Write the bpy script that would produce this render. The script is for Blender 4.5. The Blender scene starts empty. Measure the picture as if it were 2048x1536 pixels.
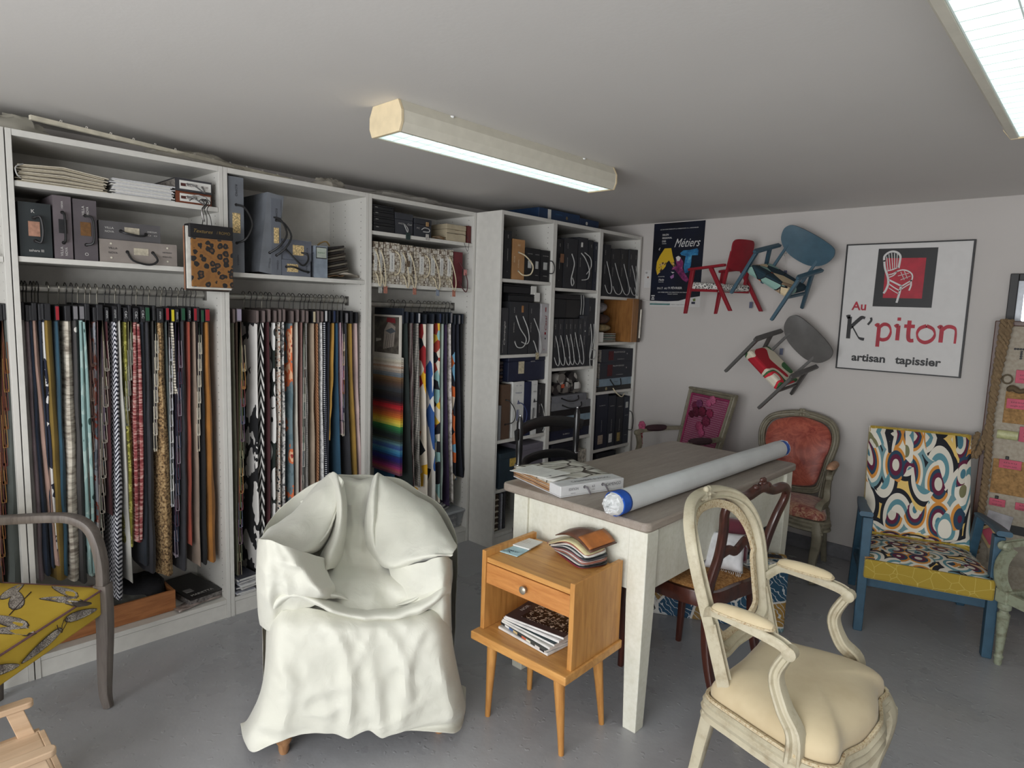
import bpy, math, random
from mathutils import Vector as V, Matrix as MX, noise as MN
PI = math.pi
sc = bpy.context.scene
COL = sc.collection
RN = random.Random(7)
def rad(d): return d * PI / 180
def lin(c):
    o = []
    for v in c[:3]:
        v = v / 255.0
        o.append(v / 12.92 if v <= 0.04045 else ((v + 0.055) / 1.055) ** 2.4)
    return (o[0], o[1], o[2], 1.0)
# ---------------------------------------------------------------- materials
class NT:
    def __init__(s, m):
        m.use_nodes = True
        s.t = m.node_tree; s.t.nodes.clear()
        s.out = s.n('OutputMaterial'); s.b = s.n('BsdfPrincipled')
        s.l(s.b.outputs[0], s.out.inputs[0])
    def n(s, ty, **k):
        nd = s.t.nodes.new('ShaderNode' + ty)
        for a, v in k.items():
            if a.startswith('i_'): nd.inputs[a[2:].replace('_', ' ')].default_value = v
            else: setattr(nd, a, v)
        return nd
    def l(s, a, b): s.t.links.new(a, b)
    def co(s, kind='Object', scale=(1, 1, 1), rot=(0, 0, 0)):
        t = s.n('TexCoord'); m = s.n('Mapping')
        m.inputs['Scale'].default_value = scale; m.inputs['Rotation'].default_value = rot
        s.l(t.outputs[kind], m.inputs['Vector']); return m.outputs[0]
    def noise(s, vec, scale=10, detail=3, rough=.5, dist=0):
        n = s.n('TexNoise'); n.inputs['Scale'].default_value = scale; n.inputs['Detail'].default_value = detail
        n.inputs['Roughness'].default_value = rough; n.inputs['Distortion'].default_value = dist
        s.l(vec, n.inputs['Vector']); return n.outputs['Fac']
    def vor(s, vec, scale=10, feature='F1', rnd=1.0, out='Distance', metric='EUCLIDEAN'):
        n = s.n('TexVoronoi'); n.feature = feature; n.distance = metric
        n.inputs['Scale'].default_value = scale; n.inputs['Randomness'].default_value = rnd
        s.l(vec, n.inputs['Vector']); return n.outputs[out]
    def wave(s, vec, scale=10, dist=0, dscale=1, kind='BANDS', dirn='X', prof='SIN'):
        n = s.n('TexWave'); n.wave_type = kind; n.wave_profile = prof
        if kind == 'BANDS': n.bands_direction = dirn
        else: n.rings_direction = dirn
        n.inputs['Scale'].default_value = scale; n.inputs['Distortion'].default_value = dist
        n.inputs['Detail Scale'].default_value = dscale
        s.l(vec, n.inputs['Vector']); return n.outputs['Fac']
    def ramp(s, fac, stops, const=False):
        r = s.n('ValToRGB'); e = r.color_ramp.elements
        if const: r.color_ramp.interpolation = 'CONSTANT'
        while len(e) < len(stops): e.new(.5)
        for i, (p, c) in enumerate(stops):
            e[i].position = p; e[i].color = lin(c)
        s.l(fac, r.inputs[0]); return r.outputs[0]
    def math(s, op, a, b=None):
        m = s.n('Math'); m.operation = op
        for i, v in enumerate((a, b)):
            if v is None: continue
            if isinstance(v, (int, float)): m.inputs[i].default_value = v
            else: s.l(v, m.inputs[i])
        return m.outputs[0]
    def mix(s, fac, a, b, blend='MIX'):
        m = s.n('Mix'); m.data_type = 'RGBA'; m.blend_type = blend
        for i, v in ((0, fac), (6, a), (7, b)):
            if isinstance(v, (int, float)): m.inputs[i].default_value = v
            elif isinstance(v, tuple): m.inputs[i].default_value = lin(v)
            else: s.l(v, m.inputs[i])
        return m.outputs[2]
    def bump(s, h, strength=.3, dist=.002):
        b = s.n('Bump'); b.inputs['Strength'].default_value = strength; b.inputs['Distance'].default_value = dist
        s.l(h, b.inputs['Height']); s.l(b.outputs[0], s.b.inputs['Normal'])
    def col(s, c):
        if isinstance(c, tuple): s.b.inputs['Base Color'].default_value = lin(c)
        else: s.l(c, s.b.inputs['Base Color'])
    def set(s, rough=.6, metal=0, spec=.5, sheen=0, coat=0, alpha=1, trans=0):
        i = s.b.inputs
        i['Roughness'].default_value = rough; i['Metallic'].default_value = metal
        i['Specular IOR Level'].default_value = spec; i['Sheen Weight'].default_value = sheen
        i['Coat Weight'].default_value = coat; i['Alpha'].default_value = alpha
        i['Transmission Weight'].default_value = trans
MATS = {}
def mat(c, rough=.6, metal=0, var=.08, sc_=25, bump=.1, key=None, **k):
    """procedural plain material: fine tone variation and a little bump"""
    kk = key or ('m%s_%s_%s_%s_%s' % (c, rough, metal, sc_, bump) + str(k))
    if kk in MATS: return MATS[kk]
    m = bpy.data.materials.new('plain_surface'); t = NT(m); t.set(rough, metal, **k)
    v = t.co(); f = t.noise(v, sc_, 4)
    lo = tuple(max(0, x * (1 - var)) for x in c); hi = tuple(min(255, x * (1 + var)) for x in c)
    t.col(t.ramp(f, [(.3, lo), (.7, hi)]))
    if bump: t.bump(t.noise(v, sc_ * 6, 2), bump, .001)
    MATS[kk] = m; return m
def pat(name, fn, rough=.85, **k):
    if name in MATS: return MATS[name]
    m = bpy.data.materials.new(name); t = NT(m); t.set(rough, **k); fn(t); MATS[name] = m; return m
def wood(name, base, dark, axis='X', sc_=6, rough=.45, stretch=12, coat=0):
    def fn(t):
        s = {'X': (1, stretch, stretch), 'Y': (stretch, 1, stretch), 'Z': (stretch, stretch, 1)}[axis]
        v = t.co(scale=s); n = t.noise(v, sc_, 6, .6, .6); n2 = t.noise(v, sc_ * 5, 2)
        c = t.ramp(n, [(.3, dark), (.55, base), (.75, tuple(min(255, x * 1.08) for x in base))])
        t.col(t.mix(.18, c, t.ramp(n2, [(.35, dark), (.65, base)]))); t.bump(n2, .15, .001)
    return pat(name, fn, rough, coat=coat)
def vcol(name='painted_colours', rough=.7, bump=.15, sc_=120):
    def fn(t):
        a = t.n('Attribute'); a.attribute_name = 'Col'; v = t.co(); f = t.noise(v, sc_, 2)
        t.col(t.mix(.12, a.outputs['Color'], t.ramp(f, [(.3, (20, 20, 20)), (.7, (235, 235, 235))]), 'OVERLAY'))
        t.bump(f, bump, .001)
    return pat(name, fn, rough)
def emis(name, c, s):
    if name in MATS: return MATS[name]
    m = bpy.data.materials.new(name); t = NT(m)
    t.b.inputs['Emission Color'].default_value = lin(c); t.b.inputs['Emission Strength'].default_value = s
    t.b.inputs['Base Color'].default_value = lin(c); MATS[name] = m; return m
# ---------------------------------------------------------------- mesh builder
def catmull(P, n=6, closed=False):
    P = [V(p) for p in P]; out = []; N = len(P)
    rng = range(N if closed else N - 1)
    for i in rng:
        g = (lambda k: P[k % N]) if closed else (lambda k: P[min(max(k, 0), N - 1)])
        a, b, c, d = g(i - 1), g(i), g(i + 1), g(i + 2)
        for j in range(n):
            t = j / n
            out.append(.5 * ((2 * b) + (c - a) * t + (2 * a - 5 * b + 4 * c - d) * t * t + (3 * b - 3 * c + d - a) * t ** 3))
    if not closed: out.append(P[-1].copy())
    return out
class MB:
    def __init__(s): s.v = []; s.f = []; s.c = []; s.col = None; s.M = None
    def C(s, c): s.col = lin(c); return s
    def at(s, M): s.M = M; return s
    def add(s, vs, fs):
        o = len(s.v)
        if s.M is not None: vs = [s.M @ V(p) for p in vs]
        s.v += [tuple(p) for p in vs]; s.f += [tuple(i + o for i in f) for f in fs]; s.c += [s.col] * len(fs); return s
    def box(s, x0, x1, y0, y1, z0, z1):
        return s.add([(x, y, z) for x in (x0, x1) for y in (y0, y1) for z in (z0, z1)],
                     [(0, 1, 3, 2), (4, 6, 7, 5), (0, 4, 5, 1), (2, 3, 7, 6), (0, 2, 6, 4), (1, 5, 7, 3)])
    def hexa(s, b, t):
        """box from 4 bottom points and 4 top points (both counter-clockwise)"""
        return s.add(list(b) + list(t), [(3, 2, 1, 0), (4, 5, 6, 7), (0, 1, 5, 4), (1, 2, 6, 5), (2, 3, 7, 6), (3, 0, 4, 7)])
    def prism(s, pts, h0, h1, axis='z'):
        n = len(pts)
        f = {'z': lambda a, b, h: (a, b, h), 'y': lambda a, b, h: (a, h, b), 'x': lambda a, b, h: (h, a, b)}[axis]
        vs = [f(a, b, h0) for a, b in pts] + [f(a, b, h1) for a, b in pts]
        return s.add(vs, [tuple(reversed(range(n))), tuple(range(n, 2 * n))] + [(i, (i + 1) % n, (i + 1) % n + n, i + n) for i in range(n)])
    def sweep(s, path, prof, scale=None, up=(0, 0, 1), closed=False, caps=True):
        P = [V(p) for p in path]; n = len(P); m = len(prof); vs = []; up = V(up)
        for i in range(n):
            a = P[(i - 1) % n] if (closed or i > 0) else P[i]; b = P[(i + 1) % n] if (closed or i < n - 1) else P[i]
            T = (b - a); T = T.normalized() if T.length > 1e-9 else V((0, 0, 1))
            S = T.cross(up); S = S.normalized() if S.length > 1e-4 else V((1, 0, 0))
            U = S.cross(T).normalized(); k = scale[i] if scale else 1
            kx, ky = k if isinstance(k, tuple) else (k, k)
            vs += [P[i] + S * (x * kx) + U * (y * ky) for x, y in prof]
        fs = []
        for i in range(n if closed else n - 1):
            j = (i + 1) % n
            for q in range(m):
                r = (q + 1) % m
                fs.append((i * m + q, i * m + r, j * m + r, j * m + q))
        if caps and not closed:
            fs += [tuple(reversed(range(m))), tuple(range((n - 1) * m, n * m))]
        return s.add(vs, fs)
    def tube(s, path, r, n=8, closed=False):
        P = [V(p) for p in path]; k = len(P); vs = []
        rr = r if isinstance(r, (list, tuple)) else [r] * k
        T0 = (P[1] - P[0]).normalized(); U = T0.orthogonal().normalized()
        for i in range(k):
            a = P[i - 1] if (closed or i) else P[i]; b = P[(i + 1) % k] if (closed or i < k - 1) else P[i]
            T = (b - a); T = T.normalized() if T.length > 1e-9 else T0
            U = (U - T * U.dot(T)); U = U.normalized() if U.length > 1e-6 else T.orthogonal().normalized()
            W = T.cross(U)
            vs += [P[i] + (U * math.cos(2 * PI * q / n) + W * math.sin(2 * PI * q / n)) * rr[i] for q in range(n)]
        fs = []
        for i in range(k if closed else k - 1):
            j = (i + 1) % k
            fs += [(i * n + q, i * n + (q + 1) % n, j * n + (q + 1) % n, j * n + q) for q in range(n)]
        if not closed: fs += [tuple(reversed(range(n))), tuple(range((k - 1) * n, k * n))]
        return s.add(vs, fs)
    def lathe(s, prof, n=16, c=(0, 0, 0), axis='z'):
        vs = []
        for r, z in prof:
            for q in range(n):
                a = 2 * PI * q / n; x, y = r * math.cos(a), r * math.sin(a)
                p = {'z': (x, y, z), 'y': (x, z, y), 'x': (z, x, y)}[axis]
                vs.append((c[0] + p[0], c[1] + p[1], c[2] + p[2]))
        k = len(prof); fs = [(i * n + q, i * n + (q + 1) % n, (i + 1) * n + (q + 1) % n, (i + 1) * n + q) for i in range(k - 1) for q in range(n)]
        fs += [tuple(reversed(range(n))), tuple(range((k - 1) * n, k * n))]
        return s.add(vs, fs)
    def grid(s, fn, nu, nv, cu=False):
        vs = [fn(i / (nu if cu else nu - 1), j / (nv - 1)) for i in range(nu) for j in range(nv)]
        fs = []
        for i in range(nu if cu else nu - 1):
            for j in range(nv - 1):
                a = i * nv + j; b = ((i + 1) % nu) * nv + j
                fs.append((a, b, b + 1, a + 1))
        return s.add(vs, fs)
    def ball(s, c, rx, ry=None, rz=None, n=12, m=8):
        ry = ry or rx; rz = rz or rx
        return s.add(*_ball(c, rx, ry, rz, n, m))
    def dome(s, outline, z0, h, edge=.02, rings=6, under=.0, crown=1.0):
        """cushion on an outline (list of (x,y)): vertical-ish edge, rounded shoulder, crowned top"""
        n = len(outline); cx = sum(p[0] for p in outline) / n; cy = sum(p[1] for p in outline) / n
        prof = [(1 - under, 0), (1, .25)]
        for i in range(1, rings + 1):
            a = i / rings * PI / 2
            prof.append((math.cos(a) ** .55 if i < rings else 0, .25 + .75 * (math.sin(a) ** crown)))
        vs = []
        for k, hh in prof[:-1]:
            for x, y in outline: vs.append((cx + (x - cx) * k, cy + (y - cy) * k, z0 + h * hh))
        vs.append((cx, cy, z0 + h)); L = len(prof) - 1; fs = []
        for i in range(L - 1):
            for q in range(n):
                r = (q + 1) % n; fs.append((i * n + q, i * n + r, (i + 1) * n + r, (i + 1) * n + q))
        for q in range(n): fs.append(((L - 1) * n + q, (L - 1) * n + (q + 1) % n, L * n))
        fs.append(tuple(reversed(range(n))))
        return s.add(vs, fs)
def _ball(c, rx, ry, rz, n, m):
    vs = []
    for i in range(m + 1):
        a = PI * i / m
        for q in range(n):
            b = 2 * PI * q / n
            vs.append((c[0] + rx * math.sin(a) * math.cos(b), c[1] + ry * math.sin(a) * math.sin(b), c[2] - rz * math.cos(a)))
    return vs, [(i * n + q, i * n + (q + 1) % n, (i + 1) * n + (q + 1) % n, (i + 1) * n + q) for i in range(m) for q in range(n)]
def rrect(w, d, r, n=4, cx=0, cy=0):
    o = []
    for sx, sy, a0 in ((1, 1, 0), (-1, 1, 90), (-1, -1, 180), (1, -1, 270)):
        for i in range(n + 1):
            a = rad(a0 + 90 * i / n); o.append((cx + sx * (w / 2 - r) + r * math.cos(a), cy + sy * (d / 2 - r) + r * math.sin(a)))
    return o
def circ(r, n=8, ry=None):
    return [(r * math.cos(2 * PI * i / n), (ry or r) * math.sin(2 * PI * i / n)) for i in range(n)]
# ---------------------------------------------------------------- objects
def obj(name, mb, m, parent=None, bevel=0, sub=0, smooth=None, label=None, solid=0):
    me = bpy.data.meshes.new(name); me.from_pydata(mb.v, [], mb.f); me.validate(); me.update()
    if any(c is not None for c in mb.c) and len(me.polygons) == len(mb.c):
        ca = me.color_attributes.new('Col', 'FLOAT_COLOR', 'CORNER')
        for p in me.polygons:
            c = mb.c[p.index] or (1, 1, 1, 1)
            for li in p.loop_indices: ca.data[li].color = c
    me.materials.append(m)
    if smooth is None: smooth = len(mb.f) > 14 or sub > 0
    if smooth:
        me.shade_smooth()
        try: me.set_sharp_from_angle(angle=rad(38))
        except Exception: pass
    o = bpy.data.objects.new(name, me); COL.objects.link(o)
    if parent is not None: o.parent = parent
    if solid:
        q = o.modifiers.new('s', 'SOLIDIFY'); q.thickness = solid; q.offset = 0
    if bevel:
        q = o.modifiers.new('b', 'BEVEL'); q.width = bevel; q.segments = 2; q.limit_method = 'ANGLE'
    if sub:
        q = o.modifiers.new('u', 'SUBSURF'); q.levels = sub; q.render_levels = sub
    if label: o['label'] = label
    return o
def tag(o, label, cat, group=None):
    o['label'] = label; o['category'] = cat
    if group: o['group'] = group
    return o
def thing(name, label, cat, loc=(0, 0, 0), rotz=0, group=None, M=None):
    o = bpy.data.objects.new(name, None); o.empty_display_size = .05; COL.objects.link(o)
    if M is not None: o.matrix_world = M
    else: o.location = loc; o.rotation_euler = (0, 0, rotz)
    return tag(o, label, cat, group)
def struct(name, mb, m, **k):
    o = obj(name, mb, m, **k); o['kind'] = 'structure'
    o['label'] = name.replace('_', ' '); return o
_TX = {}
def text_geo(s, shear=0, off=0.0):
    k = (s, shear, off)
    if k not in _TX:
        cu = bpy.data.curves.new('t', 'FONT'); cu.body = s; cu.size = 1; cu.resolution_u = 3; cu.shear = shear; cu.offset = off
        cu.align_x = 'CENTER'; cu.align_y = 'CENTER'
        o = bpy.data.objects.new('t', cu); COL.objects.link(o)
        dg = bpy.context.evaluated_depsgraph_get(); dg.update()
        me = bpy.data.meshes.new_from_object(o.evaluated_get(dg))
        _TX[k] = ([tuple(v.co) for v in me.vertices], [tuple(p.vertices) for p in me.polygons])
        bpy.data.objects.remove(o); bpy.data.curves.remove(cu); bpy.data.meshes.remove(me)
    return _TX[k]
def text(mb, s, size, O, X, Y, shear=0, off=0.0, width=None, stretch=1.0):
    """flat lettering centred on O, reading along X with up Y; width scales it to fit"""
    vs, fs = text_geo(s, shear, off); O, X, Y = V(O), V(X).normalized(), V(Y).normalized(); Z = X.cross(Y)
    if not vs: return
    xs = [v[0] for v in vs]; w = max(xs) - min(xs); kx = (width / w) if width else size * stretch
    mb.add([O + X * (v[0] * kx) + Y * (v[1] * size) + Z * .0004 for v in vs], fs)
def strokes(mb, polys, O, X, Y, size, w, nib=None, thick=0.001):
    """lettering as pen strokes; nib=(angle, ratio) gives calligraphic contrast"""
    O, X, Y = V(O), V(X).normalized(), V(Y).normalized(); Z = X.cross(Y)
    for poly in polys:
        P = catmull([(a, b, 0) for a, b in poly], 5) if len(poly) > 2 else [V((a, b, 0)) for a, b in poly]
        L, Rr = [], []
        for i, p in enumerate(P):
            T = (P[min(i + 1, len(P) - 1)] - P[max(i - 1, 0)]).normalized(); Nn = V((-T.y, T.x, 0))
            ww = w
            if nib:
                a = rad(nib[0]); nv = V((math.cos(a), math.sin(a), 0)); ww = w * (nib[1] + (1 - nib[1]) * abs(T.cross(nv).z))
            L.append(p + Nn * ww / 2); Rr.append(p - Nn * ww / 2)
        pts = [O + X * (q.x * size) + Y * (q.y * size) + Z * thick for q in L + Rr]; n = len(P)
        mb.add(pts, [(i, i + n, i + n + 1, i + 1) for i in range(n - 1)])
def dup(o, loc=None, rotz=None, label=None, M=None):
    c = o.copy(); COL.objects.link(c)
    for ch in o.children:
        d = ch.copy(); COL.objects.link(d); d.parent = c
        for g in ch.children:
            e = g.copy(); COL.objects.link(e); e.parent = d
    if loc is not None: c.location = loc
    if rotz is not None: c.rotation_euler = (0, 0, rotz)
    if M is not None: c.matrix_world = M
    if label: c['label'] = label
    return c
WHITE = lambda: mat((205, 203, 197), .45, var=.02, bump=.03)
# ---------------------------------------------------------------- camera
YAW, PIT, ROL = 0.7571, -0.1165, 0.0333
f_ = V((-math.sin(YAW) * math.cos(PIT), math.cos(YAW) * math.cos(PIT), math.sin(PIT)))
r_ = V((math.cos(YAW), math.sin(YAW), 0)); u_ = r_.cross(f_)
r2 = r_ * math.cos(ROL) + u_ * math.sin(ROL); u2 = u_ * math.cos(ROL) - r_ * math.sin(ROL)
cam = bpy.data.cameras.new('camera'); co = bpy.data.objects.new('camera', cam); COL.objects.link(co)
cam.sensor_width = 36; cam.lens = 36 * 1276.875 / 2048; cam.clip_start = .05
Mc = MX((r2, u2, -f_)).transposed().to_4x4(); Mc.translation = (2.8352, -2.0688, 1.4512)
co.matrix_world = Mc; sc.camera = co
sc.view_settings.view_transform = 'Standard'; sc.view_settings.look = 'None'; sc.view_settings.exposure = 0
# ---------------------------------------------------------------- room shell
XL, XR, YF, YB, ZC, H = -.372, 4.9, -4.3, 2.088, 2.109, 2.012
def floor_fn(t):
    v = t.co(); n = t.noise(v, 1.6, 5, .6); sp = t.noise(v, 55, 2); f2 = t.noise(v, 9, 5, .7)
    c = t.ramp(n, [(.3, (150, 151, 154)), (.7, (166, 166, 169))])
    c = t.mix(.12, c, t.ramp(f2, [(.35, (140, 141, 145)), (.65, (174, 174, 177))]))
    chip = t.ramp(sp, [(.74, (0, 0, 0)), (.78, (255, 255, 255))])
    t.col(t.mix(t.math('MULTIPLY', chip, .35), c, (196, 197, 199)))
    h = t.math('ADD', t.math('MULTIPLY', t.noise(v, 26, 3), .6), t.math('MULTIPLY', t.ramp(t.noise(v, 34, 1), [(.66, (0, 0, 0)), (.72, (255, 255, 255))]), .5))
    t.bump(h, .35, .004); t.l(t.ramp(n, [(.2, (125, 125, 125)), (.8, (165, 165, 165))]), t.b.inputs['Roughness'])
struct('floor', MB().box(XL - .1, XR + .1, YF - .1, YB + .1, -.08, 0), pat('painted_concrete', floor_fn, .5))
def wall_fn(c0, c1, s=1.2):
    def fn(t):
        v = t.co(); t.col(t.ramp(t.noise(v, s, 4), [(.3, c0), (.7, c1)])); t.bump(t.noise(v, 90, 3), .12, .002)
    return fn
wm = pat('white_wall_paint', wall_fn((193, 188, 184), (199, 194, 190)), .8)
cm = pat('ceiling_paint', wall_fn((216, 213, 209), (221, 218, 214)), .85)
struct('wall_back', MB().box(XL - .1, XR + .1, YB, YB + .1, 0, ZC), wm)
struct('wall_left', MB().box(XL - .1, XL, YF, YB, 0, ZC), wm)
struct('wall_right', MB().box(XR, XR + .1, YF, YB, 0, ZC), wm)
fw = MB(); wx0, wx1, wz0, wz1 = 1.0, 4.3, .25, 1.98
fw.box(XL, wx0, YF - .1, YF, 0, ZC).box(wx1, XR, YF - .1, YF, 0, ZC).box(wx0, wx1, YF - .1, YF, 0, wz0).box(wx0, wx1, YF - .1, YF, wz1, ZC)
struct('wall_front', fw, wm)
struct('ceiling', MB().box(XL - .1, XR + .1, YF - .1, YB + .1, ZC, ZC + .1), cm)
wf = MB()
for x in (wx0, 2.1, 3.2, wx1 - .05): wf.box(x, x + .05, YF - .08, YF - .02, wz0, wz1)
wf.box(wx0, wx1, YF - .08, YF - .02, wz0, wz0 + .05).box(wx0, wx1, YF - .08, YF - .02, wz1 - .05, wz1)
struct('window_1', wf, mat((225, 225, 222), .4))
struct('baseboard_back', MB().box(.25, XR, YB - .012, YB, 0, .085), mat((112, 112, 116), .6), bevel=.003)
# ---------------------------------------------------------------- light
w = bpy.data.worlds.new('world'); sc.world = w; w.use_nodes = True
bg = w.node_tree.nodes['Background']; sky = w.node_tree.nodes.new('ShaderNodeTexSky')
sky.sky_type = 'HOSEK_WILKIE'; sky.turbidity = 4
w.node_tree.links.new(sky.outputs[0], bg.inputs[0]); bg.inputs[1].default_value = .8
def area(name, loc, target, sx, sy, power, c):
    l = bpy.data.lights.new(name, 'AREA'); l.shape = 'RECTANGLE'; l.size = sx; l.size_y = sy; l.energy = power; l.color = c
    o = bpy.data.objects.new(name, l); COL.objects.link(o); o.location = loc
    o.rotation_euler = (V(target) - V(loc)).to_track_quat('-Z', 'Y').to_euler(); return o
area('window_daylight', (2.6, YF + .02, 1.2), (1.7, 0, 1.5), 3.2, 1.6, 155, (.97, .985, 1.0))
# ceiling luminaires
def luminaire(name, label, x0, x1, y0, y1, power):
    t = thing(name, label, 'ceiling light', ((x0 + x1) / 2, (y0 + y1) / 2, ZC))
    w2 = (x1 - x0) / 2; L = (y1 - y0) / 2; h = .1
    sec = [(-w2 * .78, 0), (-w2, -h * .35), (-w2, -h * .72), (-w2 * .86, -h), (-w2 * .72, -h), (-w2 * .72, -h * .45), (w2 * .72, -h * .45), (w2 * .72, -h), (w2 * .86, -h), (w2, -h * .72), (w2, -h * .35), (w2 * .78, 0)]
    obj('housing', MB().prism(sec, -L + .012, L - .012, 'y'), mat((215, 211, 196), .5, var=.02), t, smooth=False)
    for s in (-1, 1):
        e = [(-w2 * .8, 0), (-w2 * 1.01, -h * .35), (-w2 * 1.02, -h * .72), (-w2 * .86, -h * 1.01), (w2 * .86, -h * 1.01), (w2 * 1.02, -h * .72), (w2 * 1.01, -h * .35), (w2 * .8, 0)]
        obj('end_cap', MB().prism(e, s * (L - .012) if s > 0 else -L, s * L if s > 0 else -L + .012, 'y'), mat((226, 208, 172), .5, var=.03), t, bevel=.002)
    for s in (-1, 1):
        obj('fluorescent_tube', MB().tube([(s * w2 * .36, -L + .03, -h * .68), (s * w2 * .36, L - .03, -h * .68)], .008, 10), emis('tube_glow', (225, 248, 245), 1.6), t)
    g = MB(); n = int(2 * L / .055)
    for i in range(n + 1):
        y = -L + .02 + i * (2 * L - .04) / n; g.box(-w2 * .7, w2 * .7, y - .0012, y + .0012, -h * .98, -h * .6)
    for x in (-w2 * .7, 0, w2 * .7): g.box(x - .0015, x + .0015, -L + .02, L - .02, -h * .98, -h * .62)
    obj('louvre_grid', g, emis('louvre_glow', (190, 200, 197), .32), t, smooth=False)
    obj('reflector', MB().box(-w2 * .7, w2 * .7, -L + .015, L - .015, -h * .5, -h * .46), emis('reflector_glow', (232, 244, 240), 1.25), t)
    for yy in (-L * .62, L * .62): obj('mounting_clip', MB().lathe([(.008, -.002), (.006, -.008)], 8, (w2 * .8, yy, 0)), mat((235, 238, 235), .3), t)
    area(name + '_glow', ((x0 + x1) / 2, (y0 + y1) / 2, ZC - .052), ((x0 + x1) / 2, (y0 + y1) / 2, 0), (x1 - x0) * .66, y1 - y0 - .06, power, (.95, 1, .99))
luminaire('ceiling_luminaire', 'long cream fluorescent luminaire with lit louvre grid over the covered armchair', .925, 1.10, -.79, .42, 2.0)
luminaire('ceiling_luminaire', 'wide lit louvred fluorescent luminaire at the top right corner', 2.515, 2.78, -1.1, .41, 2.8)
def sidefn(D):
    def fn(t):
        v = t.co(); sx = t.n('SeparateXYZ'); t.l(v, sx.inputs[0]); tot = None
        dz = t.math('ABSOLUTE', t.math('SUBTRACT', t.math('MULTIPLY', t.math('FRACT', t.math('DIVIDE', sx.outputs[2], .032)), .032), .016))
        for xx in (-.045, -D * .55, -D + .04):
            dx = t.math('ABSOLUTE', t.math('SUBTRACT', sx.outputs[0], xx)); r = t.math('SQRT', t.math('ADD', t.math('MULTIPLY', dx, dx), t.math('MULTIPLY', dz, dz)))
            k = t.math('LESS_THAN', r, .0026); tot = k if tot is None else t.math('MAXIMUM', tot, k)
        t.col(t.mix(tot, (205, 203, 197), (70, 66, 62)))
    return fn
SIDE = {D: pat('drilled_white_panel_%d' % (D * 100), sidefn(D), .45) for D in (.35, .58)}
# ---------------------------------------------------------------- wardrobe frames and shelves
def unit(label, y0, y1, xf, shelves, rail=None, D=.35, name='shelving_unit', zb=.088):
    t = thing(name, label, 'shelving unit', (xf, y0, 0)); W = y1 - y0; T = .019; m = WHITE()
    for a in (0, W - T): obj('side_panel', MB().box(-D, 0, a + .0008, a + T - .0008, 0, H), WHITE() if a == 0 else SIDE[D], t, bevel=.001)
    obj('top_panel', MB().box(-D, -.001, T, W - T, H - .022, H), m, t, bevel=.001)
    obj('bottom_panel', MB().box(-D, -.001, T, W - T, zb - .02, zb), m, t, bevel=.001)
    obj('plinth', MB().box(-.03, -.004, T, W - T, 0, zb - .022), m, t)
    obj('back_panel', MB().box(-D, -D + .006, T, W - T, zb, H - .02), m, t)
    for z in shelves: obj('shelf', MB().box(-D + .007, -.006, T + .001, W - T - .001, z - .019, z), m, t, bevel=.001)
    if rail:
        obj('hanging_rail', MB().sweep([(-.17, T, rail), (-.17, W - T, rail)], circ(.008, 12, .015), up=(0, 0, 1)), mat((168, 166, 160), .35, .75), t)
        for yy in (T, W - T - .006): obj('rail_bracket', MB().box(-.185, -.155, yy, yy + .006, rail - .024, rail + .024), mat((110, 108, 104), .4, .7), t, bevel=.001)
    return t
YA, YAB, YBC, YC = -1.636, -.901, -.170, .580
unit('white open wardrobe frame at the far left edge, mostly cut off', YA - .745, YA - .002, 0, [1.575], 1.467)
unit('white wardrobe frame with wooden drawer box on its floor and 33 hanging samples', YA, YAB, 0, [1.84, 1.58], 1.469)
unit('white wardrobe frame holding grey binders above the black and white samples', YAB, YBC, 0, [1.572], 1.466)
unit('white wardrobe frame holding cane patterned binders above the rainbow colour card', YBC, YC - .003, 0, [1.83, 1.564], 1.455)
X2 = .209
unit('deep white shelf tower nearest the wardrobe frames, kraft binder on top shelf', YC, 1.060, X2, [1.627, 1.18, .666, .36], D=.58)
unit('deep white shelf tower in the middle of the three, camouflage roll inside', 1.060, 1.553, X2, [1.597, 1.08, .597], D=.58)
unit('deep white shelf tower against the back wall, wooden panel inside', 1.553, 2.055, X2, [1.563, 1.24, .888, .47], D=.58)
# ---------------------------------------------------------------- work table
def tt_fn(t):
    v = t.co(scale=(9, 1, 9)); n = t.noise(v, 4, 6, .6, .4); n2 = t.noise(v, 30, 3)
    c = t.ramp(n, [(.3, (140, 129, 118)), (.55, (153, 142, 131)), (.75, (166, 156, 145))]); t.col(t.mix(.2, c, t.ramp(n2, [(.3, (128, 117, 107)), (.7, (176, 165, 155))]))); t.bump(n2, .15, .001)
def tb_fn(t):
    v = t.co(scale=(3, 3, 1)); n = t.noise(v, 5, 6, .7); n2 = t.noise(t.co(), 70, 4)
    c = t.ramp(n, [(.25, (206, 204, 186)), (.6, (222, 221, 208))]); t.col(t.mix(.22, c, t.ramp(n2, [(.3, (190, 186, 165)), (.6, (228, 227, 216))]))); t.bump(n2, .2, .001)
TT, TB = pat('greyed_table_wood', tt_fn, .42), pat('cream_brushed_paint', tb_fn, .55)
t = thing('work_table', 'long workshop table with greyed wood top and cream painted legs', 'table', (1.428, .413, 0))
obj('tabletop', MB().prism(rrect(.684, 1.353, .03), .725, .757), TT, t, bevel=.007)

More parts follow.
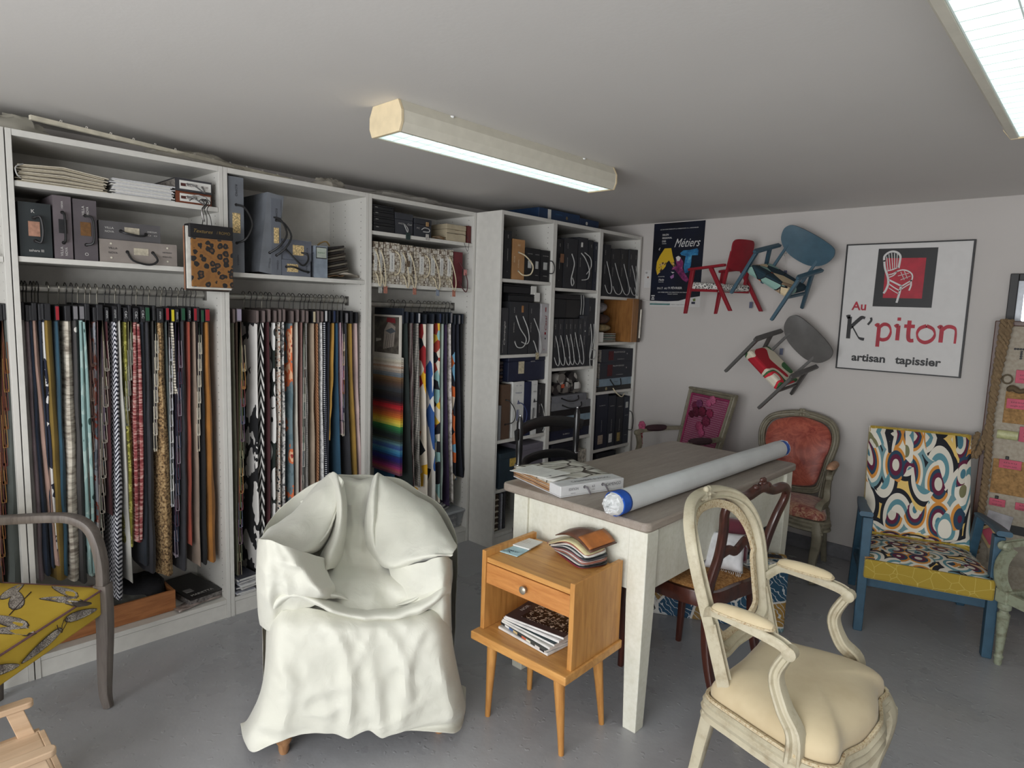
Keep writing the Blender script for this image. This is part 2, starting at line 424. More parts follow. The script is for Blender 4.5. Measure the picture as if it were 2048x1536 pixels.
for a in ((-.235, .29, -.66, -.64), (-.235, .29, .60, .62)): pass
AZ = .505
obj('apron', MB().box(-.24, .29, -.658, -.636, AZ, .725), TB, t, bevel=.002)
obj('apron', MB().box(-.24, .29, .59, .612, AZ, .725), TB, t, bevel=.002)
obj('apron', MB().box(-.268, -.246, -.62, .59, AZ, .725), TB, t, bevel=.002)
obj('apron', MB().box(.303, .325, -.62, .59, AZ, .725), TB, t, bevel=.002)
for lx in (-.236, .303):
    for ly in (-.635, .59):
        b = [(lx + sx * .026, ly + sy * .026, 0) for sx, sy in ((-1, -1), (1, -1), (1, 1), (-1, 1))]
        q = [(lx + sx * .036, ly + sy * .036, .47) for sx, sy in ((-1, -1), (1, -1), (1, 1), (-1, 1))]
        u = [(p[0], p[1], .725) for p in q]
        mb = MB().add(b + q + u, [(3, 2, 1, 0), (8, 9, 10, 11)] + [(i, (i + 1) % 4, (i + 1) % 4 + 4, i + 4) for i in range(4)] + [(i + 4, (i + 1) % 4 + 4, (i + 1) % 4 + 8, i + 8) for i in range(4)])
        obj('leg', mb, TB, t, bevel=.003, smooth=False)
# ---------------------------------------------------------------- bedside table
OW = wood('golden_oak', (197, 143, 78), (168, 112, 55), 'Z', 5, .4, 9)
OH = wood('golden_oak_long', (205, 152, 86), (178, 122, 62), 'X', 5, .4, 9)
OL = wood('oak_drawer_front', (196, 134, 74), (172, 108, 54), 'X', 7, .4, 7)
t = thing('bedside_table', 'small oak bedside table with drawer, open shelf and tapered splayed legs', 'bedside table', (1.49, -.43, 0), rad(2))
B = (-.208, .208, -.164, .164)
obj('base_board', MB().box(*B, .295, .325), OH, t, bevel=.004)
obj('side_panel', MB().box(-.2, -.182, -.125, .155, .325, .612), OW, t, bevel=.002)
obj('side_panel', MB().box(.182, .2, -.125, .155, .325, .612), OW, t, bevel=.002)
obj('top_board', MB().box(-.182, .182, -.118, .152, .57, .588), OH, t, bevel=.002)
obj('back_panel', MB().box(-.182, .182, .142, .152, .325, .57), OW, t)
obj('shelf_board', MB().box(-.182, .182, -.11, .142, .49, .5), OW, t)
dr = obj('drawer', MB().box(-.18, .18, -.121, -.105, .496, .568), OL, t, bevel=.002)
obj('knob', MB().lathe([(.006, 0), (.006, -.008), (.013, -.012), (.014, -.018), (.009, -.022), (.0, -.0225)], 14, (0, -.121, .532), 'y'), mat((150, 142, 128), .35, .6), dr)
for (x0, y0, x1, y1) in ((-.158, -.1, -.162, -.112), (.135, -.1, .152, -.09), (-.15, .11, -.16, .118), (.14, .11, .158, .138)):
    obj('leg', MB().tube([(x1, y1, 0), (x1 * .75 + x0 * .25, y1 * .75 + y0 * .25, .08), (x0, y0, .296)], [.0095, .012, .021], 14), OW, t)
# ---------------------------------------------------------------- carved armchairs
def mould(w, h):
    return [(-w, -h), (-w, h * .3), (-w * .86, h * .85), (-w * .6, h), (-w * .42, h * .55), (-w * .1, h * .45), (w * .15, h * .55), (w * .38, h * 1.0), (w * .68, h * 1.05), (w * .9, h * .8), (w, h * .2), (w, -h)]
def flower(mb, c, r, n=6, ax='y'):
    for k in range(n):
        a = 2 * PI * k / n; p = (c[0] + r * .62 * math.cos(a), c[1], c[2] + r * .62 * math.sin(a)) if ax == 'y' else (c[0] + r * .6 * math.cos(a), c[1] + r * .6 * math.sin(a), c[2])
        mb.ball(p, r * .42, r * .4, r * .42, 8, 5)
    mb.ball(c, r * .35, r * .55, r * .35, 8, 5); return mb
def painted(name, base, wear, s=18):
    def fn(t):
        v = t.co(); n = t.noise(v, s, 6, .7); m = t.noise(v, 4, 3)
        c = t.ramp(n, [(.28, wear), (.5, base), (.8, tuple(min(255, x * 1.05) for x in base))]); t.col(t.mix(.2, c, t.ramp(m, [(.3, wear), (.7, base)]))); t.bump(n, .25, .002)
    return pat(name, fn, .5)
def place(x, y, fx, fy, z=0):
    """matrix that turns local +y to the facing direction"""
    a = math.atan2(-fx, fy); return MX.Translation((x, y, z)) @ MX.Rotation(a, 4, 'Z')
def fauteuil(name, label, M, wood_m, fab_m, back, yb, tilt, curve, seat, hs=.36, pad=None, cush=.10, armz=.64, armw=.235, arm_y0=-.2, arm_y1=.045, stile=(.18, .42), edge_m=None, arm_m=None, fr=.020, solid_back=True, zref=.45, pad_in=.16, arm_foot=None):
    t = thing(name, label, 'armchair', M=M); hw = max(p[0] for p in back)
    def bp(u, z, off=0): return V((u, yb - tilt * (z - zref) + curve * ((u / hw) ** 2 - 1) + off, z))
    half = [(u, z) for u, z in back]
    loop = half + [(-u, z) for u, z in reversed(half) if abs(u) > 1e-4]
    P = catmull([bp(u, z) for u, z in loop], 5, closed=True)
    cz = sum(p.z for p in P) / len(P)
    obj('back_frame', MB().sweep(P, mould(fr, .015), up=(0, 1, 0), closed=True), wood_m, t)
    top = max(half, key=lambda p: p[1]); o = MB(); flower(o, bp(0, top[1] + .008, .012), .026); o.tube([bp(-.045, top[1] - .002, .014), bp(0, top[1] + .012, .016), bp(.045, top[1] - .002, .014)], [.004, .008, .004], 6)
    obj('carved_crest', o, wood_m, t)
    low = min(half, key=lambda p: p[1])
    for s in (-1, 1):
        a = bp(s * (stile[0] + .012), stile[1] + .12); b = bp(s * stile[0], hs + .0)
        obj('back_stile', MB().sweep([a, (a + b) / 2, b], [(x * .8, y * 1.1) for x, y in mould(fr, .016)], up=(0, 1, 0)), wood_m, t)
    if solid_back:
        ins = [bp(u * (1 - .022 / max(abs(u), .08)) if abs(u) > .03 else u, z + (-.02 if z > cz else .02), 0) for u, z in loop]
        ins = catmull(ins, 4, closed=True); c = sum(ins, V()) / len(ins); vs = []; L = 6; n = len(ins)
        for k in range(L):
            q = k / L
            vs += [p.lerp(c, 1 - math.cos(q * PI / 2)) + V((0, .004 + .034 * math.sin(q * PI / 2) ** .8, 0)) for p in ins]
        vs.append(c + V((0, .04, 0)))
        fs = [(k * n + i, k * n + (i + 1) % n, (k + 1) * n + (i + 1) % n, (k + 1) * n + i) for k in range(L - 1) for i in range(n)] + [((L - 1) * n + i, (L - 1) * n + (i + 1) % n, L * n) for i in range(n)]
        obj('back_cushion', MB().add(vs, fs), fab_m, t)
        vs2 = [p + V((0, -.012, 0)) for p in ins]; obj('back_lining', MB().add(vs2, [tuple(range(n))]), mat((120, 100, 88), .9), t)
    elif edge_m:
        ins = [bp(u * (1 - (fr + .010) / max(abs(u), .06)) if abs(u) > .03 else u, z + (-(fr + .010) if z > cz else fr + .010), 0) for u, z in loop]
        obj('tacking_strip', MB().sweep(catmull(ins, 5, closed=True), [(-.013, -.004), (-.013, .006), (0, .009), (.013, .006), (.013, -.004)], up=(0, 1, 0), closed=True), edge_m, t)
    # seat rail and cushion
    full = seat + [(-x, y) for x, y in reversed(seat) if abs(x) > 1e-4]
    n = len(full); zz = [hs - .03 + (.014 if abs(x) < .08 and y > 0 else (-.006 if y > .1 else 0)) for x, y in full]
    rp = catmull([(x, y, z) for (x, y), z in zip(full, zz)], 5, closed=True)
    obj('seat_rail', MB().sweep(rp, [(-.014, -.03), (-.014, .03), (.006, .03), (.014, .022), (.010, .012), (.018, .002), (.012, -.012), (.018, -.024), (.01, -.03)], up=(0, 0, 1), closed=True), wood_m, t)
    ol = [(p.x * .96, p.y * .97) for p in rp]
    obj('seat_cushion', MB().dome(ol, hs - .002, cush, rings=8), fab_m, t)
    if edge_m:
        obj('seat_tacking_strip', MB().sweep([V((p.x * 1.0, p.y * 1.0, p.z + .036)) for p in rp], [(-.003, -.005), (-.003, .004), (.006, .005), (.007, -.004)], up=(0, 0, 1), closed=True), edge_m, t)
    fc = max(seat, key=lambda p: p[0] + p[1] * 1.2); rc = min(seat, key=lambda p: p[1] - p[0] * .1)
    rx = max(abs(p[0]) for p in seat if p[1] < rc[1] + .03)
    for s in (-1, 1):
        x, y = fc; x *= s
        pth = catmull([(x * .96, y * .93, hs - .02), (x * 1.02, y * 1.02, hs - .07), (x * 1.01, y * 1.0, hs - .14), (x * .955, y * .93, hs * .38), (x * .95, y * .92, hs * .14), (x * 1.0, y * 1.02, .022), (x * 1.03, y * 1.07, .004)], 4)
        k = [1.0, 1.05, .95, .8, .62, .58, .75]; sc_l = [k[min(int(i / 4), 6)] + (k[min(int(i / 4) + 1, 6)] - k[min(int(i / 4), 6)]) * (i / 4 % 1) for i in range(len(pth))]
        lg = obj('leg', MB().sweep(pth, rrect(.056, .056, .018, 2), sc_l, up=(0, 1, 0)), wood_m, t)
        cv = MB(); flower(cv, (x * 1.07, y * 1.12, hs - .065), .02)
        cv.tube(catmull([(x * 1.10, y * 1.06, hs - .03), (x * 1.11, y * 1.10, hs - .09), (x * 1.05, y * 1.08, hs - .15)], 4), [.004] * 9, 6)
        obj('knee_carving', cv, wood_m, lg)
        pth = catmull([(s * rx * .95, rc[1] + .01, hs - .01), (s * rx * .97, rc[1] - .012, hs * .6), (s * rx, rc[1] - .03, hs * .3), (s * rx * 1.02, rc[1] - .065, .0)], 4)
        obj('leg', MB().sweep(pth, rrect(.044, .04, .01, 2), [1 - .35 * i / (len(pth) - 1) for i in range(len(pth))], up=(0, 1, 0)), wood_m, t)
        # arm
        j = bp(s * (hw * .93), armz - .03)
        fx, fy = arm_foot or (fc[0] * .97, fc[1] - .05)
        ap = catmull([j, (s * armw * .97, arm_y0 + .055, armz), (s * armw, (arm_y0 + arm_y1) / 2, armz), (s * (armw + .005), arm_y1 - .02, armz - .012), (s * (armw + .006), arm_y1 + .012, armz - .026)], 5)
        ar = obj('arm', MB().sweep(ap, mould(.017, .012), up=(0, 0, 1)), wood_m, t)
        sv = MB().lathe([(.0, -.019), (.012, -.018), (.019, -.013), (.019, .013), (.012, .018), (0, .019)], 14, (s * (armw + .006), arm_y1 + .012, armz - .03), 'x'); 
        obj('scroll', sv, wood_m, ar)
        zr = armz - .035
        sp = catmull([(s * (armw + .005), arm_y1 + .008, zr), (s * (armw - .004), arm_y1 - .022, zr - (zr - hs) * .3), (s * armw, arm_y1 + .004, zr - (zr - hs) * .6), (s * fx * .97, (arm_y1 + fy) * .5 + .02, hs + .05), (s * fx, fy, hs - .02)], 5)
        kk = [1 + .5 * (i / (len(sp) - 1)) for i in range(len(sp))]
        obj('arm_support', MB().sweep(sp, mould(.015, .014), kk, up=(1, 0, 0)), wood_m, t)
        if pad is not False:
            q = arm_m or fab_m; L = abs(arm_y1 - arm_y0) * (1 - pad_in * 2); cy = (arm_y0 + arm_y1) / 2 + .006
            def pf(u, v):
                a = PI * u; yy = cy - L / 2 * math.cos(a); r = math.sin(a) ** .45 if 0 < u < 1 else 0; b = PI * v
                return (s * armw * .99 + .026 * r * math.cos(b), yy, armz + .008 + .026 * r * math.sin(b))
            pd = obj('arm_pad', MB().grid(pf, 15, 9), q, t)
            if edge_m:
                eg = catmull([(s * armw * .99 + .026 * math.sin(PI * u) ** .45 * sg, cy - L / 2 * math.cos(PI * u), armz + .011) for sg, us in ((1, (0, .12, .3, .5, .7, .88)), (-1, (1, .88, .7, .5, .3, .12))) for u in us], 3, closed=True)
                obj('tacking_strip', MB().tube(eg, .0035, 6, closed=True), edge_m, pd)
    return t
CREAM = painted('aged_cream_paint', (190, 182, 158), (156, 141, 114))
def cal_fn(t):
    v = t.co(); n = t.noise(v, 4.5, 4, .6); t.col(t.ramp(n, [(.25, (186, 167, 131)), (.5, (203, 186, 152)), (.75, (210, 194, 160))])); t.bump(t.noise(v, 260, 2), .15, .001)
CAL = pat('unbleached_calico', cal_fn, .9, sheen=.2)
def fuzz_fn(t):
    v = t.co(); n = t.noise(v, 130, 4, .8); t.col(t.ramp(n, [(.32, (150, 105, 62)), (.45, (205, 186, 150)), (.6, (222, 208, 178))])); t.bump(n, .9, .006)
FUZZ = pat('frayed_burlap_edge', fuzz_fn, .95)
fauteuil('carved_armchair', 'carved cream armchair with calico seat and open empty back, front right', place(2.25, -.215, 1, 0), CREAM, CAL,
         [(0, .888), (.10, .882), (.165, .855), (.2, .80), (.208, .73), (.196, .64), (.18, .56), (.165, .505), (.11, .47), (0, .462)], -.125, .32, .05,
         [(0, -.165), (.12, -.17), (.195, -.165), (.23, -.06), (.258, .05), (.262, .13), (.23, .19), (.16, .19), (.08, .212), (0, .225)],
         arm_foot=(.262, .10), hs=.36, cush=.09, armz=.64, edge_m=FUZZ, solid_back=False, stile=(.172, .46), arm_y1=.05)
def silk_fn(t):
    v = t.co(); n = t.noise(v, 7, 5, .65, 1.5); m = t.vor(v, 14, 'SMOOTH_F1'); k = t.math('MULTIPLY', n, 1.0)
    c = t.ramp(n, [(.35, (128, 48, 40)), (.46, (158, 68, 54)), (.52, (190, 98, 78)), (.58, (150, 62, 50))]); t.col(t.mix(.35, c, t.ramp(m, [(.2, (120, 42, 36)), (.5, (190, 104, 82))])))
SILK = pat('coral_silk_damask', silk_fn, .45, sheen=.4)
def silk2_fn(t):
    v = t.co(scale=(1, 2.2, 1)); n = t.noise(v, 13, 5, .7, 2.5); t.col(t.ramp(n, [(.36, (120, 46, 42)), (.48, (160, 92, 76)), (.56, (196, 160, 128)), (.66, (140, 60, 52))]))
GREY = painted('taupe_carved_paint', (132, 126, 108), (92, 84, 68))
ft = fauteuil('carved_armchair', 'grey carved armchair with shiny coral silk back and seat by the wall', place(1.50, 1.70, .12, -1), GREY, SILK,
         [(0, .872), (.095, .862), (.17, .835), (.205, .78), (.208, .71), (.186, .61), (.172, .53), (.15, .455), (.085, .43), (0, .425)], -.145, .28, .04,
         [(0, -.17), (.12, -.175), (.2, -.165), (.225, -.06), (.25, .06), (.265, .13), (.225, .18), (.12, .175), (0, .185)],
         hs=.36, cush=.07, armz=.61, stile=(.17, .44), arm_m=mat((196, 150, 118), .6), pad_in=.1)
for ch in ft.children:
    if ch.name.startswith('seat_cushion'): ch.data.materials[0] = pat('faded_red_silk', silk2_fn, .5, sheen=.4)
# pink caned armchair (square back)
def cane_fn(t):
    v = t.co(); sx = t.n('SeparateXYZ'); t.l(v, sx.inputs[0]); cb = t.n('CombineXYZ'); t.l(sx.outputs[0], cb.inputs[0]); t.l(sx.outputs[2], cb.inputs[1]); d = t.vor(cb.outputs[0], 72, 'F1', .0); c = t.ramp(d, [(0, (190, 166, 172)), (.26, (146, 60, 98))], True); n = t.noise(v, 6, 3)
    t.col(t.mix(.25, c, t.ramp(n, [(.4, (110, 30, 66)), (.6, (168, 84, 118))])))
CANE = pat('pink_cane_weave', cane_fn, .6)
t = thing('caned_armchair', 'grey armchair with square pink cane back and crochet roses in the corner', 'armchair', M=place(.745, 1.70, -.45, -1))
A = lambda u, z, o=0: V((u, -.19 - .25 * (z - .45) + o, z))
fr = MB()
fq = [A(-.215, .93), A(.215, .93), A(.19, .5), A(-.19, .5)]
for a, b, n in ((0, 1, 'top'), (1, 2, 's'), (2, 3, 'b'), (3, 0, 's')):
    d = (fq[b] - fq[a]).normalized() * .018
    obj('back_rail', MB().sweep([fq[a] - d, fq[b] + d], mould(.019, .014), up=(0, 1, 0)), GREY, t)
obj('cane_panel', MB().add([A(-.2, .915), A(.2, .915), A(.178, .51), A(-.178, .51)], [(0, 3, 2, 1)]), CANE, t)
PK = mat((150, 52, 92), .85)
bd = MB()
for a, b in ((0, 1), (1, 2), (2, 3), (3, 0)):
    q = [A(-.192, .905, .006), A(.192, .905, .006), A(.17, .52, .006), A(-.17, .52, .006)]; bd.tube([q[a], q[b]], .007, 6)
obj('pink_border', bd, PK, t)
for i, (u, z, r, c) in enumerate([(-.04, .89, .03, (176, 92, 124)), (-.01, .865, .026, (170, 80, 116)), (.03, .80, .036, (96, 24, 48)), (-.045, .80, .032, (128, 40, 72)), (.09, .79, .036, (84, 18, 42)), (-.03, .745, .036, (110, 34, 62)), (.02, .70, .036, (146, 60, 92)), (-.015, .665, .028, (160, 72, 108)), (.08, .85, .028, (112, 54, 92)), (.12, .83, .028, (104, 34, 62)), (.13, .77, .026, (78, 16, 38))]):
    m_ = MB()
    for k in range(3): flower(m_, A(u, z, .014 + .008 * k), r * (1 - .27 * k), 7 - k)
    obj('crochet_rose', m_, mat(c, .95, bump=.5), t)
obj('seat_frame', MB().prism([(-.2, -.19), (.2, -.19), (.25, .2), (-.25, .2)], .34, .39), GREY, t, bevel=.008)
obj('seat_cushion', MB().dome(rrect(.44, .38, .05), .385, .06), PK, t)
for s in (-1, 1):
    ar = obj('arm', MB().sweep(catmull([A(s * .2, .66), (s * .235, -.1, .655), (s * .245, .06, .645), (s * .245, .1, .635)], 4), mould(.016, .012), up=(0, 0, 1)), GREY, t)
    obj('arm_pad', MB().grid(lambda u, v: (s * .238 + .03 * math.sin(PI * u) ** .4 * math.cos(PI * 2 * v), -.045 - .085 * math.cos(PI * u), .66 + .024 * math.sin(PI * u) ** .4 * math.sin(PI * 2 * v)), 12, 12), mat((62, 40, 46), .9), t)
    obj('arm_scroll', MB().lathe([(0, -.02), (.016, -.019), (.021, -.01), (.021, .01), (.016, .019), (0, .02)], 12, (s * .245, .105, .63), 'x'), GREY, ar)
    obj('arm_support', MB().sweep(catmull([(s * .245, .1, .62), (s * .243, .085, .54), (s * .245, .12, .44), (s * .245, .16, .37)], 4), mould(.016, .014), up=(1, 0, 0)), GREY, t)
    for y in (.17, -.17):
        obj('leg', MB().tube([(s * (.23 if y > 0 else .18), y, .36), (s * (.23 if y > 0 else .18), y, .28), (s * (.22 if y > 0 else .18), y, 0)], [.024, .022, .012], 12), GREY, t)
m_ = MB(); s = 1
for k in range(3): flower(m_, (s * .272, .05, .67), .036 - .009 * k, 7 - k)
obj('crochet_rose', m_, mat((176, 84, 116), .95), t)
def crn(t):
    v = t.co(); t.col(t.ramp(t.noise(v, 160, 2), [(.45, (168, 34, 50)), (.55, (225, 190, 190))], True)); t.bump(t.noise(v, 200, 2), .8, .004)
m_ = MB()
for dx in (-.01, .012): m_.tube(catmull([(.275 + dx, .05, .66), (.28 + dx, .052, .6), (.276 + dx, .05, .53)], 6), [.009 + .002 * math.sin(i * 2.1) for i in range(13)], 7)
obj('crochet_tassel', m_, pat('red_white_crochet', crn, .95), t)
# ---------------------------------------------------------------- brown balloon-back chair at the table
MAH = wood('dark_mahogany', (74, 36, 26), (42, 18, 14), 'Z', 6, .28, 6, coat=.4)
t = thing('side_chair', 'dark mahogany open-back side chair pulled up to the table side', 'chair', M=place(1.70, .23, -.98, .17))
B = lambda u, z, o=0: V((u, -.17 - .22 * (z - .43) + o, z))
P = catmull([B(-.15, .41), B(-.155, .5), B(-.15, .60), B(-.165, .70), B(-.188, .77), B(-.183, .81)], 5)
for s in (-1, 1):
    obj('back_stile', MB().sweep([V((p.x * s, p.y, p.z)) for p in P], rrect(.036, .026, .009, 2), [1.15 - .25 * i / (len(P) - 1) for i in range(len(P))], up=(0, 1, 0)), MAH, t)
obj('top_rail', MB().sweep(catmull([B(-.19, .80), B(-.15, .825), B(-.08, .823), B(0, .845), B(.08, .823), B(.15, .825), B(.19, .80)], 6), rrect(.036, .028, .01, 2), up=(0, 1, 0)), MAH, t)
m_ = MB(); flower(m_, B(0, .862, .0), .022, 6); m_.ball(B(-.035, .85), .018, .014, .012).ball(B(.035, .85), .018, .014, .012)
obj('carved_crest', m_, MAH, t)
obj('cross_rail', MB().sweep(catmull([B(-.15, .60), B(-.1, .615), B(-.05, .6), B(0, .635), B(.05, .6), B(.1, .615), B(.15, .60)], 5), rrect(.034, .018, .006, 2), up=(0, 1, 0)), MAH, t)
m_ = MB(); flower(m_, B(0, .65), .013); obj('carved_flower', m_, MAH, t)
so = catmull([(-.14, -.18, 0), (0, -.185, 0), (.14, -.18, 0), (.19, -.08, 0), (.215, .1, 0), (.2, .19, 0), (.1, .215, 0), (0, .22, 0), (-.1, .215, 0), (-.2, .19, 0), (-.215, .1, 0), (-.19, -.08, 0)], 4, closed=True)
obj('seat_rail', MB().sweep([V((p.x, p.y, .425)) for p in so], [(-.012, -.028), (-.012, .028), (.01, .028), (.016, 0), (.01, -.028)], closed=True), MAH, t)
def hess(t):
    v = t.co(); t.col(t.ramp(t.noise(v, 90, 4, .8), [(.35, (92, 58, 26)), (.5, (150, 104, 54)), (.65, (170, 130, 80))])); t.bump(t.noise(v, 160, 3), .8, .004)
HESS = pat('worn_hessian_seat', hess, .95)
obj('seat_cushion', MB().dome([(p.x * .97, p.y * .97) for p in so], .44, .035), HESS, t)
for s in (-1, 1):
    obj('leg', MB().sweep(catmull([(s * .185, .185, .43), (s * .19, .19, .28), (s * .185, .19, .13), (s * .185, .195, 0)], 4), rrect(.04, .04, .012, 2), [.95 - .4 * i / 12 for i in range(13)], up=(0, 1, 0)), MAH, t)
    obj('leg', MB().sweep(catmull([(s * .14, -.17, .44), (s * .145, -.18, .25), (s * .15, -.22, .1), (s * .155, -.28, 0)], 4), rrect(.036, .034, .01, 2), [1.1 - .35 * i / 12 for i in range(13)], up=(0, 1, 0)), MAH, t)
# ---------------------------------------------------------------- black turned chair behind the table
BLK = mat((22, 22, 24), .3, var=.1, bump=.02, spec=.6)
t = thing('ballroom_chair', 'black lacquered turned chair with two curved back rails behind the table', 'chair', M=place(.86, .30, 1, .0))
for s in (-1, 1):
    pr_ = [(.014, 0), (.017, .04), (.018, .4), (.02, .42), (.015, .44), (.015, .66), (.019, .675), (.0135, .69), (.0135, .72), (.018, .73), (.013, .745), (.016, .80), (.016, .93), (.011, .945), (.009, .955), (.0, .962)]
    obj('back_post', MB().lathe(pr_, 14, (s * .215, -.0 - .0, 0)), BLK, t)
    g = MB()
    for z in (.676, .73): g.lathe([(.0195, z - .003), (.0205, z), (.0195, z + .003)], 14, (s * .215, 0, 0))
    g.ball((s * .215, 0, .962), .007)
    obj('silver_ring', g, mat((190, 190, 192), .25, .9), t)
    obj('leg', MB().lathe([(.011, 0), (.016, .1), (.018, .38)], 12, (s * .2, .36, 0)), BLK, t)
for z, h, b in ((.885, .027, .05), (.72, .022, .035)):
    obj('back_rail', MB().sweep(catmull([(-.25 if z > .8 else -.21, .01, z - .012), (-.13, -.03, z + .012), (0, -.045, z + .02), (.13, -.03, z + .012), (.25 if z > .8 else .21, .01, z - .012)], 5), rrect(.016, h * 2, .006, 2), up=(0, 0, 1)), BLK, t)
obj('seat', MB().prism(rrect(.42, .4, .05, 4, 0, .18), .40, .435), BLK, t, bevel=.006)
for z in (.18, .27): obj('stretcher', MB().tube([(-.2, .36, z), (.2, .36, z)], .008, 8), BLK, t)
# ---------------------------------------------------------------- blue framed lounge chair
BLU = mat((52, 84, 104), .5, var=.06, bump=.05)
def deco(t):
    v = t.co(scale=(1, 1, 1)); mp = t.n('Mapping'); t.l(v, mp.inputs['Vector']); mp.inputs['Rotation'].default_value = (0, 0, 0)
    sx = t.n('SeparateXYZ'); t.l(v, sx.inputs[0]); cb = t.n('CombineXYZ'); t.l(sx.outputs[0], cb.inputs[0])
    t.l(t.math('ADD', sx.outputs[1], sx.outputs[2]), cb.inputs[1]); v = cb.outputs[0]
    mo = t.n('Mapping'); t.l(v, mo.inputs['Vector']); mo.inputs['Location'].default_value = (.41, .23, 0); mo.inputs['Rotation'].default_value = (0, 0, .7)
    d1 = t.vor(v, 10, 'F1', .4, 'Distance'); d2 = t.vor(mo.outputs[0], 8.5, 'F1', .5, 'Distance')
    pal = [(0, (30, 34, 46)), (.1, (70, 118, 134)), (.2, (214, 209, 194)), (.3, (96, 26, 58)), (.38, (40, 66, 88)), (.46, (206, 138, 58)), (.54, (222, 216, 200)), (.64, (110, 146, 152)), (.74, (24, 26, 34)), (.82, (212, 206, 190))]
    pal2 = [(0, (214, 209, 194)), (.15, (120, 118, 84)), (.26, (226, 220, 206)), (.38, (92, 140, 150)), (.48, (218, 212, 198)), (.6, (26, 28, 36)), (.7, (224, 190, 110)), (.8, (216, 210, 196))]
    sel = t.ramp(t.vor(v, 15, 'F1', 1, 'Color'), [(0, (0, 0, 0)), (.5, (255, 255, 255))], True)
    t.col(t.mix(sel, t.ramp(d1, pal, True), t.ramp(d2, pal2, True))); t.bump(t.noise(v, 250, 2), .2, .001)
DECO = pat('art_deco_arc_fabric', deco, .85)
def mus(t):
    v = t.co(); d = t.vor(v, 17, 'DISTANCE_TO_EDGE'); t.col(t.mix(t.ramp(d, [(.0, (255, 255, 255)), (.022, (0, 0, 0))]), (164, 138, 42), (196, 176, 96)))
MUS = pat('mustard_crackle_velvet', mus, .8, sheen=.3)
fx, fy = .31, -.95
t = thing('lounge_chair', 'petrol blue wooden lounge chair upholstered in art deco multicolour fabric', 'armchair', M=place(2.225, 1.52, fx, fy))
W = .25
for s in (-1, 1):
    obj('front_leg', MB().hexa([(s * W - .019, .255, 0), (s * W + .019, .255, 0), (s * W + .019, .3, 0), (s * W - .019, .3, 0)], [(s * W - .021, .23, .545), (s * W + .021, .23, .545), (s * W + .021, .285, .545), (s * W - .021, .285, .545)]), BLU, t, bevel=.004)
    obj('rear_leg', MB().hexa([(s * W - .018, -.32, 0), (s * W + .018, -.32, 0), (s * W + .018, -.275, 0), (s * W - .018, -.275, 0)], [(s * W - .018, -.12, .53), (s * W + .018, -.12, .53), (s * W + .018, -.07, .53), (s * W - .018, -.07, .53)]), BLU, t, bevel=.004)
    ar = catmull([(s * (W + .005), -.16, .525), (s * (W + .01), .0, .54), (s * (W + .012), .15, .554), (s * (W + .01), .3, .565)], 4)
    obj('armrest', MB().sweep(ar, rrect(.05, .02, .008, 2), [.7 + .45 * i / (len(ar) - 1) for i in range(len(ar))], up=(0, 0, 1)), BLU, t)
    obj('side_rail', MB().hexa([(s * W - .012, -.2, .2), (s * W + .012, -.2, .2), (s * W + .012, .25, .25), (s * W - .012, .25, .25)], [(s * W - .012, -.2, .24), (s * W + .012, -.2, .24), (s * W + .012, .25, .27), (s * W - .012, .25, .27)]), BLU, t)
obj('front_rail', MB().box(-W, W, .235, .26, .21, .262), BLU, t, bevel=.003)
obj('rear_rail', MB().box(-W, W, -.2, -.175, .2, .25), BLU, t, bevel=.003)
def seatf(u, v):
    x = (u * 2 - 1); y = -.2 + .46 * v; z = .375 + .055 * v + .028 * math.sin(PI * v) * (1 - x * x) + .006 * math.sin(v * 40) * (1 - v) ** 2
    return (x * .232, y, z)
seatm = MB().hexa([(-.232, -.24, .22), (.232, -.24, .22), (.25, .315, .265), (-.25, .315, .265)], [(-.232, -.24, .32), (.232, -.24, .32), (.25, .315, .36), (-.25, .315, .36)])
obj('seat_base', seatm, MUS, t, bevel=.01)
cs = []
for i in range(17):
    v = i / 16; cs.append((-.24 + .558 * v, .322 + .04 * v + .032 * math.sin(PI * min(1, v * 1.02)) ** .5))
def sc2(u, v):
    i = u * 16; a = cs[int(min(15, i))]; b = cs[min(16, int(i) + 1)]; f = i - int(min(15, i)); x = (v * 2 - 1)
    e = (1 - abs(x) ** 6); base = .322 + .04 * u
    return (x * (.237 + .014 * u), a[0] + (b[0] - a[0]) * f, base + (a[1] + (b[1] - a[1]) * f - base) * e + .005 * math.sin(u * 60 + x * 4) * max(0, .45 - u))
obj('seat_cushion', MB().grid(sc2, 30, 21), DECO, t)
def bkf(u, v, o=0):
    x = (u * 2 - 1); z = .36 + .52 * v; e = (1 - abs(x) ** 6) ** .5 * (1 - abs(2 * v - 1) ** 8) ** .5
    return (x * .232, -.14 - .24 * (z - .36) / .52 + o + .035 * e, z)
obj('back_cushion', MB().grid(lambda u, v: bkf(u, v), 21, 21), DECO, t)
obj('back_shell', MB().hexa([(-.236, -.215, .3), (.236, -.215, .3), (.236, -.125, .33), (-.236, -.125, .33)], [(-.232, -.445, .872), (.232, -.445, .872), (.232, -.375, .886), (-.232, -.375, .886)]), MUS, t, bevel=.012)
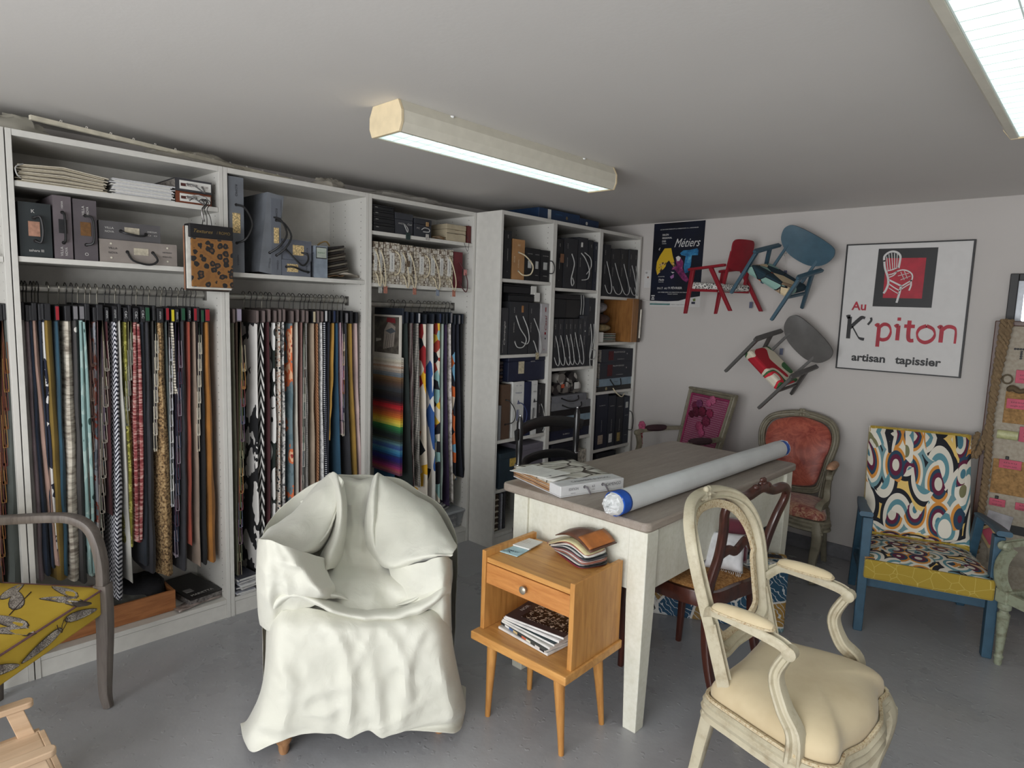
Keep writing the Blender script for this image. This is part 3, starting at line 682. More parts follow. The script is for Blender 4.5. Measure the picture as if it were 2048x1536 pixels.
# ---------------------------------------------------------------- yellow armchair, left edge
AG = wood('grey_washed_wood', (112, 104, 98), (82, 75, 70), 'Z', 5, .5, 8)
def dragon(t):
    v = t.co(); n = t.noise(v, 160, 3, .7)
    t.col(t.ramp(t.noise(v, 5, 3), [(.3, (190, 158, 48)), (.7, (206, 175, 62))])); t.bump(t.noise(v, 300, 2), .15, .001)
YEL = pat('mustard_yellow_linen', dragon, .85)
fdir = V((.75, .66)).normalized(); e1 = V((.66, -.75))
corner = V((.355, -1.485)); ctr = corner + V((.66, -.75)) * .26 - V((.75, .66)) * .2
M = place(ctr.x, ctr.y, fdir.x, fdir.y)
t = thing('upholstered_armchair', 'grey wood armchair with mustard seat printed with dragonfly wings', 'armchair', M=M)
# local: front = +y, the corner we see is at local x = -.26 (left when facing), y = .24
sy, sx = .2, .26
so = rrect(sx * 2, sy * 2, .025, 3)
sm = MB().dome([(x, y) for x, y in so], .375, .105, rings=7)
seat = obj('seat_cushion', MB().prism(so, .345, .438), YEL, t, bevel=.006)
obj('seat_crown', MB().dome([(x * .985, y * .985) for x, y in so], .425, .035, rings=7), YEL, t)
pp = [V((x * 1.005, y * 1.01, .436)) for x, y in so]
obj('piping', MB().tube(pp, .0035, 6, closed=True), mat((118, 84, 86), .8), t)
def wingm(t):
    v = t.co(); d = t.vor(v, 150, 'DISTANCE_TO_EDGE'); n = t.noise(v, 30, 3)
    t.col(t.mix(t.ramp(d, [(.02, (255, 255, 255)), (.12, (0, 0, 0))]), t.ramp(n, [(.35, (120, 112, 108)), (.65, (205, 198, 188))]), (74, 66, 62)))
WING = pat('printed_wing_texture', wingm, .85)
def leafshape(mb, c, L, w, ang, zf, n=14, flat='z', off=.0012):
    a = rad(ang); pts = []
    for k in range(n):
        q = 2 * PI * k / n; px, py = L / 2 * math.cos(q), w / 2 * math.sin(q) * (1 + .35 * math.cos(q)); pts.append((c[0] + px * math.cos(a) - py * math.sin(a), c[1] + px * math.sin(a) + py * math.cos(a)))
    o = [zf(x, y) for x, y in pts]; cc = zf(c[0], c[1]); mb.add(o + [cc], [(i, (i + 1) % n, n) for i in range(n)])
def ztop(x, y):
    e = min(.999, max(abs(x) / sx, abs(y) / sy) / .985); a = math.acos(e ** (1 / .55)); return (x, y, .4262 + .035 * (.25 + .75 * math.sin(a)))
w_ = MB(); ow = MB()
for c, L, w, a in [((-.19, .11), .15, .034, 62), ((-.13, .16), .15, .04, 100), ((-.1, .02), .16, .036, 40), ((.03, .1), .15, .042, 75), ((.08, .14), .14, .038, 110), ((.16, .02), .18, .042, 60), ((-.02, -.1), .16, .04, 30), ((-.17, -.05), .15, .036, 20)]:
    leafshape(ow, c, L * 1.07, w * 1.14, a, lambda x, y: (x, y, ztop(x, y)[2] - .0006)); leafshape(w_, c, L, w, a, ztop)
obj('wing_print', w_, WING, t, smooth=False); obj('wing_outline', ow, mat((58, 50, 44), .85), t, smooth=False)
fz = MB(); fo = MB()
fzf = lambda o: (lambda x, z: (x, sy + o, z))
for c, L, w, a in [((-.14, .40), .15, .026, 14), ((.03, .385), .16, .028, 172), ((.18, .395), .13, .026, 20)]:
    leafshape(fo, c, L * 1.05, w * 1.15, a, fzf(.0052)); leafshape(fz, c, L, w, a, fzf(.0062))
obj('wing_print', fz, WING, t, smooth=False); obj('wing_outline', fo, mat((58, 50, 44), .85), t, smooth=False)
an = MB()
for pts in ([(-.05, .385), (-.035, .40), (-.03, .42)], [(-.05, .385), (-.05, .407), (-.06, .422)], [(-.045, .385), (-.07, .405), (-.075, .421)]):
    an.tube([(x, sy + .007, z) for x, z in pts], .0011, 4)
an.tube(catmull([(.0, .08, .4605), (-.08, .05, .4605), (-.16, .02, .4595)], 4), .0016, 4)
obj('dragonfly_body', an, mat((58, 40, 40), .8), t)
for s in (-1, 1):
    fl = catmull([(s * .262, .195, .45), (s * .262, .197, .3), (s * .26, .192, .15), (s * .252, .195, .05), (s * .245, .21, 0)], 4)
    obj('front_leg', MB().sweep(fl, rrect(.042, .046, .007, 2), [1.05 - .012 * i - .0012 * i * i for i in range(len(fl))], up=(0, 1, 0)), AG, t)
    obj('rear_leg', MB().sweep([(s * .24, -.18, .5), (s * .24, -.185, .25), (s * .25, -.2, 0)], rrect(.036, .036, .006, 2), [1.1, 1, .7], up=(0, 1, 0)), AG, t)
    ap = catmull([(s * .26, -.2, .66), (s * .265, -.1, .67), (s * .268, .02, .68), (s * .27, .09, .678), (s * .27, .145, .653), (s * .268, .175, .6), (s * .265, .192, .52), (s * .262, .195, .44)], 5)
    obj('arm', MB().sweep(ap, rrect(.03, .042, .008, 2), up=(1, 0, 0)), AG, t)
    br = catmull([(s * .282, .17, .62), (s * .287, .155, .56), (s * .287, .165, .5), (s * .28, .185, .46)], 4)
    obj('arm_brace', MB().sweep(br, rrect(.014, .02, .004, 2), up=(1, 0, 0)), AG, t)
obj('back_rest', MB().hexa([(-.23, -.21, .42), (.23, -.21, .42), (.23, -.17, .42), (-.23, -.17, .42)], [(-.22, -.24, .82), (.22, -.24, .82), (.22, -.2, .82), (-.22, -.2, .82)]), YEL, t, bevel=.02)
# ---------------------------------------------------------------- small pale wood chair, bottom left corner
PW = wood('pale_beech', (206, 178, 148), (190, 158, 126), 'Y', 4, .55, 8)
t = thing('child_chair', 'small pale unfinished beech chair cut off by the bottom left corner', 'chair', M=MX.Translation((.832, -1.98, 0)))
for s in (-1, 1):
    a = MB().prism([(x, y) for x, y in rrect(.036, .34, .017, 5, s * .138, .06)], .285, .303)
    obj('armrest', a, PW, t, bevel=.003)
    x = s * .135
    obj('front_post', MB().hexa([(x - .011, .245, 0), (x + .011, .245, 0), (x + .011, .285, 0), (x - .011, .285, 0)], [(x - .011, .165, .285), (x + .011, .165, .285), (x + .011, .205, .285), (x - .011, .205, .285)]), PW, t, bevel=.002)
    obj('rear_post', MB().hexa([(x - .011, -.22, 0), (x + .011, -.22, 0), (x + .011, -.18, 0), (x - .011, -.18, 0)], [(x - .011, -.1, .285), (x + .011, -.1, .285), (x + .011, -.06, .285), (x - .011, -.06, .285)]), PW, t, bevel=.002)
    obj('side_rail', MB().box(x - .009, x + .009, -.14, .24, .175, .205), PW, t, bevel=.002)
obj('seat', MB().box(-.126, .126, -.13, .235, .19, .205), PW, t, bevel=.003)
obj('front_rail', MB().box(-.126, .126, .235, .25, .165, .205), PW, t, bevel=.002)
# ---------------------------------------------------------------- worn green-white armchair frame, right edge
GW = painted('worn_green_white_paint', (152, 158, 136), (92, 84, 60), 26)
t = thing('bare_armchair_frame', 'worn pale green fluted armchair frame without upholstery at right edge', 'armchair', M=place(2.905, 1.335, -.6, -.8) @ MX.Diagonal((1, 1, .84, 1)))
def fluted(x, y, z1, r):
    m_ = MB(); n = 24; prof = [(.5, 0), (.62, .012), (.6, .03), (.78, .045), (.55, .055), (.62, .07), (.95, z1 - .08), (1.0, z1 - .06), (.7, z1 - .05), (.7, z1 - .04), (1.05, z1 - .03), (1.05, z1)]
    vs = []
    for k, z in prof:
        for q in range(n): rr = r * k * (1 - (.1 if q % 2 and .08 < z < z1 - .08 or (q % 2 and z in (.07,)) else 0)); a = 2 * PI * q / n; vs.append((x + rr * math.cos(a), y + rr * math.sin(a), z))
    L = len(prof); fs = [(i * n + q, i * n + (q + 1) % n, (i + 1) * n + (q + 1) % n, (i + 1) * n + q) for i in range(L - 1) for q in range(n)] + [tuple(reversed(range(n))), tuple(range((L - 1) * n, L * n))]
    return m_.add(vs, fs)
for x, y in ((.22, .22), (-.22, .22), (.19, -.18), (-.19, -.18)):
    lg = obj('leg', fluted(x, y, .33, .024), GW, t)
    obj('corner_block', MB().box(x - .027, x + .027, y - .027, y + .027, .33, .4), GW, t, bevel=.004)
for a, b in (((-.195, .225), (.195, .225)), ((-.165, -.185), (.165, -.185)), ((.222, -.15), (.222, .195)), ((-.222, -.15), (-.222, .195))):
    obj('seat_rail', MB().sweep([(a[0], a[1], .365), (b[0], b[1], .365)], [(-.013, -.026), (-.013, .028), (.006, .028), (.014, .02), (.008, .01), (.014, 0), (.008, -.01), (.014, -.02), (.006, -.026)]), GW, t)
for s in (-1, 1):
    sp = catmull([(s * .222, .225, .39), (s * .232, .245, .45), (s * .245, .235, .53), (s * .25, .19, .60)], 5)
    obj('arm_support', MB().sweep(sp, mould(.019, .018), up=(1, 0, 0)), GW, t)
    ap = catmull([(s * .25, .215, .625), (s * .25, .12, .635), (s * .235, -.06, .655), (s * .2, -.2, .69)], 5)
    ar = obj('arm', MB().sweep(ap, mould(.017, .013), up=(0, 0, 1)), GW, t)
    obj('scroll', MB().lathe([(0, -.022), (.018, -.021), (.024, -.012), (.02, 0), (.024, .012), (.018, .021), (0, .022)], 14, (s * .25, .222, .615), 'x'), GW, ar)
    obj('back_stile', MB().sweep([(s * .19, -.18, .4), (s * .2, -.22, .65), (s * .2, -.27, .92)], mould(.018, .016), up=(0, 1, 0)), GW, t)
for z in (.5, .9): obj('back_rail', MB().sweep([(-.2, -.21 - .13 * (z - .5), z), (.2, -.21 - .13 * (z - .5), z)], mould(.02, .015), up=(0, 1, 0)), GW, t)
# ---------------------------------------------------------------- miniature chairs hung on the wall
def mini(name, label, M, wm_, fab, kind='oval'):
    t = thing(name, label, 'wall chair', M=M); w, d = .148, .125
    for s in (-1, 1):
        x = s * w
        obj('front_leg', MB().hexa([(x - .009, d + .035, 0), (x + .009, d + .035, 0), (x + .009, d + .057, 0), (x - .009, d + .057, 0)], [(x - .009, d - .03, .27), (x + .009, d - .03, .27), (x + .009, d + .0, .27), (x - .009, d + .0, .27)]), wm_, t, bevel=.003)
        obj('rear_leg', MB().hexa([(x - .009, -d - .06, 0), (x + .009, -d - .06, 0), (x + .009, -d - .038, 0), (x - .009, -d - .038, 0)], [(x - .009, -.045, .27), (x + .009, -.045, .27), (x + .009, -.015, .27), (x - .009, -.015, .27)]), wm_, t, bevel=.003)
        pa = [(x - .013, -d - .01), (x + .013, -d - .01), (x + .016, d * .2), (x + .016, d - .005), (x + .008, d + .02), (x - .008, d + .02), (x - .015, d - .005), (x - .013, d * .2)]
        obj('armrest', MB().prism(pa, .268, .284), wm_, t, bevel=.003)
        obj('seat_rail', MB().hexa([(x - .006, -.08, .118), (x + .006, -.08, .118), (x + .006, d - .005, .138), (x - .006, d - .005, .138)], [(x - .006, -.08, .134), (x + .006, -.08, .134), (x + .006, d - .005, .154), (x - .006, d - .005, .154)]), wm_, t)
        obj('back_post', MB().hexa([(s * .1 - .008, -.085, .13), (s * .1 + .008, -.085, .13), (s * .1 + .008, -.07, .13), (s * .1 - .008, -.07, .13)], [(s * .1 - .007, -.152, .36), (s * .1 + .007, -.152, .36), (s * .1 + .007, -.14, .36), (s * .1 - .007, -.14, .36)]), wm_, t)
    obj('seat_cushion', MB().hexa([(-w * .93, -.105, .128), (w * .93, -.105, .128), (w * .93, d + .015, .140), (-w * .93, d + .015, .140)], [(-w * .93, -.105, .168), (w * .93, -.105, .168), (w * .93, d + .015, .200), (-w * .93, d + .015, .200)]), fab, t, bevel=.016)
    if kind == 'oval': o = [(-.168, .365), (-.16, .395), (-.135, .412), (-.06, .418), (.06, .418), (.135, .412), (.16, .395), (.168, .365), (.15, .315), (.10, .275), (.04, .258), (-.04, .258), (-.10, .275), (-.15, .315)]
    else: o = [(-.09, .255), (-.095, .33), (-.1, .395), (-.09, .42), (-.06, .43), (.06, .43), (.09, .42), (.1, .395), (.095, .33), (.09, .255)]
    n = []
    for c in catmull([(x, z, 0) for x, z in o], 4, closed=True): n.append((c.x, c.y))
    f = lambda x, z, q: V((x, -.095 - .22 * (z - .2) - .02 * (1 - (x / .165) ** 2) + q, z))
    N = len(n); cx = V((0, 0, .34)); vs = [f(x, z, -.005) for x, z in n] + [f(x, z, .005) for x, z in n] + [f(0, .34, -.005), f(0, .34, .005)]
    fs = [(i, (i + 1) % N, (i + 1) % N + N, i + N) for i in range(N)] + [((i + 1) % N, i, 2 * N) for i in range(N)] + [(i + N, (i + 1) % N + N, 2 * N + 1) for i in range(N)]
    obj('backrest', MB().add(vs, fs), wm_, t)
    return t
def wallM(x, y, z, roll, yaw, pitch=0, s=1.0):
    # chair-local front (+y) -> out of the wall (-y) at yaw 0
    return MX.Translation((x, y, z)) @ MX.Rotation(rad(roll), 4, 'Y') @ MX.Rotation(rad(180 + yaw), 4, 'Z') @ MX.Rotation(rad(pitch), 4, 'X') @ MX.Scale(s, 4)
def bwt(t):
    v = t.co(scale=(1, 1, 1)); d = t.vor(v, 42, 'DISTANCE_TO_EDGE'); t.col(t.ramp(d, [(0, (222, 220, 214)), (.13, (34, 34, 34)), (.26, (224, 222, 216)), (.36, (50, 50, 50)), (.42, (228, 226, 220))], True))
def mapf(t):
    v = t.co(); c = t.vor(v, 11, 'F1', 1, 'Color'); e = t.vor(v, 11, 'DISTANCE_TO_EDGE')
    p = t.ramp(c, [(0, (206, 92, 42)), (.25, (216, 196, 160)), (.45, (30, 54, 66)), (.6, (140, 176, 166)), (.78, (176, 150, 122))], True); t.col(t.mix(t.ramp(e, [(0, (255, 255, 255)), (.02, (0, 0, 0))], True), p, (24, 26, 30)))
def flo(t):
    v = t.co(); c = t.vor(v, 9, 'SMOOTH_F1', 1, 'Color'); t.col(t.ramp(c, [(0, (170, 30, 44)), (.36, (214, 205, 184)), (.5, (60, 104, 62)), (.6, (206, 46, 60)), (.72, (222, 214, 196))], True))
mini('mini_armchair', 'small red wooden chair with black and white seat hung on the wall', wallM(.945, 1.90, 1.475, -4, -103, 0, 1.03), mat((140, 30, 42), .5, var=.05), pat('black_white_geometric', bwt, .9), 'tall')
mini('mini_armchair', 'small blue wooden chair with oval back hung tilted on the wall', wallM(1.235, 1.88, 1.555, 31, 0, -15, 1.02), mat((58, 88, 104), .5, var=.05), pat('map_print_fabric', mapf, .9))
mini('mini_armchair', 'small grey wooden chair with red floral seat hung tilted on the wall', wallM(1.225, 1.88, 1.045, 42, 0, -15, 1.02), mat((84, 82, 80), .5, var=.05), pat('red_floral_fabric', flo, .9))
for i, (x, z) in enumerate([(1.255, 1.86), (1.27, 1.37), (1.05, 1.66)]):
    t = thing('wall_hook', ['small wire hook and price tag beside the blue wall chair', 'small wire hook and price tag beside the grey wall chair', 'small wire hook and price tag beside the red wall chair'][i], 'hook', (x, YB, z))
    obj('hook', MB().tube(catmull([(0, 0, 0), (0, -.02, 0), (-.004, -.028, -.012), (-.006, -.02, -.018)], 4), .0018, 6), mat((190, 190, 188), .3, .8), t)
    obj('string', MB().tube(catmull([(0, -.02, 0), (.006, -.03, -.06), (.012, -.035, -.11)], 4), .0008, 4), mat((210, 208, 200), .8), t)
    obj('tag', MB().box(.004, .024, -.036, -.034, -.15, -.11), mat((90, 96, 120), .7), t)
# ---------------------------------------------------------------- data: hanging samples (bay, y top, y bottom, z bottom, thickness, material, look, style, tag) and shelf binders (shelf, y0, y1, z0, z1, colour, look, style, lying)
HANG = [
('L',-1.664,-1.691,0.359,0.030,'rust_wf','rust brown loop','fall',None),
('L',-1.634,-1.666,0.253,0.050,'green_grey','grey green drape','sheet',None),
('A',-1.602,-1.602,0.381,0.025,'pale_grey','pale grey','sheet',None),
('A',-1.588,-1.587,0.367,0.020,'mauve','mauve','sheet',None),
('A',-1.577,-1.568,0.381,0.022,'navy','plain navy','sheet',None),
('A',-1.565,-1.533,0.412,0.028,'dusty_pink','dusty pink','sheet',None),
('A',-1.552,-1.548,0.406,0.016,'navy','deep navy','sheet',None),
('A',-1.541,-1.537,0.433,0.020,'navy_blot','navy white blotched','sheet',None),
('A',-1.522,-1.518,0.351,0.045,'mustard','mustard velvet','sheet',None),
('A',-1.499,-1.509,0.364,0.020,'teal','teal','sheet','red'),
('A',-1.461,-1.480,0.335,0.035,'cream_bark','cream bark textured','sheet',None),
('A',-1.439,-1.452,0.317,0.028,'sprig','charcoal sprigged','sheet','grey'),
('A',-1.418,-1.421,0.339,0.030,'teal_leaf','pale teal leaf','sheet','grey'),
('A',-1.400,-1.408,0.440,0.030,'brown_wf','brown loop','fall',None),
('A',-1.378,-1.401,0.396,0.022,'grey_floral','grey rust floral','sheet',None),
('A',-1.355,-1.373,0.304,0.040,'taupe_wf','taupe tweed loop','fall',None),
('A',-1.339,-1.349,0.571,0.018,'wine','wine tweed','sheet','white'),
('A',-1.307,-1.329,0.209,0.030,'herring','navy herringbone','sheet','white'),
('A',-1.296,-1.287,0.267,0.016,'white_cloth','plain white','sheet',None),
('A',-1.272,-1.278,0.423,0.025,'lime','lime speckled','sheet','white'),
('A',-1.259,-1.273,0.933,0.020,'grey_wf','short grey loop','fall',None),
('A',-1.232,-1.248,0.435,0.035,'red_hatch','red crosshatched','sheet','white'),
('A',-1.210,-1.224,0.326,0.028,'blue_black','blue black','sheet','white'),
('A',-1.192,-1.202,0.287,0.030,'charcoal','charcoal','sheet','green'),
('A',-1.170,-1.171,0.815,0.020,'cream_wf','short cream loop','fall',None),
('A',-1.139,-1.138,0.257,0.045,'tan_tweed','tan tweed','sheet','white'),
('A',-1.120,-1.111,0.564,0.020,'white_wf','white loop','fall','red'),
('A',-1.099,-1.091,1.042,0.022,'cream_hatch','short cream hatched','sheet','yellow'),
('A',-1.081,-1.097,0.336,0.025,'plum_wf','plum tweed loop','fall','white'),
('A',-1.056,-1.074,0.261,0.028,'charcoal','dark slate','sheet','green'),
('A',-1.034,-1.050,0.370,0.018,'rust','rust red','sheet','white'),
('A',-1.011,-1.014,0.263,0.018,'taupe','plain taupe','sheet','red'),
('A',-0.999,-1.002,0.791,0.018,'cream_wf','long cream loop','fall',None),
('A',-0.980,-0.988,0.265,0.022,'black','plain black','sheet','green'),
('A',-0.955,-0.953,0.267,0.035,'amber_wf','amber orange','sheet','red'),
('B',-0.847,-0.845,0.172,0.020,'sage','pale sage','sheet','taupe'),
('B',-0.816,-0.812,0.162,0.040,'moss_wf','mossy multicolour loop','fall','lilac'),
('B',-0.740,-0.745,0.118,0.020,'retro','black white retro','sheet','taupe'),
('B',-0.709,-0.719,0.211,0.022,'leaf_bw','black leaf stripe','sheet','taupe'),
('B',-0.685,-0.689,0.203,0.016,'wine','burgundy','sheet','taupe'),
('B',-0.654,-0.664,0.196,0.020,'ovals','white black oval','sheet','taupe'),
('B',-0.632,-0.638,0.189,0.016,'smallprint','small scroll print','sheet','taupe'),
('B',-0.612,-0.612,0.182,0.018,'grey_tweed','grey white tweed','sheet','taupe'),
('B',-0.569,-0.570,0.170,0.020,'blue_floral','blue orange floral','sheet','taupe'),
('B',-0.543,-0.543,0.163,0.016,'linen','white linen','sheet','taupe'),
('B',-0.512,-0.516,0.156,0.022,'cream_wf2','cream grey loop','fall','taupe'),
('B',-0.494,-0.488,0.148,0.016,'hound','grey houndstooth','sheet','taupe'),
('B',-0.454,-0.455,0.139,0.024,'beige','plain beige','sheet','cream'),
('B',-0.435,-0.426,0.132,0.018,'rust_stripe','rust striped','sheet','taupe'),
('B',-0.413,-0.398,0.124,0.018,'offwhite','off white boucle','sheet','taupe'),
('B',-0.391,-0.380,0.119,0.020,'navy_grid','navy white grid','sheet','white'),
('B',-0.369,-0.380,0.119,0.020,'midnight','midnight blue','sheet',None),
('B',-0.346,-0.366,0.755,0.016,'ochre','ochre','sheet','blue'),
('B',-0.324,-0.285,0.093,0.022,'petrol','petrol blue','sheet',None),
('B',-0.301,-0.281,0.771,0.020,'pink_cards','pastel card','fall',None),
('B',-0.272,-0.211,0.073,0.026,'charcoal','charcoal felt','sheet','grey'),
('B',-0.242,-0.180,0.093,0.026,'gold','gold velvet','sheet',None),
('B',-0.213,-0.175,0.401,0.018,'blush','pale blush','sheet',None),
('C',0.111,0.169,0.407,0.020,'green_black','dark bottle green','sheet',None),
('C',0.149,0.176,0.406,0.020,'wine_hatch','wine black striped','sheet',None),
('C',0.191,0.224,0.397,0.022,'bw_tweed','black white tweed','sheet','white'),
('C',0.241,0.283,0.264,0.020,'abstract','yellow red abstract','sheet',None),
('C',0.296,0.340,0.268,0.020,'abstract_blue','blue white abstract','sheet',None),
('C',0.345,0.375,0.276,0.022,'abstract2','multicolour collage','sheet','blue'),
('C',0.371,0.390,0.289,0.016,'pale_teal','pale teal','sheet',None),
('C',0.398,0.452,0.239,0.022,'purple','deep purple','sheet',None),
('C',0.429,0.480,0.255,0.018,'fluffy','fluffy white','sheet','grey'),
('C',0.460,0.496,0.395,0.018,'ikat','orange blue ikat','sheet',None),
('C',0.492,0.558,0.400,0.020,'midnight','midnight navy','sheet','grey'),
('C',0.520,0.566,0.399,0.014,'black','jet black','sheet',None),
]
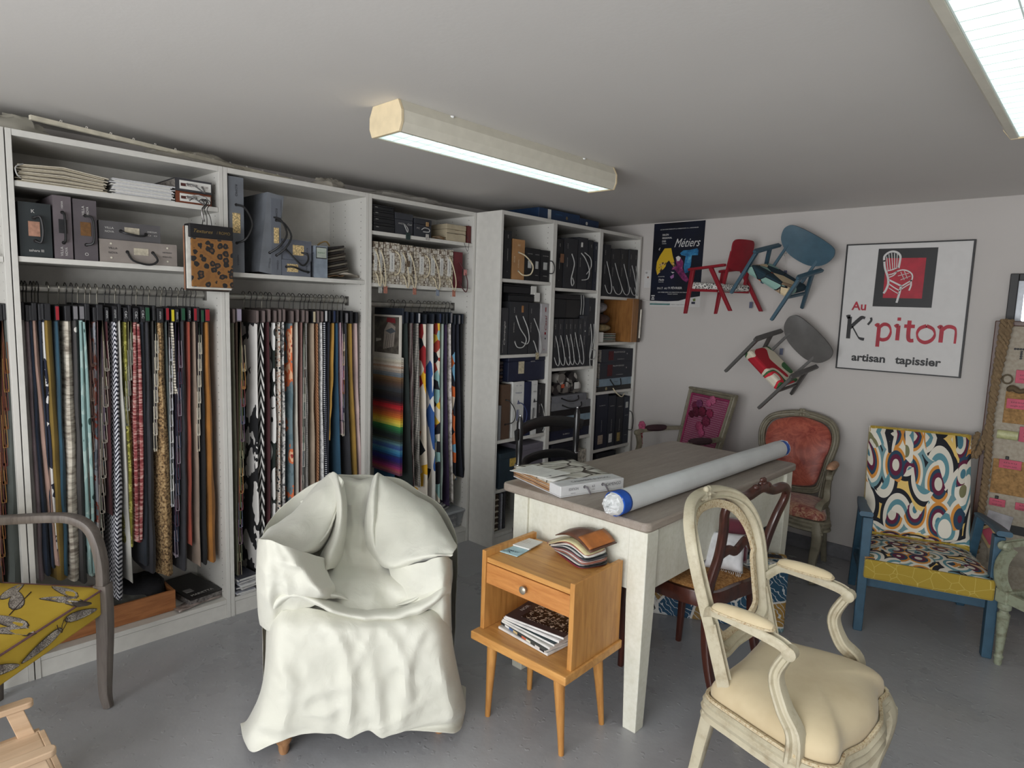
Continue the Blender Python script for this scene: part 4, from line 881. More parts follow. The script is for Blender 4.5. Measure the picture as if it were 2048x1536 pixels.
BIND = [
('A1',-1.608,-1.330,1.840,1.878,(30, 30, 34),'flat black sample binder bulging with cream swatches','fan',1),
('A1',-1.316,-1.090,1.840,1.900,(218, 216, 214),'loose pile of white paper sheets','papers',1),
('A1',-1.087,-0.944,1.840,1.887,(112, 58, 36),'brown boxed sample set with white front label','wfront',1),
('A1',-1.089,-0.943,1.888,1.939,(56, 56, 60),'grey boxed set with silver cord on the brown one','wfront',1),
('A2',-1.609,-1.512,1.580,1.771,(38, 44, 46),'dark slate binder with tan swatch and black handle','sahara',0),
('A2',-1.507,-1.449,1.580,1.807,(98, 90, 94),'lilac grey binder with black swatch window','villa1',0),
('A2',-1.445,-1.369,1.580,1.803,(84, 78, 82),'grey binder with brown swatch window','villa2',0),
('A2',-1.366,-1.089,1.580,1.666,(136, 128, 122),'linen textured binder lying flat with black cord','linen',1),
('A2',-1.364,-1.147,1.667,1.736,(82, 80, 82),'dark grey binder lying flat on the linen one','villa3',1),
('B1',-0.876,-0.808,1.572,1.981,(108, 112, 118),'tall blue grey binder at the left with gold swatch','romo1',0),
('B1',-0.755,-0.676,1.572,1.932,(112, 116, 122),'blue grey binder leaning to the left','romo2',0),
('B1',-0.685,-0.637,1.572,1.914,(100, 104, 112),'blue grey binder behind the leaning one','romo3',0),
('B1',-0.636,-0.490,1.572,1.645,(98, 102, 112),'low blue grey binder lying flat with gold swatch','romo4',1),
('B1',-0.638,-0.481,1.646,1.740,(98, 102, 112),'blue grey binder lying on another, cord looping down','romo5',1),
('B1',-0.471,-0.399,1.572,1.724,(116, 122, 132),'short grey box file with framed pale label','boxfile',0),
('C1',-0.134,-0.003,1.830,1.874,(26, 27, 30),'flat black sample box, lowest of the stack of four','lowblk',1),
('C1',-0.135,-0.003,1.875,1.907,(26, 27, 30),'flat black sample box, second from bottom of stack','lowblk',1),
('C1',-0.135,-0.004,1.908,1.938,(26, 27, 30),'flat black sample box, third from bottom of stack','lowblk',1),
('C1',-0.135,-0.004,1.939,1.965,(26, 27, 30),'flat black sample box on top of the stack','lowblk',1),
('C1',0.003,0.122,1.830,1.942,(54, 56, 62),'dark grey open box with green tag','dgbox',0),
('C1',0.130,0.248,1.830,1.928,(46, 48, 54),'dark grey open box with pale hanging tag','dgbox2',0),
('C1',0.260,0.359,1.830,1.844,(120, 104, 78),'small stack of open swatch cards','fanS',1),
('C1',0.358,0.508,1.830,1.924,(170, 158, 134),'cream box with thin black cord and dark side','creambox',0),
('C1',0.520,0.552,1.830,1.930,(92, 34, 32),'thin dark red folder beside the cream box','thin',0),
('C2',-0.136,-0.102,1.564,1.777,(196, 192, 178),'cane patterned binder, first from the left','cane',0),
('C2',-0.099,-0.070,1.564,1.777,(186, 182, 168),'cane patterned binder, second from the left','cane',0),
('C2',-0.064,0.033,1.564,1.779,(196, 188, 184),'wide cane patterned binder with large white label','caneW',0),
('C2',0.036,0.079,1.564,1.775,(186, 184, 160),'cane patterned binder with cream rope and brown tag','cane',0),
('C2',0.083,0.127,1.564,1.777,(194, 190, 176),'cane patterned binder left of the second wide one','cane',0),
('C2',0.134,0.235,1.564,1.774,(196, 188, 186),'second wide cane patterned binder','caneW',0),
('C2',0.239,0.297,1.564,1.773,(190, 190, 180),'cane patterned binder with rope and blue grey tag','cane',0),
('C2',0.301,0.352,1.564,1.775,(190, 186, 164),'cane patterned binder without rope','cane0',0),
('C2',0.356,0.413,1.564,1.778,(192, 188, 172),'cane patterned binder with rope and coral tag','cane',0),
('C2',0.421,0.491,1.564,1.772,(96, 26, 36),'dark red binder with red cord and pink tag','redb',0),
('D1',0.619,0.682,1.627,1.904,(28, 29, 32),'tall black binder beside the kraft one','blk',0),
('D1',0.696,0.801,1.627,1.863,(168, 126, 84),'kraft cardboard binder with beige rope','kraft',0),
('D1',0.806,0.879,1.627,1.822,(26, 27, 30),'black binder with small white label next to kraft','blkw',0),
('D1',0.883,0.944,1.627,1.822,(26, 27, 30),'black binder with half hidden white label','blkw',0),
('D1',0.949,1.034,1.627,1.820,(26, 27, 30),'black binder with white label and black ring cord','blkw2',0),
('D2',0.614,0.678,1.180,1.457,(52, 53, 57),'dark grey binder with white script at the left','gscript',0),
('D2',0.685,0.849,1.180,1.496,(44, 45, 49),'wide charcoal binder with white cord and copper mark','gwide',0),
('D2',0.854,0.952,1.180,1.494,(48, 49, 53),'charcoal binder with white cord and striped tag','gcord',0),
('D2',0.966,1.054,1.180,1.491,(176, 174, 176),'silver binder with red script lettering','casal',0),
('D3',0.613,0.638,0.666,0.876,(120, 122, 126),'thin pale grey binder at the far left','thin',0),
('D3',0.644,0.718,0.666,0.999,(88, 68, 54),'brown woodgrain binder with black cord','brown',0),
('D3',0.735,0.835,0.666,1.011,(206, 206, 202),'white binder with blue icons and blue cord','wblue',0),
('D3',0.839,0.900,0.666,1.006,(28, 36, 66),'navy binder between two white ones','navyb',0),
('D3',0.909,0.962,0.666,1.008,(206, 206, 204),'narrow white binder with black icons','wblk',0),
('D3',0.972,1.060,0.666,0.984,(40, 40, 42),'black binder with one white cord','gcord0',0),
('D4',0.827,1.050,0.361,0.605,(110, 106, 116),'large lilac grey box','plainbox',0),
('D4',0.635,0.811,0.361,0.580,(44, 58, 68),'slate blue box with yellow label','yel',0),
('E1',1.097,1.167,1.597,1.904,(24, 25, 28),'black binder with small copper hanging tag','blk',0),
('E1',1.177,1.312,1.597,1.918,(42, 43, 47),'wide charcoal binder with long white cord','gwideC',0),
('E1',1.323,1.426,1.597,1.937,(44, 45, 50),'charcoal binder with white label and looped cord','gcord2',0),
('E1',1.433,1.483,1.597,1.929,(36, 37, 42),'dark binder in shadow','blk',0),
('E1',1.489,1.552,1.597,1.922,(28, 32, 46),'navy binder against the divider','blk',0),
('E2',1.099,1.145,1.080,1.398,(40, 41, 45),'thin charcoal binder with white cord, leftmost','gcordL',0),
('E2',1.150,1.202,1.080,1.399,(46, 47, 51),'thin charcoal binder with white cord, second','gcordL',0),
('E2',1.207,1.249,1.080,1.400,(38, 39, 43),'thin charcoal binder with white cord, third','gcordL',0),
('E2',1.254,1.297,1.080,1.400,(50, 51, 55),'thin charcoal binder with straight white cord','gcordL',0),
('E2',1.302,1.356,1.080,1.401,(42, 43, 47),'thin charcoal binder with white cord, fifth','gcordL',0),
('E2',1.362,1.406,1.080,1.401,(48, 49, 53),'thin charcoal binder with white cord, sixth','gcordL',0),
('E2',1.411,1.455,1.080,1.422,(54, 55, 60),'thin grey binder with small round mark','gcord0',0),
('E2',1.456,1.531,1.080,1.545,(40, 41, 46),'tall charcoal binder with knotted white cord','gtall',0),
('E3',1.106,1.588,0.597,0.658,(24, 30, 52),'flat navy box, bottom of the middle stack','flat',1),
('E3',1.108,1.566,0.659,0.704,(22, 23, 26),'flat black box with pink lettering','flatp',1),
('E3',1.105,1.538,0.705,0.750,(132, 154, 168),'flat light blue box with black cord','flatlb',1),
('E3',1.102,1.529,0.751,0.795,(24, 24, 26),'thin flat black box under the grey one','flat',1),
('E3',1.104,1.543,0.796,0.846,(120, 122, 126),'flat grey binder with hooked black cord','flatg',1),
('E3',1.102,1.475,0.847,0.893,(112, 114, 120),'flat grey binder, top of the stack','flatg',1),
('E4',1.125,1.414,0.090,0.569,(28, 30, 40),'large midnight box below the stack','plainbox',0),
('F1',1.607,1.690,1.563,1.918,(38, 39, 43),'charcoal binder in shadow with white cord','gcordL',0),
('F1',1.698,1.809,1.563,1.896,(42, 43, 47),'charcoal binder with white lettering and looped cord','gcordL',0),
('F1',1.815,1.911,1.563,1.906,(46, 47, 51),'charcoal binder with long white cord','gcordL',0),
('F1',1.917,1.996,1.563,1.911,(48, 49, 53),'charcoal binder second from the divider','gcordL',0),
('F1',2.003,2.064,1.563,1.914,(44, 45, 49),'charcoal binder against the divider, cord over the edge','gcordL',0),
('F3',1.604,2.068,0.888,0.922,(34, 34, 34),'flat black box with beige rope at the bottom','flatrope',1),
('F3',1.630,2.063,0.923,0.977,(122, 142, 156),'flat pale blue box with black cord','flatlb',1),
('F3',1.623,2.061,0.978,1.095,(26, 30, 42),'navy boxed sample set with dark red square','flatnv',1),
('F3',1.633,2.071,1.096,1.189,(26, 30, 42),'navy boxed sample set, top of the stack','flatnv',1),
('F4',1.606,1.748,0.470,0.864,(24, 30, 48),'navy binder with beige swatch low on its spine','lsw',0),
('F4',1.754,1.850,0.470,0.848,(28, 32, 44),'dark binder with white floral swatch low on spine','lsw',0),
('F4',1.857,1.950,0.470,0.833,(26, 28, 36),'dark binder with gold mark low on spine','lsw',0),
('F4',1.956,2.044,0.470,0.829,(30, 36, 50),'dark binder with top label and ring cord','blkw2',0),
('F5',1.638,1.868,0.090,0.435,(22, 24, 32),'midnight box on the lowest shelf','plainbox',0),
]
# ---------------------------------------------------------------- fabric samples on the rails
PATS = {  # kind, stretch, scale, stops, constant
 'navy_blot': ('N', (1, 1, 1), 14, [(0, (30, 34, 52)), (.53, (208, 206, 204))], 1),
 'cream_bark': ('N', (2, 2, 9), 7, [(.35, (112, 102, 92)), (.55, (186, 178, 164)), (.7, (208, 202, 190))], 0),
 'sprig': ('V', (1, 1, 1), 15, [(0, (196, 192, 186)), (.16, (64, 62, 62))], 1),
 'teal_leaf': ('V', (1.6, 1.6, .8), 17, [(0, (34, 62, 58)), (.2, (132, 160, 158)), (.62, (160, 182, 178))], 1),
 'grey_floral': ('N', (1, 1, 1), 16, [(0, (84, 92, 100)), (.42, (120, 56, 44)), (.5, (132, 134, 140)), (.62, (92, 98, 108))], 1),
 'herring': ('H', (1, 1, 1), 34, [(0, (26, 28, 44)), (.5, (202, 202, 208))], 1),
 'lime': ('N', (1, 1, 1), 34, [(0, (104, 101, 30)), (.52, (156, 152, 78)), (.6, (76, 74, 26))], 1),
 'red_hatch': ('N', (3, 3, 16), 9, [(.36, (104, 36, 40)), (.5, (146, 74, 74)), (.6, (186, 150, 142))], 0),
 'tan_tweed': ('N', (1, 1, 1), 110, [(.38, (70, 52, 34)), (.5, (142, 112, 74)), (.62, (176, 150, 110))], 0),
 'cream_hatch': ('W', (1, 1, 1), 26, [(0, (90, 86, 80)), (.2, (206, 198, 182))], 1),
 'retro': ('N', (1, 1, .7), 7, [(0, (16, 16, 20)), (.5, (206, 203, 199))], 1),
 'leaf_bw': ('H', (1, 1, .5), 22, [(0, (14, 14, 16)), (.55, (206, 204, 200))], 1),
 'ovals': ('V', (1, 1, .7), 17, [(0, (22, 24, 26)), (.24, (214, 213, 210)), (.64, (24, 34, 30))], 1),
 'smallprint': ('V', (1, 1, 1), 46, [(0, (40, 40, 46)), (.3, (200, 194, 184)), (.55, (150, 90, 60)), (.62, (196, 190, 180))], 1),
 'grey_tweed': ('N', (1, 1, 1), 70, [(.4, (84, 84, 86)), (.55, (200, 198, 194))], 0),
 'blue_floral': ('N', (1, 1, .8), 8, [(0, (88, 108, 116)), (.47, (104, 122, 128)), (.54, (206, 108, 68)), (.6, (222, 176, 140)), (.66, (150, 48, 44))], 1),
 'hound': ('K', (1, 1, 1), 60, [(0, (58, 56, 56)), (.5, (176, 172, 166))], 1),
 'rust_stripe': ('X', (1, 1, 1), 40, [(.3, (104, 62, 40)), (.6, (164, 120, 84))], 0),
 'offwhite': ('N', (1, 1, 1), 60, [(.35, (150, 150, 152)), (.55, (206, 206, 204))], 0),
 'navy_grid': ('K', (1, 1, 1), 30, [(0, (24, 28, 44)), (.62, (214, 214, 216))], 1),
 'wine_hatch': ('K', (1, 1, 2), 36, [(0, (30, 22, 26)), (.5, (76, 26, 36)), (.72, (196, 190, 180))], 1),
 'bw_tweed': ('K', (1, 1, 1), 48, [(0, (24, 24, 28)), (.56, (206, 200, 190))], 1),
 'abstract': ('C', (1, 1, .8), 17, [(0, (24, 26, 34)), (.2, (226, 214, 196)), (.42, (226, 172, 44)), (.56, (156, 38, 42)), (.68, (222, 212, 198)), (.85, (206, 106, 56))], 1),
 'abstract_blue': ('C', (1, 1, .6), 13, [(0, (214, 212, 208)), (.4, (52, 92, 156)), (.62, (222, 220, 214)), (.8, (24, 28, 40)), (.88, (230, 186, 60))], 1),
 'abstract2': ('C', (1, 1, .9), 19, [(0, (220, 178, 60)), (.25, (30, 30, 38)), (.4, (220, 212, 196)), (.6, (160, 60, 48)), (.72, (140, 180, 178)), (.85, (226, 140, 60))], 1),
 'fluffy': ('N', (1, 1, 1), 38, [(.35, (150, 142, 136)), (.55, (216, 210, 204))], 0),
 'ikat': ('C', (1, 1, .7), 22, [(0, (22, 24, 36)), (.3, (196, 96, 44)), (.45, (110, 160, 190)), (.6, (24, 26, 38)), (.8, (206, 190, 170))], 1)}
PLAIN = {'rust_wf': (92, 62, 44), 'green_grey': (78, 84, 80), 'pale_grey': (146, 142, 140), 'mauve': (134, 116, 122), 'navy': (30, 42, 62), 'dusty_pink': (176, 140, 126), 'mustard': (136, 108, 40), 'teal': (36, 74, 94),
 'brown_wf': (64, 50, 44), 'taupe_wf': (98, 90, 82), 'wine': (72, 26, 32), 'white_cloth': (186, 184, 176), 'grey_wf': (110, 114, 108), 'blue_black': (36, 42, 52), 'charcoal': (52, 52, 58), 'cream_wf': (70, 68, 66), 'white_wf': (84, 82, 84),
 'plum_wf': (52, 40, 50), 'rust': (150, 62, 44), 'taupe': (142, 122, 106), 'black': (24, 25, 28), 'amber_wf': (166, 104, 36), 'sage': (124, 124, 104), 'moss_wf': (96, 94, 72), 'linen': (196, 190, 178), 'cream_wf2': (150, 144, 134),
 'beige': (166, 146, 124), 'midnight': (30, 34, 48), 'ochre': (182, 134, 52), 'petrol': (34, 78, 106), 'pink_cards': (190, 172, 178), 'gold': (160, 122, 44), 'blush': (196, 168, 164), 'green_black': (36, 46, 44), 'pale_teal': (160, 178, 168), 'purple': (56, 38, 74)}
def fabric_mat(k):
    if k in PLAIN:
        c = PLAIN[k]; g = sum(c) / 3; c = tuple((x * .86 + g * .14) * .92 for x in c); return mat(c, .92, var=.1, sc_=9, bump=.25, key='fab_' + k, sheen=.08)
    kind, st, s, stops, const = PATS[k]
    def fn(t):
        v = t.co(scale=st)
        if kind == 'N': f = t.noise(v, s, 3, .6)
        elif kind == 'V': f = t.vor(v, s, 'F1', .75)
        elif kind == 'C': f = t.vor(v, s, 'F1', 1, 'Color')
        elif kind == 'W': f = t.wave(v, s, .6, 2, 'BANDS', 'Z')
        elif kind == 'X': f = t.wave(v, s, .4, 2, 'BANDS', 'DIAGONAL')
        elif kind == 'K':
            a = t.wave(v, s, .3, 1, 'BANDS', 'Z'); b = t.wave(v, s, .3, 1, 'BANDS', 'X'); c = t.wave(v, s, .3, 1, 'BANDS', 'Y')
            f = t.math('ADD', t.math('MULTIPLY', a, .5), t.math('MULTIPLY', t.math('ADD', b, c), .25))
        else:
            sx = t.n('SeparateXYZ'); t.l(v, sx.inputs[0]); h = t.math('ADD', sx.outputs[0], sx.outputs[1])
            tri = t.math('PINGPONG', h, .6 / s); f = t.math('FRACT', t.math('MULTIPLY', t.math('ADD', sx.outputs[2], t.math('MULTIPLY', tri, 1.2)), s * 1.6))
        t.col(t.ramp(f, stops, bool(const))); t.bump(t.noise(t.co(), 180, 2), .25, .001)
    return pat('cloth_' + k, fn, .9, sheen=.05)
EDGE = {'rust_wf': [(120, 70, 40), (150, 110, 60), (90, 40, 40)], 'brown_wf': [(110, 84, 72), (70, 40, 36), (130, 110, 100)], 'taupe_wf': [(176, 168, 156), (120, 112, 104)], 'grey_wf': [(170, 170, 158), (120, 124, 112)],
 'cream_wf': [(205, 196, 176), (216, 210, 196)], 'white_wf': [(200, 200, 204), (170, 172, 180), (206, 204, 200)], 'plum_wf': [(150, 140, 150), (90, 60, 76), (60, 70, 90)], 'moss_wf': [(190, 180, 150), (200, 150, 90), (150, 80, 80), (110, 120, 140), (140, 110, 130), (120, 126, 100)],
 'cream_wf2': [(208, 204, 196), (120, 116, 112), (190, 184, 172)], 'pink_cards': [(214, 206, 190), (196, 168, 128), (204, 184, 196), (170, 110, 60), (130, 134, 150), (90, 90, 104)]}
TAGC = {'red': (150, 26, 40), 'grey': (120, 118, 122), 'white': (202, 202, 204), 'green': (30, 78, 54), 'yellow': (206, 190, 40), 'taupe': (120, 106, 104), 'lilac': (156, 148, 166), 'cream': (190, 178, 150), 'blue': (40, 52, 84)}
RAILZ = {'L': 1.467, 'A': 1.469, 'B': 1.466, 'C': 1.455}
BAYN = {'L': 'far left rail', 'A': 'left rail', 'B': 'middle rail', 'C': 'right rail'}
HG = {'L': 'fabric samples hanging on the far left rail', 'A': 'fabric samples hanging on the left rail', 'B': 'fabric samples hanging on the middle rail', 'C': 'fabric samples hanging on the right rail'}
HOOKM = mat((120, 116, 106), .3, .85, bump=0); HOOKB = mat((38, 36, 36), .4, .4, bump=0)
def hook_path(dz):
    return catmull([(-.178, 0, dz - .004), (-.188, 0, dz + .008), (-.182, 0, dz + .024), (-.168, 0, dz + .027), (-.154, .001, dz + .016), (-.156, .002, dz - .004), (-.166, .001, dz - .02), (-.17, 0, -.012)], 3)
prev = {}
for bi, (bay, y, yb, zb, th, mk, look, style, tg) in enumerate(HANG):
    zt = 1.352 + RN.uniform(-.004, .004); hh = RN.uniform(.056, .066); zr = RAILZ[bay]; ww = RN.uniform(.25, .275)
    ph = prev.get(bay); lab = look + ' fabric sample hanging on the ' + BAYN[bay] + (', right of the ' + ph + ' one' if ph else ', leftmost')
    if len(lab.split()) > 16: lab = look + ' sample on the ' + BAYN[bay] + ', right of ' + ph
    prev[bay] = look
    y -= th * .35
    t = thing('fabric_sample', lab, 'fabric sample', (0, y, zt), 0, HG[bay])
    xb, xf = -.03 - ww, -.03
    hc = {'taupe': (86, 76, 74), 'lilac': (92, 84, 88)}.get(tg, (28, 28, 32))
    if bay == 'C': hc = (30, 36, 46)
    ht = max(.012, th * .55)
    hd = obj('header_card', MB().box(xb, xf + .004, -ht / 2, ht / 2, 0, hh), mat(hc, .6, var=.06), t, bevel=.003)
    if tg: obj('label_tab', MB().box(xf + .0035, xf + .0055, -ht * .42, ht * .42, .006, hh - .004), mat((30, 30, 34) if tg == 'white' and bay == 'A' else TAGC[tg], .55, var=.04), hd)
    if tg == 'white' and bay == 'A' and .9 > 0:
        m_ = MB(); text(m_, 'C&C' if 248 < 0 or look in ('lime speckled', 'red crosshatched', 'blue black') else 'mm', .012, (xf + .006, 0, hh / 2), (0, 0, -1), (0, 1, 0), width=hh * .5)
        obj('lettering', m_, mat((196, 196, 196), .6), hd, smooth=False)
    obj('hook', MB().tube([(p.x, p.y, p.z) for p in [V((q.x, q.y, q.z)) for q in hook_path(zr - zt)]] + [V((-.17, 0, hh - .004))], .0017, 6), HOOKM if RN.random() < .35 else HOOKB, t)
    L = zt - zb; dy = yb - th * .35 - y; seed = bi * 3.7
    if style == 'sheet':
        nz, n = 18, 14; M_ = MB()
        def fn(u, v):
            a = 2 * PI * u; k = v; z = -L * k
            bulge = (.82 + .42 * math.sin(min(1, k * 1.15) * PI * .62) ** 1.2) * (1 + .22 * MN.noise(V((seed, k * 4, 0))))
            c, s = math.cos(a), math.sin(a)
            ex = abs(c) ** .35 * (1 if c > 0 else -1)
            cx = (xb + xf) / 2; hw = (xf - xb) / 2 * (1 + .02 * MN.noise(V((seed + 9, k * 5, 0))))
            yy = s * th * .5 * bulge * (1 + .15 * math.sin(9 * u * 2 * PI)) + dy * k ** 1.3 + .006 * MN.noise(V((seed + 3, k * 6, c * 1.5))) * min(1, k * 4)
            return (cx + hw * ex + .004 * MN.noise(V((seed + 20, k * 9, 0))) * k, yy, z + (.006 * abs(s) - .004 * math.sin(a * 2) if v > .99 else 0))
        M_.grid(fn, n, nz, cu=True)
        M_.f.append(tuple(i * nz + nz - 1 for i in reversed(range(n)))); M_.c.append(None)
        fo = obj('cloth', M_, fabric_mat(mk), t)
        for kf in range(2 if th > .024 and bi % 3 == 0 else 0):   # folded layers showing on the front edge
            off = (-.26, .27)[kf] * th
            q = [(xf + .003 + .002 * math.sin(i), off * (.7 + .5 * math.sin(PI * i / 12)) + dy * (i / 12) ** 1.3, -.006 - (L - .02) * i / 12) for i in range(13)]
            obj('fold', MB().tube(q, [th * .2 * (.7 + .35 * math.sin(PI * i / 12)) for i in range(13)], 7), fabric_mat(mk), fo)
    else:
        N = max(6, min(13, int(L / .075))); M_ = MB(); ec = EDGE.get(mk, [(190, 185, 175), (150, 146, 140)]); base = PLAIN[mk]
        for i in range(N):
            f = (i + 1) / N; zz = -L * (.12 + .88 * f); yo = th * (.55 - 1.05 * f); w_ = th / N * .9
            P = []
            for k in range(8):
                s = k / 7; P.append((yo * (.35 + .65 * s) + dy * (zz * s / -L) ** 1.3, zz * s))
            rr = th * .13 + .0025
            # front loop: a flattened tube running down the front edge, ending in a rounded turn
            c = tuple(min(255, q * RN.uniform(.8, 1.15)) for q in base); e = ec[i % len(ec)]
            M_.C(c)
            sec = []
            for (yy, z) in P: sec.append((yy, z))
            vs = []
            for yy, z in sec: vs += [(xb, yy - w_ / 2, z), (xf, yy - w_ / 2, z), (xf, yy + w_ / 2, z), (xb, yy + w_ / 2, z)]
            M_.add(vs, [(k * 4 + q, k * 4 + (q + 1) % 4, k * 4 + 4 + (q + 1) % 4, k * 4 + 4 + q) for k in range(7) for q in range(4)] + [(28, 29, 30, 31)])
            M_.C(e)
            yy, z = sec[-1]; up = min(.12, -z * .6)
            loop = [(xf + .001, yy - rr, z + up), (xf + .002, yy - rr * 1.1, z + rr * 1.6), (xf + .002, yy - rr * .7, z + rr * .3), (xf + .002, yy, z), (xf + .002, yy + rr * .7, z + rr * .3), (xf + .002, yy + rr * 1.1, z + rr * 1.6), (xf + .001, yy + rr * .7, z + up)]
            M_.tube(catmull(loop, 2), .0011, 4)
            M_.tube([(xb, yy, z + rr), (xf, yy, z + rr)], rr * .9, 6)
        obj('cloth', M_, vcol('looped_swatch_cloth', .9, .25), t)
# rainbow colour card facing the room
t = thing('colour_card', 'long rainbow colour card with cushion photograph, first on the right rail', 'colour card', (-.17, .082, 1.352), 0, None)
CX = .135
obj('header_card', MB().box(-CX, CX, -.006, .006, 0, .085), mat((30, 36, 46), .6), t, bevel=.002)
obj('hook', MB().tube([V((p.x + .17, p.y, p.z)) for p in hook_path(RAILZ['C'] - 1.352)] + [V((0, 0, .08))], .0017, 6), HOOKM, t)
m_ = MB(); cols = []
seq = [(200, 196, 186)] * 1 + [(206, 200, 184), (190, 178, 160), (206, 196, 184), (180, 150, 128), (188, 176, 162), (164, 152, 140), (120, 126, 130), (104, 112, 120), (126, 98, 68), (110, 84, 60), (92, 70, 52), (84, 66, 58), (74, 66, 62), (62, 62, 66), (56, 60, 64), (46, 44, 44), (40, 36, 38), (32, 30, 36), (28, 30, 40), (56, 20, 28), (110, 26, 34),
   (170, 26, 38), (186, 40, 44), (150, 50, 40), (164, 74, 40), (190, 92, 40), (206, 110, 44), (214, 150, 48), (222, 186, 60), (226, 200, 80), (196, 196, 80), (60, 130, 70), (44, 110, 66), (36, 90, 56), (40, 66, 54), (34, 46, 42), (36, 44, 50), (50, 60, 50), (70, 96, 96), (90, 130, 140), (70, 104, 150), (60, 90, 150), (80, 140, 170), (60, 130, 170),
   (40, 100, 150), (36, 56, 110), (38, 40, 120), (46, 36, 110), (70, 40, 90), (110, 40, 100), (150, 50, 110), (176, 70, 100), (160, 90, 90), (120, 66, 90)]
z0, z1 = -.19, -.86
for i, c in enumerate(seq):
    a = z0 + (z1 - z0) * i / len(seq); b = z0 + (z1 - z0) * (i + 1) / len(seq); m_.C(c)
    fr = -.008 - .0 * i; m_.add([(-CX, -.007 - .003, a + .004), (CX, -.010, a + .004), (CX, -.014, b), (-CX, -.014, b), (-CX, .004, b), (CX, .004, b), (-CX, .004, a), (CX, .004, a)], [(0, 3, 2, 1), (3, 4, 5, 2), (0, 6, 4, 3), (1, 2, 5, 7), (0, 1, 7, 6)])
obj('colour_strips', m_, vcol(), t, smooth=False)
obj('blue_swatch', MB().add([(-CX, .0, z1 + .01), (CX * .45, .0, z1 + .01), (CX * .4, .0, z1 - .1), (-CX, .0, z1 - .12), (-CX, .008, z1 + .01), (CX * .45, .008, z1 + .01), (CX * .4, .008, z1 - .1), (-CX, .008, z1 - .12)], [(0, 3, 2, 1), (4, 5, 6, 7), (0, 1, 5, 4), (3, 7, 6, 2), (1, 2, 6, 5)]), mat((38, 82, 116), .9), t)
def photo(t_):
    v = t_.co(); n = t_.noise(v, 9, 4); t_.col(t_.ramp(n, [(.4, (58, 54, 50)), (.5, (96, 90, 82)), (.6, (72, 66, 60))]))
pc = obj('photo_card', MB().box(-CX, CX, -.0165, -.0105, -.19, .045), mat((206, 200, 190), .5, var=.02), t)
obj('picture', MB().box(-CX * .86, CX * .86, -.0172, -.0166, -.17, .035), pat('photo_dark_room', photo, .4), pc)
d = MB().C((150, 140, 130)).add([(-.03, -.0176, -.15), (.07, -.0176, -.13), (.085, -.0176, -.02), (.02, -.0176, .01), (-.02, -.0176, -.04)], [(0, 1, 2, 3, 4)])
d.C((120, 34, 40)).add([(.0, -.0178, .005), (.085, -.0178, .0), (.08, -.0178, .028), (.005, -.0178, .03)], [(0, 1, 2, 3)])
d.C((84, 90, 96)).add([(-.01, -.0179, -.045), (.04, -.0179, -.06), (.09, -.0179, -.045), (.05, -.0179, -.025)], [(0, 1, 2, 3)])
for k in range(4): d.C((110, 104, 98)).add([(-.02 + .022 * k, -.018, -.15), (-.014 + .022 * k, -.018, -.15), (.012 + .016 * k, -.018, -.06), (.006 + .016 * k, -.018, -.06)], [(0, 1, 2, 3)])
d.C((200, 194, 184)).add([(-.1, -.0178, -.11), (-.05, -.0178, -.1), (-.05, -.0178, -.09), (-.1, -.0178, -.09)], [(0, 1, 2, 3)])
obj('cushion_image', d, vcol(), pc, smooth=False)
# leopard sample block hanging from the top shelf edge
def leo(t_):
    v = t_.co(); n = t_.n('Mix'); d = t_.vor(v, 36, 'F1', .8); nz = t_.noise(v, 60, 2); dd = t_.math('ADD', d, t_.math('MULTIPLY', nz, .5))
    t_.col(t_.ramp(dd, [(0, (84, 54, 26)), (.42, (16, 13, 14)), (.7, (132, 88, 36)), (.95, (122, 80, 34))], True))
t = thing('fabric_sample_block', 'leopard print velvet sample book hanging in front of the left bay divider', 'sample book', (.035, -.985, 1.50))
y0, y1 = -.075, .095
cols = [(70, 66, 60), (196, 188, 176), (150, 108, 84), (52, 46, 42), (120, 96, 80), (206, 204, 196)]
for i, c in enumerate(cols):
    x = -.028 + .0075 * i; obj('fabric_leaf', MB().box(x, x + .006, y0 - .012 + .006 * math.sin(i * 2), y1 - .004 + .004 * math.cos(i), -.012 + .005 * math.sin(i * 1.7), .245), mat(c, .95, bump=.5), t, bevel=.002)
obj('leopard_cover', MB().box(.018, .028, y0, y1, .0, .2), pat('leopard_velvet', leo, .8, sheen=.4), t, bevel=.004)
hd = obj('header_band', MB().box(-.028, .0295, y0 - .006, y1 + .001, .2, .255), mat((24, 23, 26), .5), t, bevel=.003)
m_ = MB(); text(m_, 'Textures', .02, (.03, -.03, .226), (0, 1, 0), (0, 0, 1), shear=.4, width=.075); text(m_, '/ ROMO', .017, (.03, .055, .226), (0, 1, 0), (0, 0, 1), width=.055)
obj('lettering', m_, mat((150, 126, 78), .4, .5), hd, smooth=False)
for k, yy in enumerate((-.02, .0, .02)):
    obj('hook', MB().tube(catmull([(0, yy, .25), (.0, yy * .7, .29), (.004, yy * .5 - .01, .32), (.006, yy * .4 + .006, .345), (.0, -.015 + .01 * k, .36), (-.02, -.02 + .008 * k, .355)], 4), .0018, 6), HOOKB, t)
obj('silver_chain', MB().tube(catmull([(0, -.01, .27), (.004, -.02, .31), (-.0, .0, .345), (-.002, .0, .365), (-.02, -.03, .375), (-.045, -.045, .362), (-.06, -.05, .3455)], 5), [.003 + .0012 * (i % 2) for i in range(31)], 6), mat((130, 128, 126), .35, .7), t)
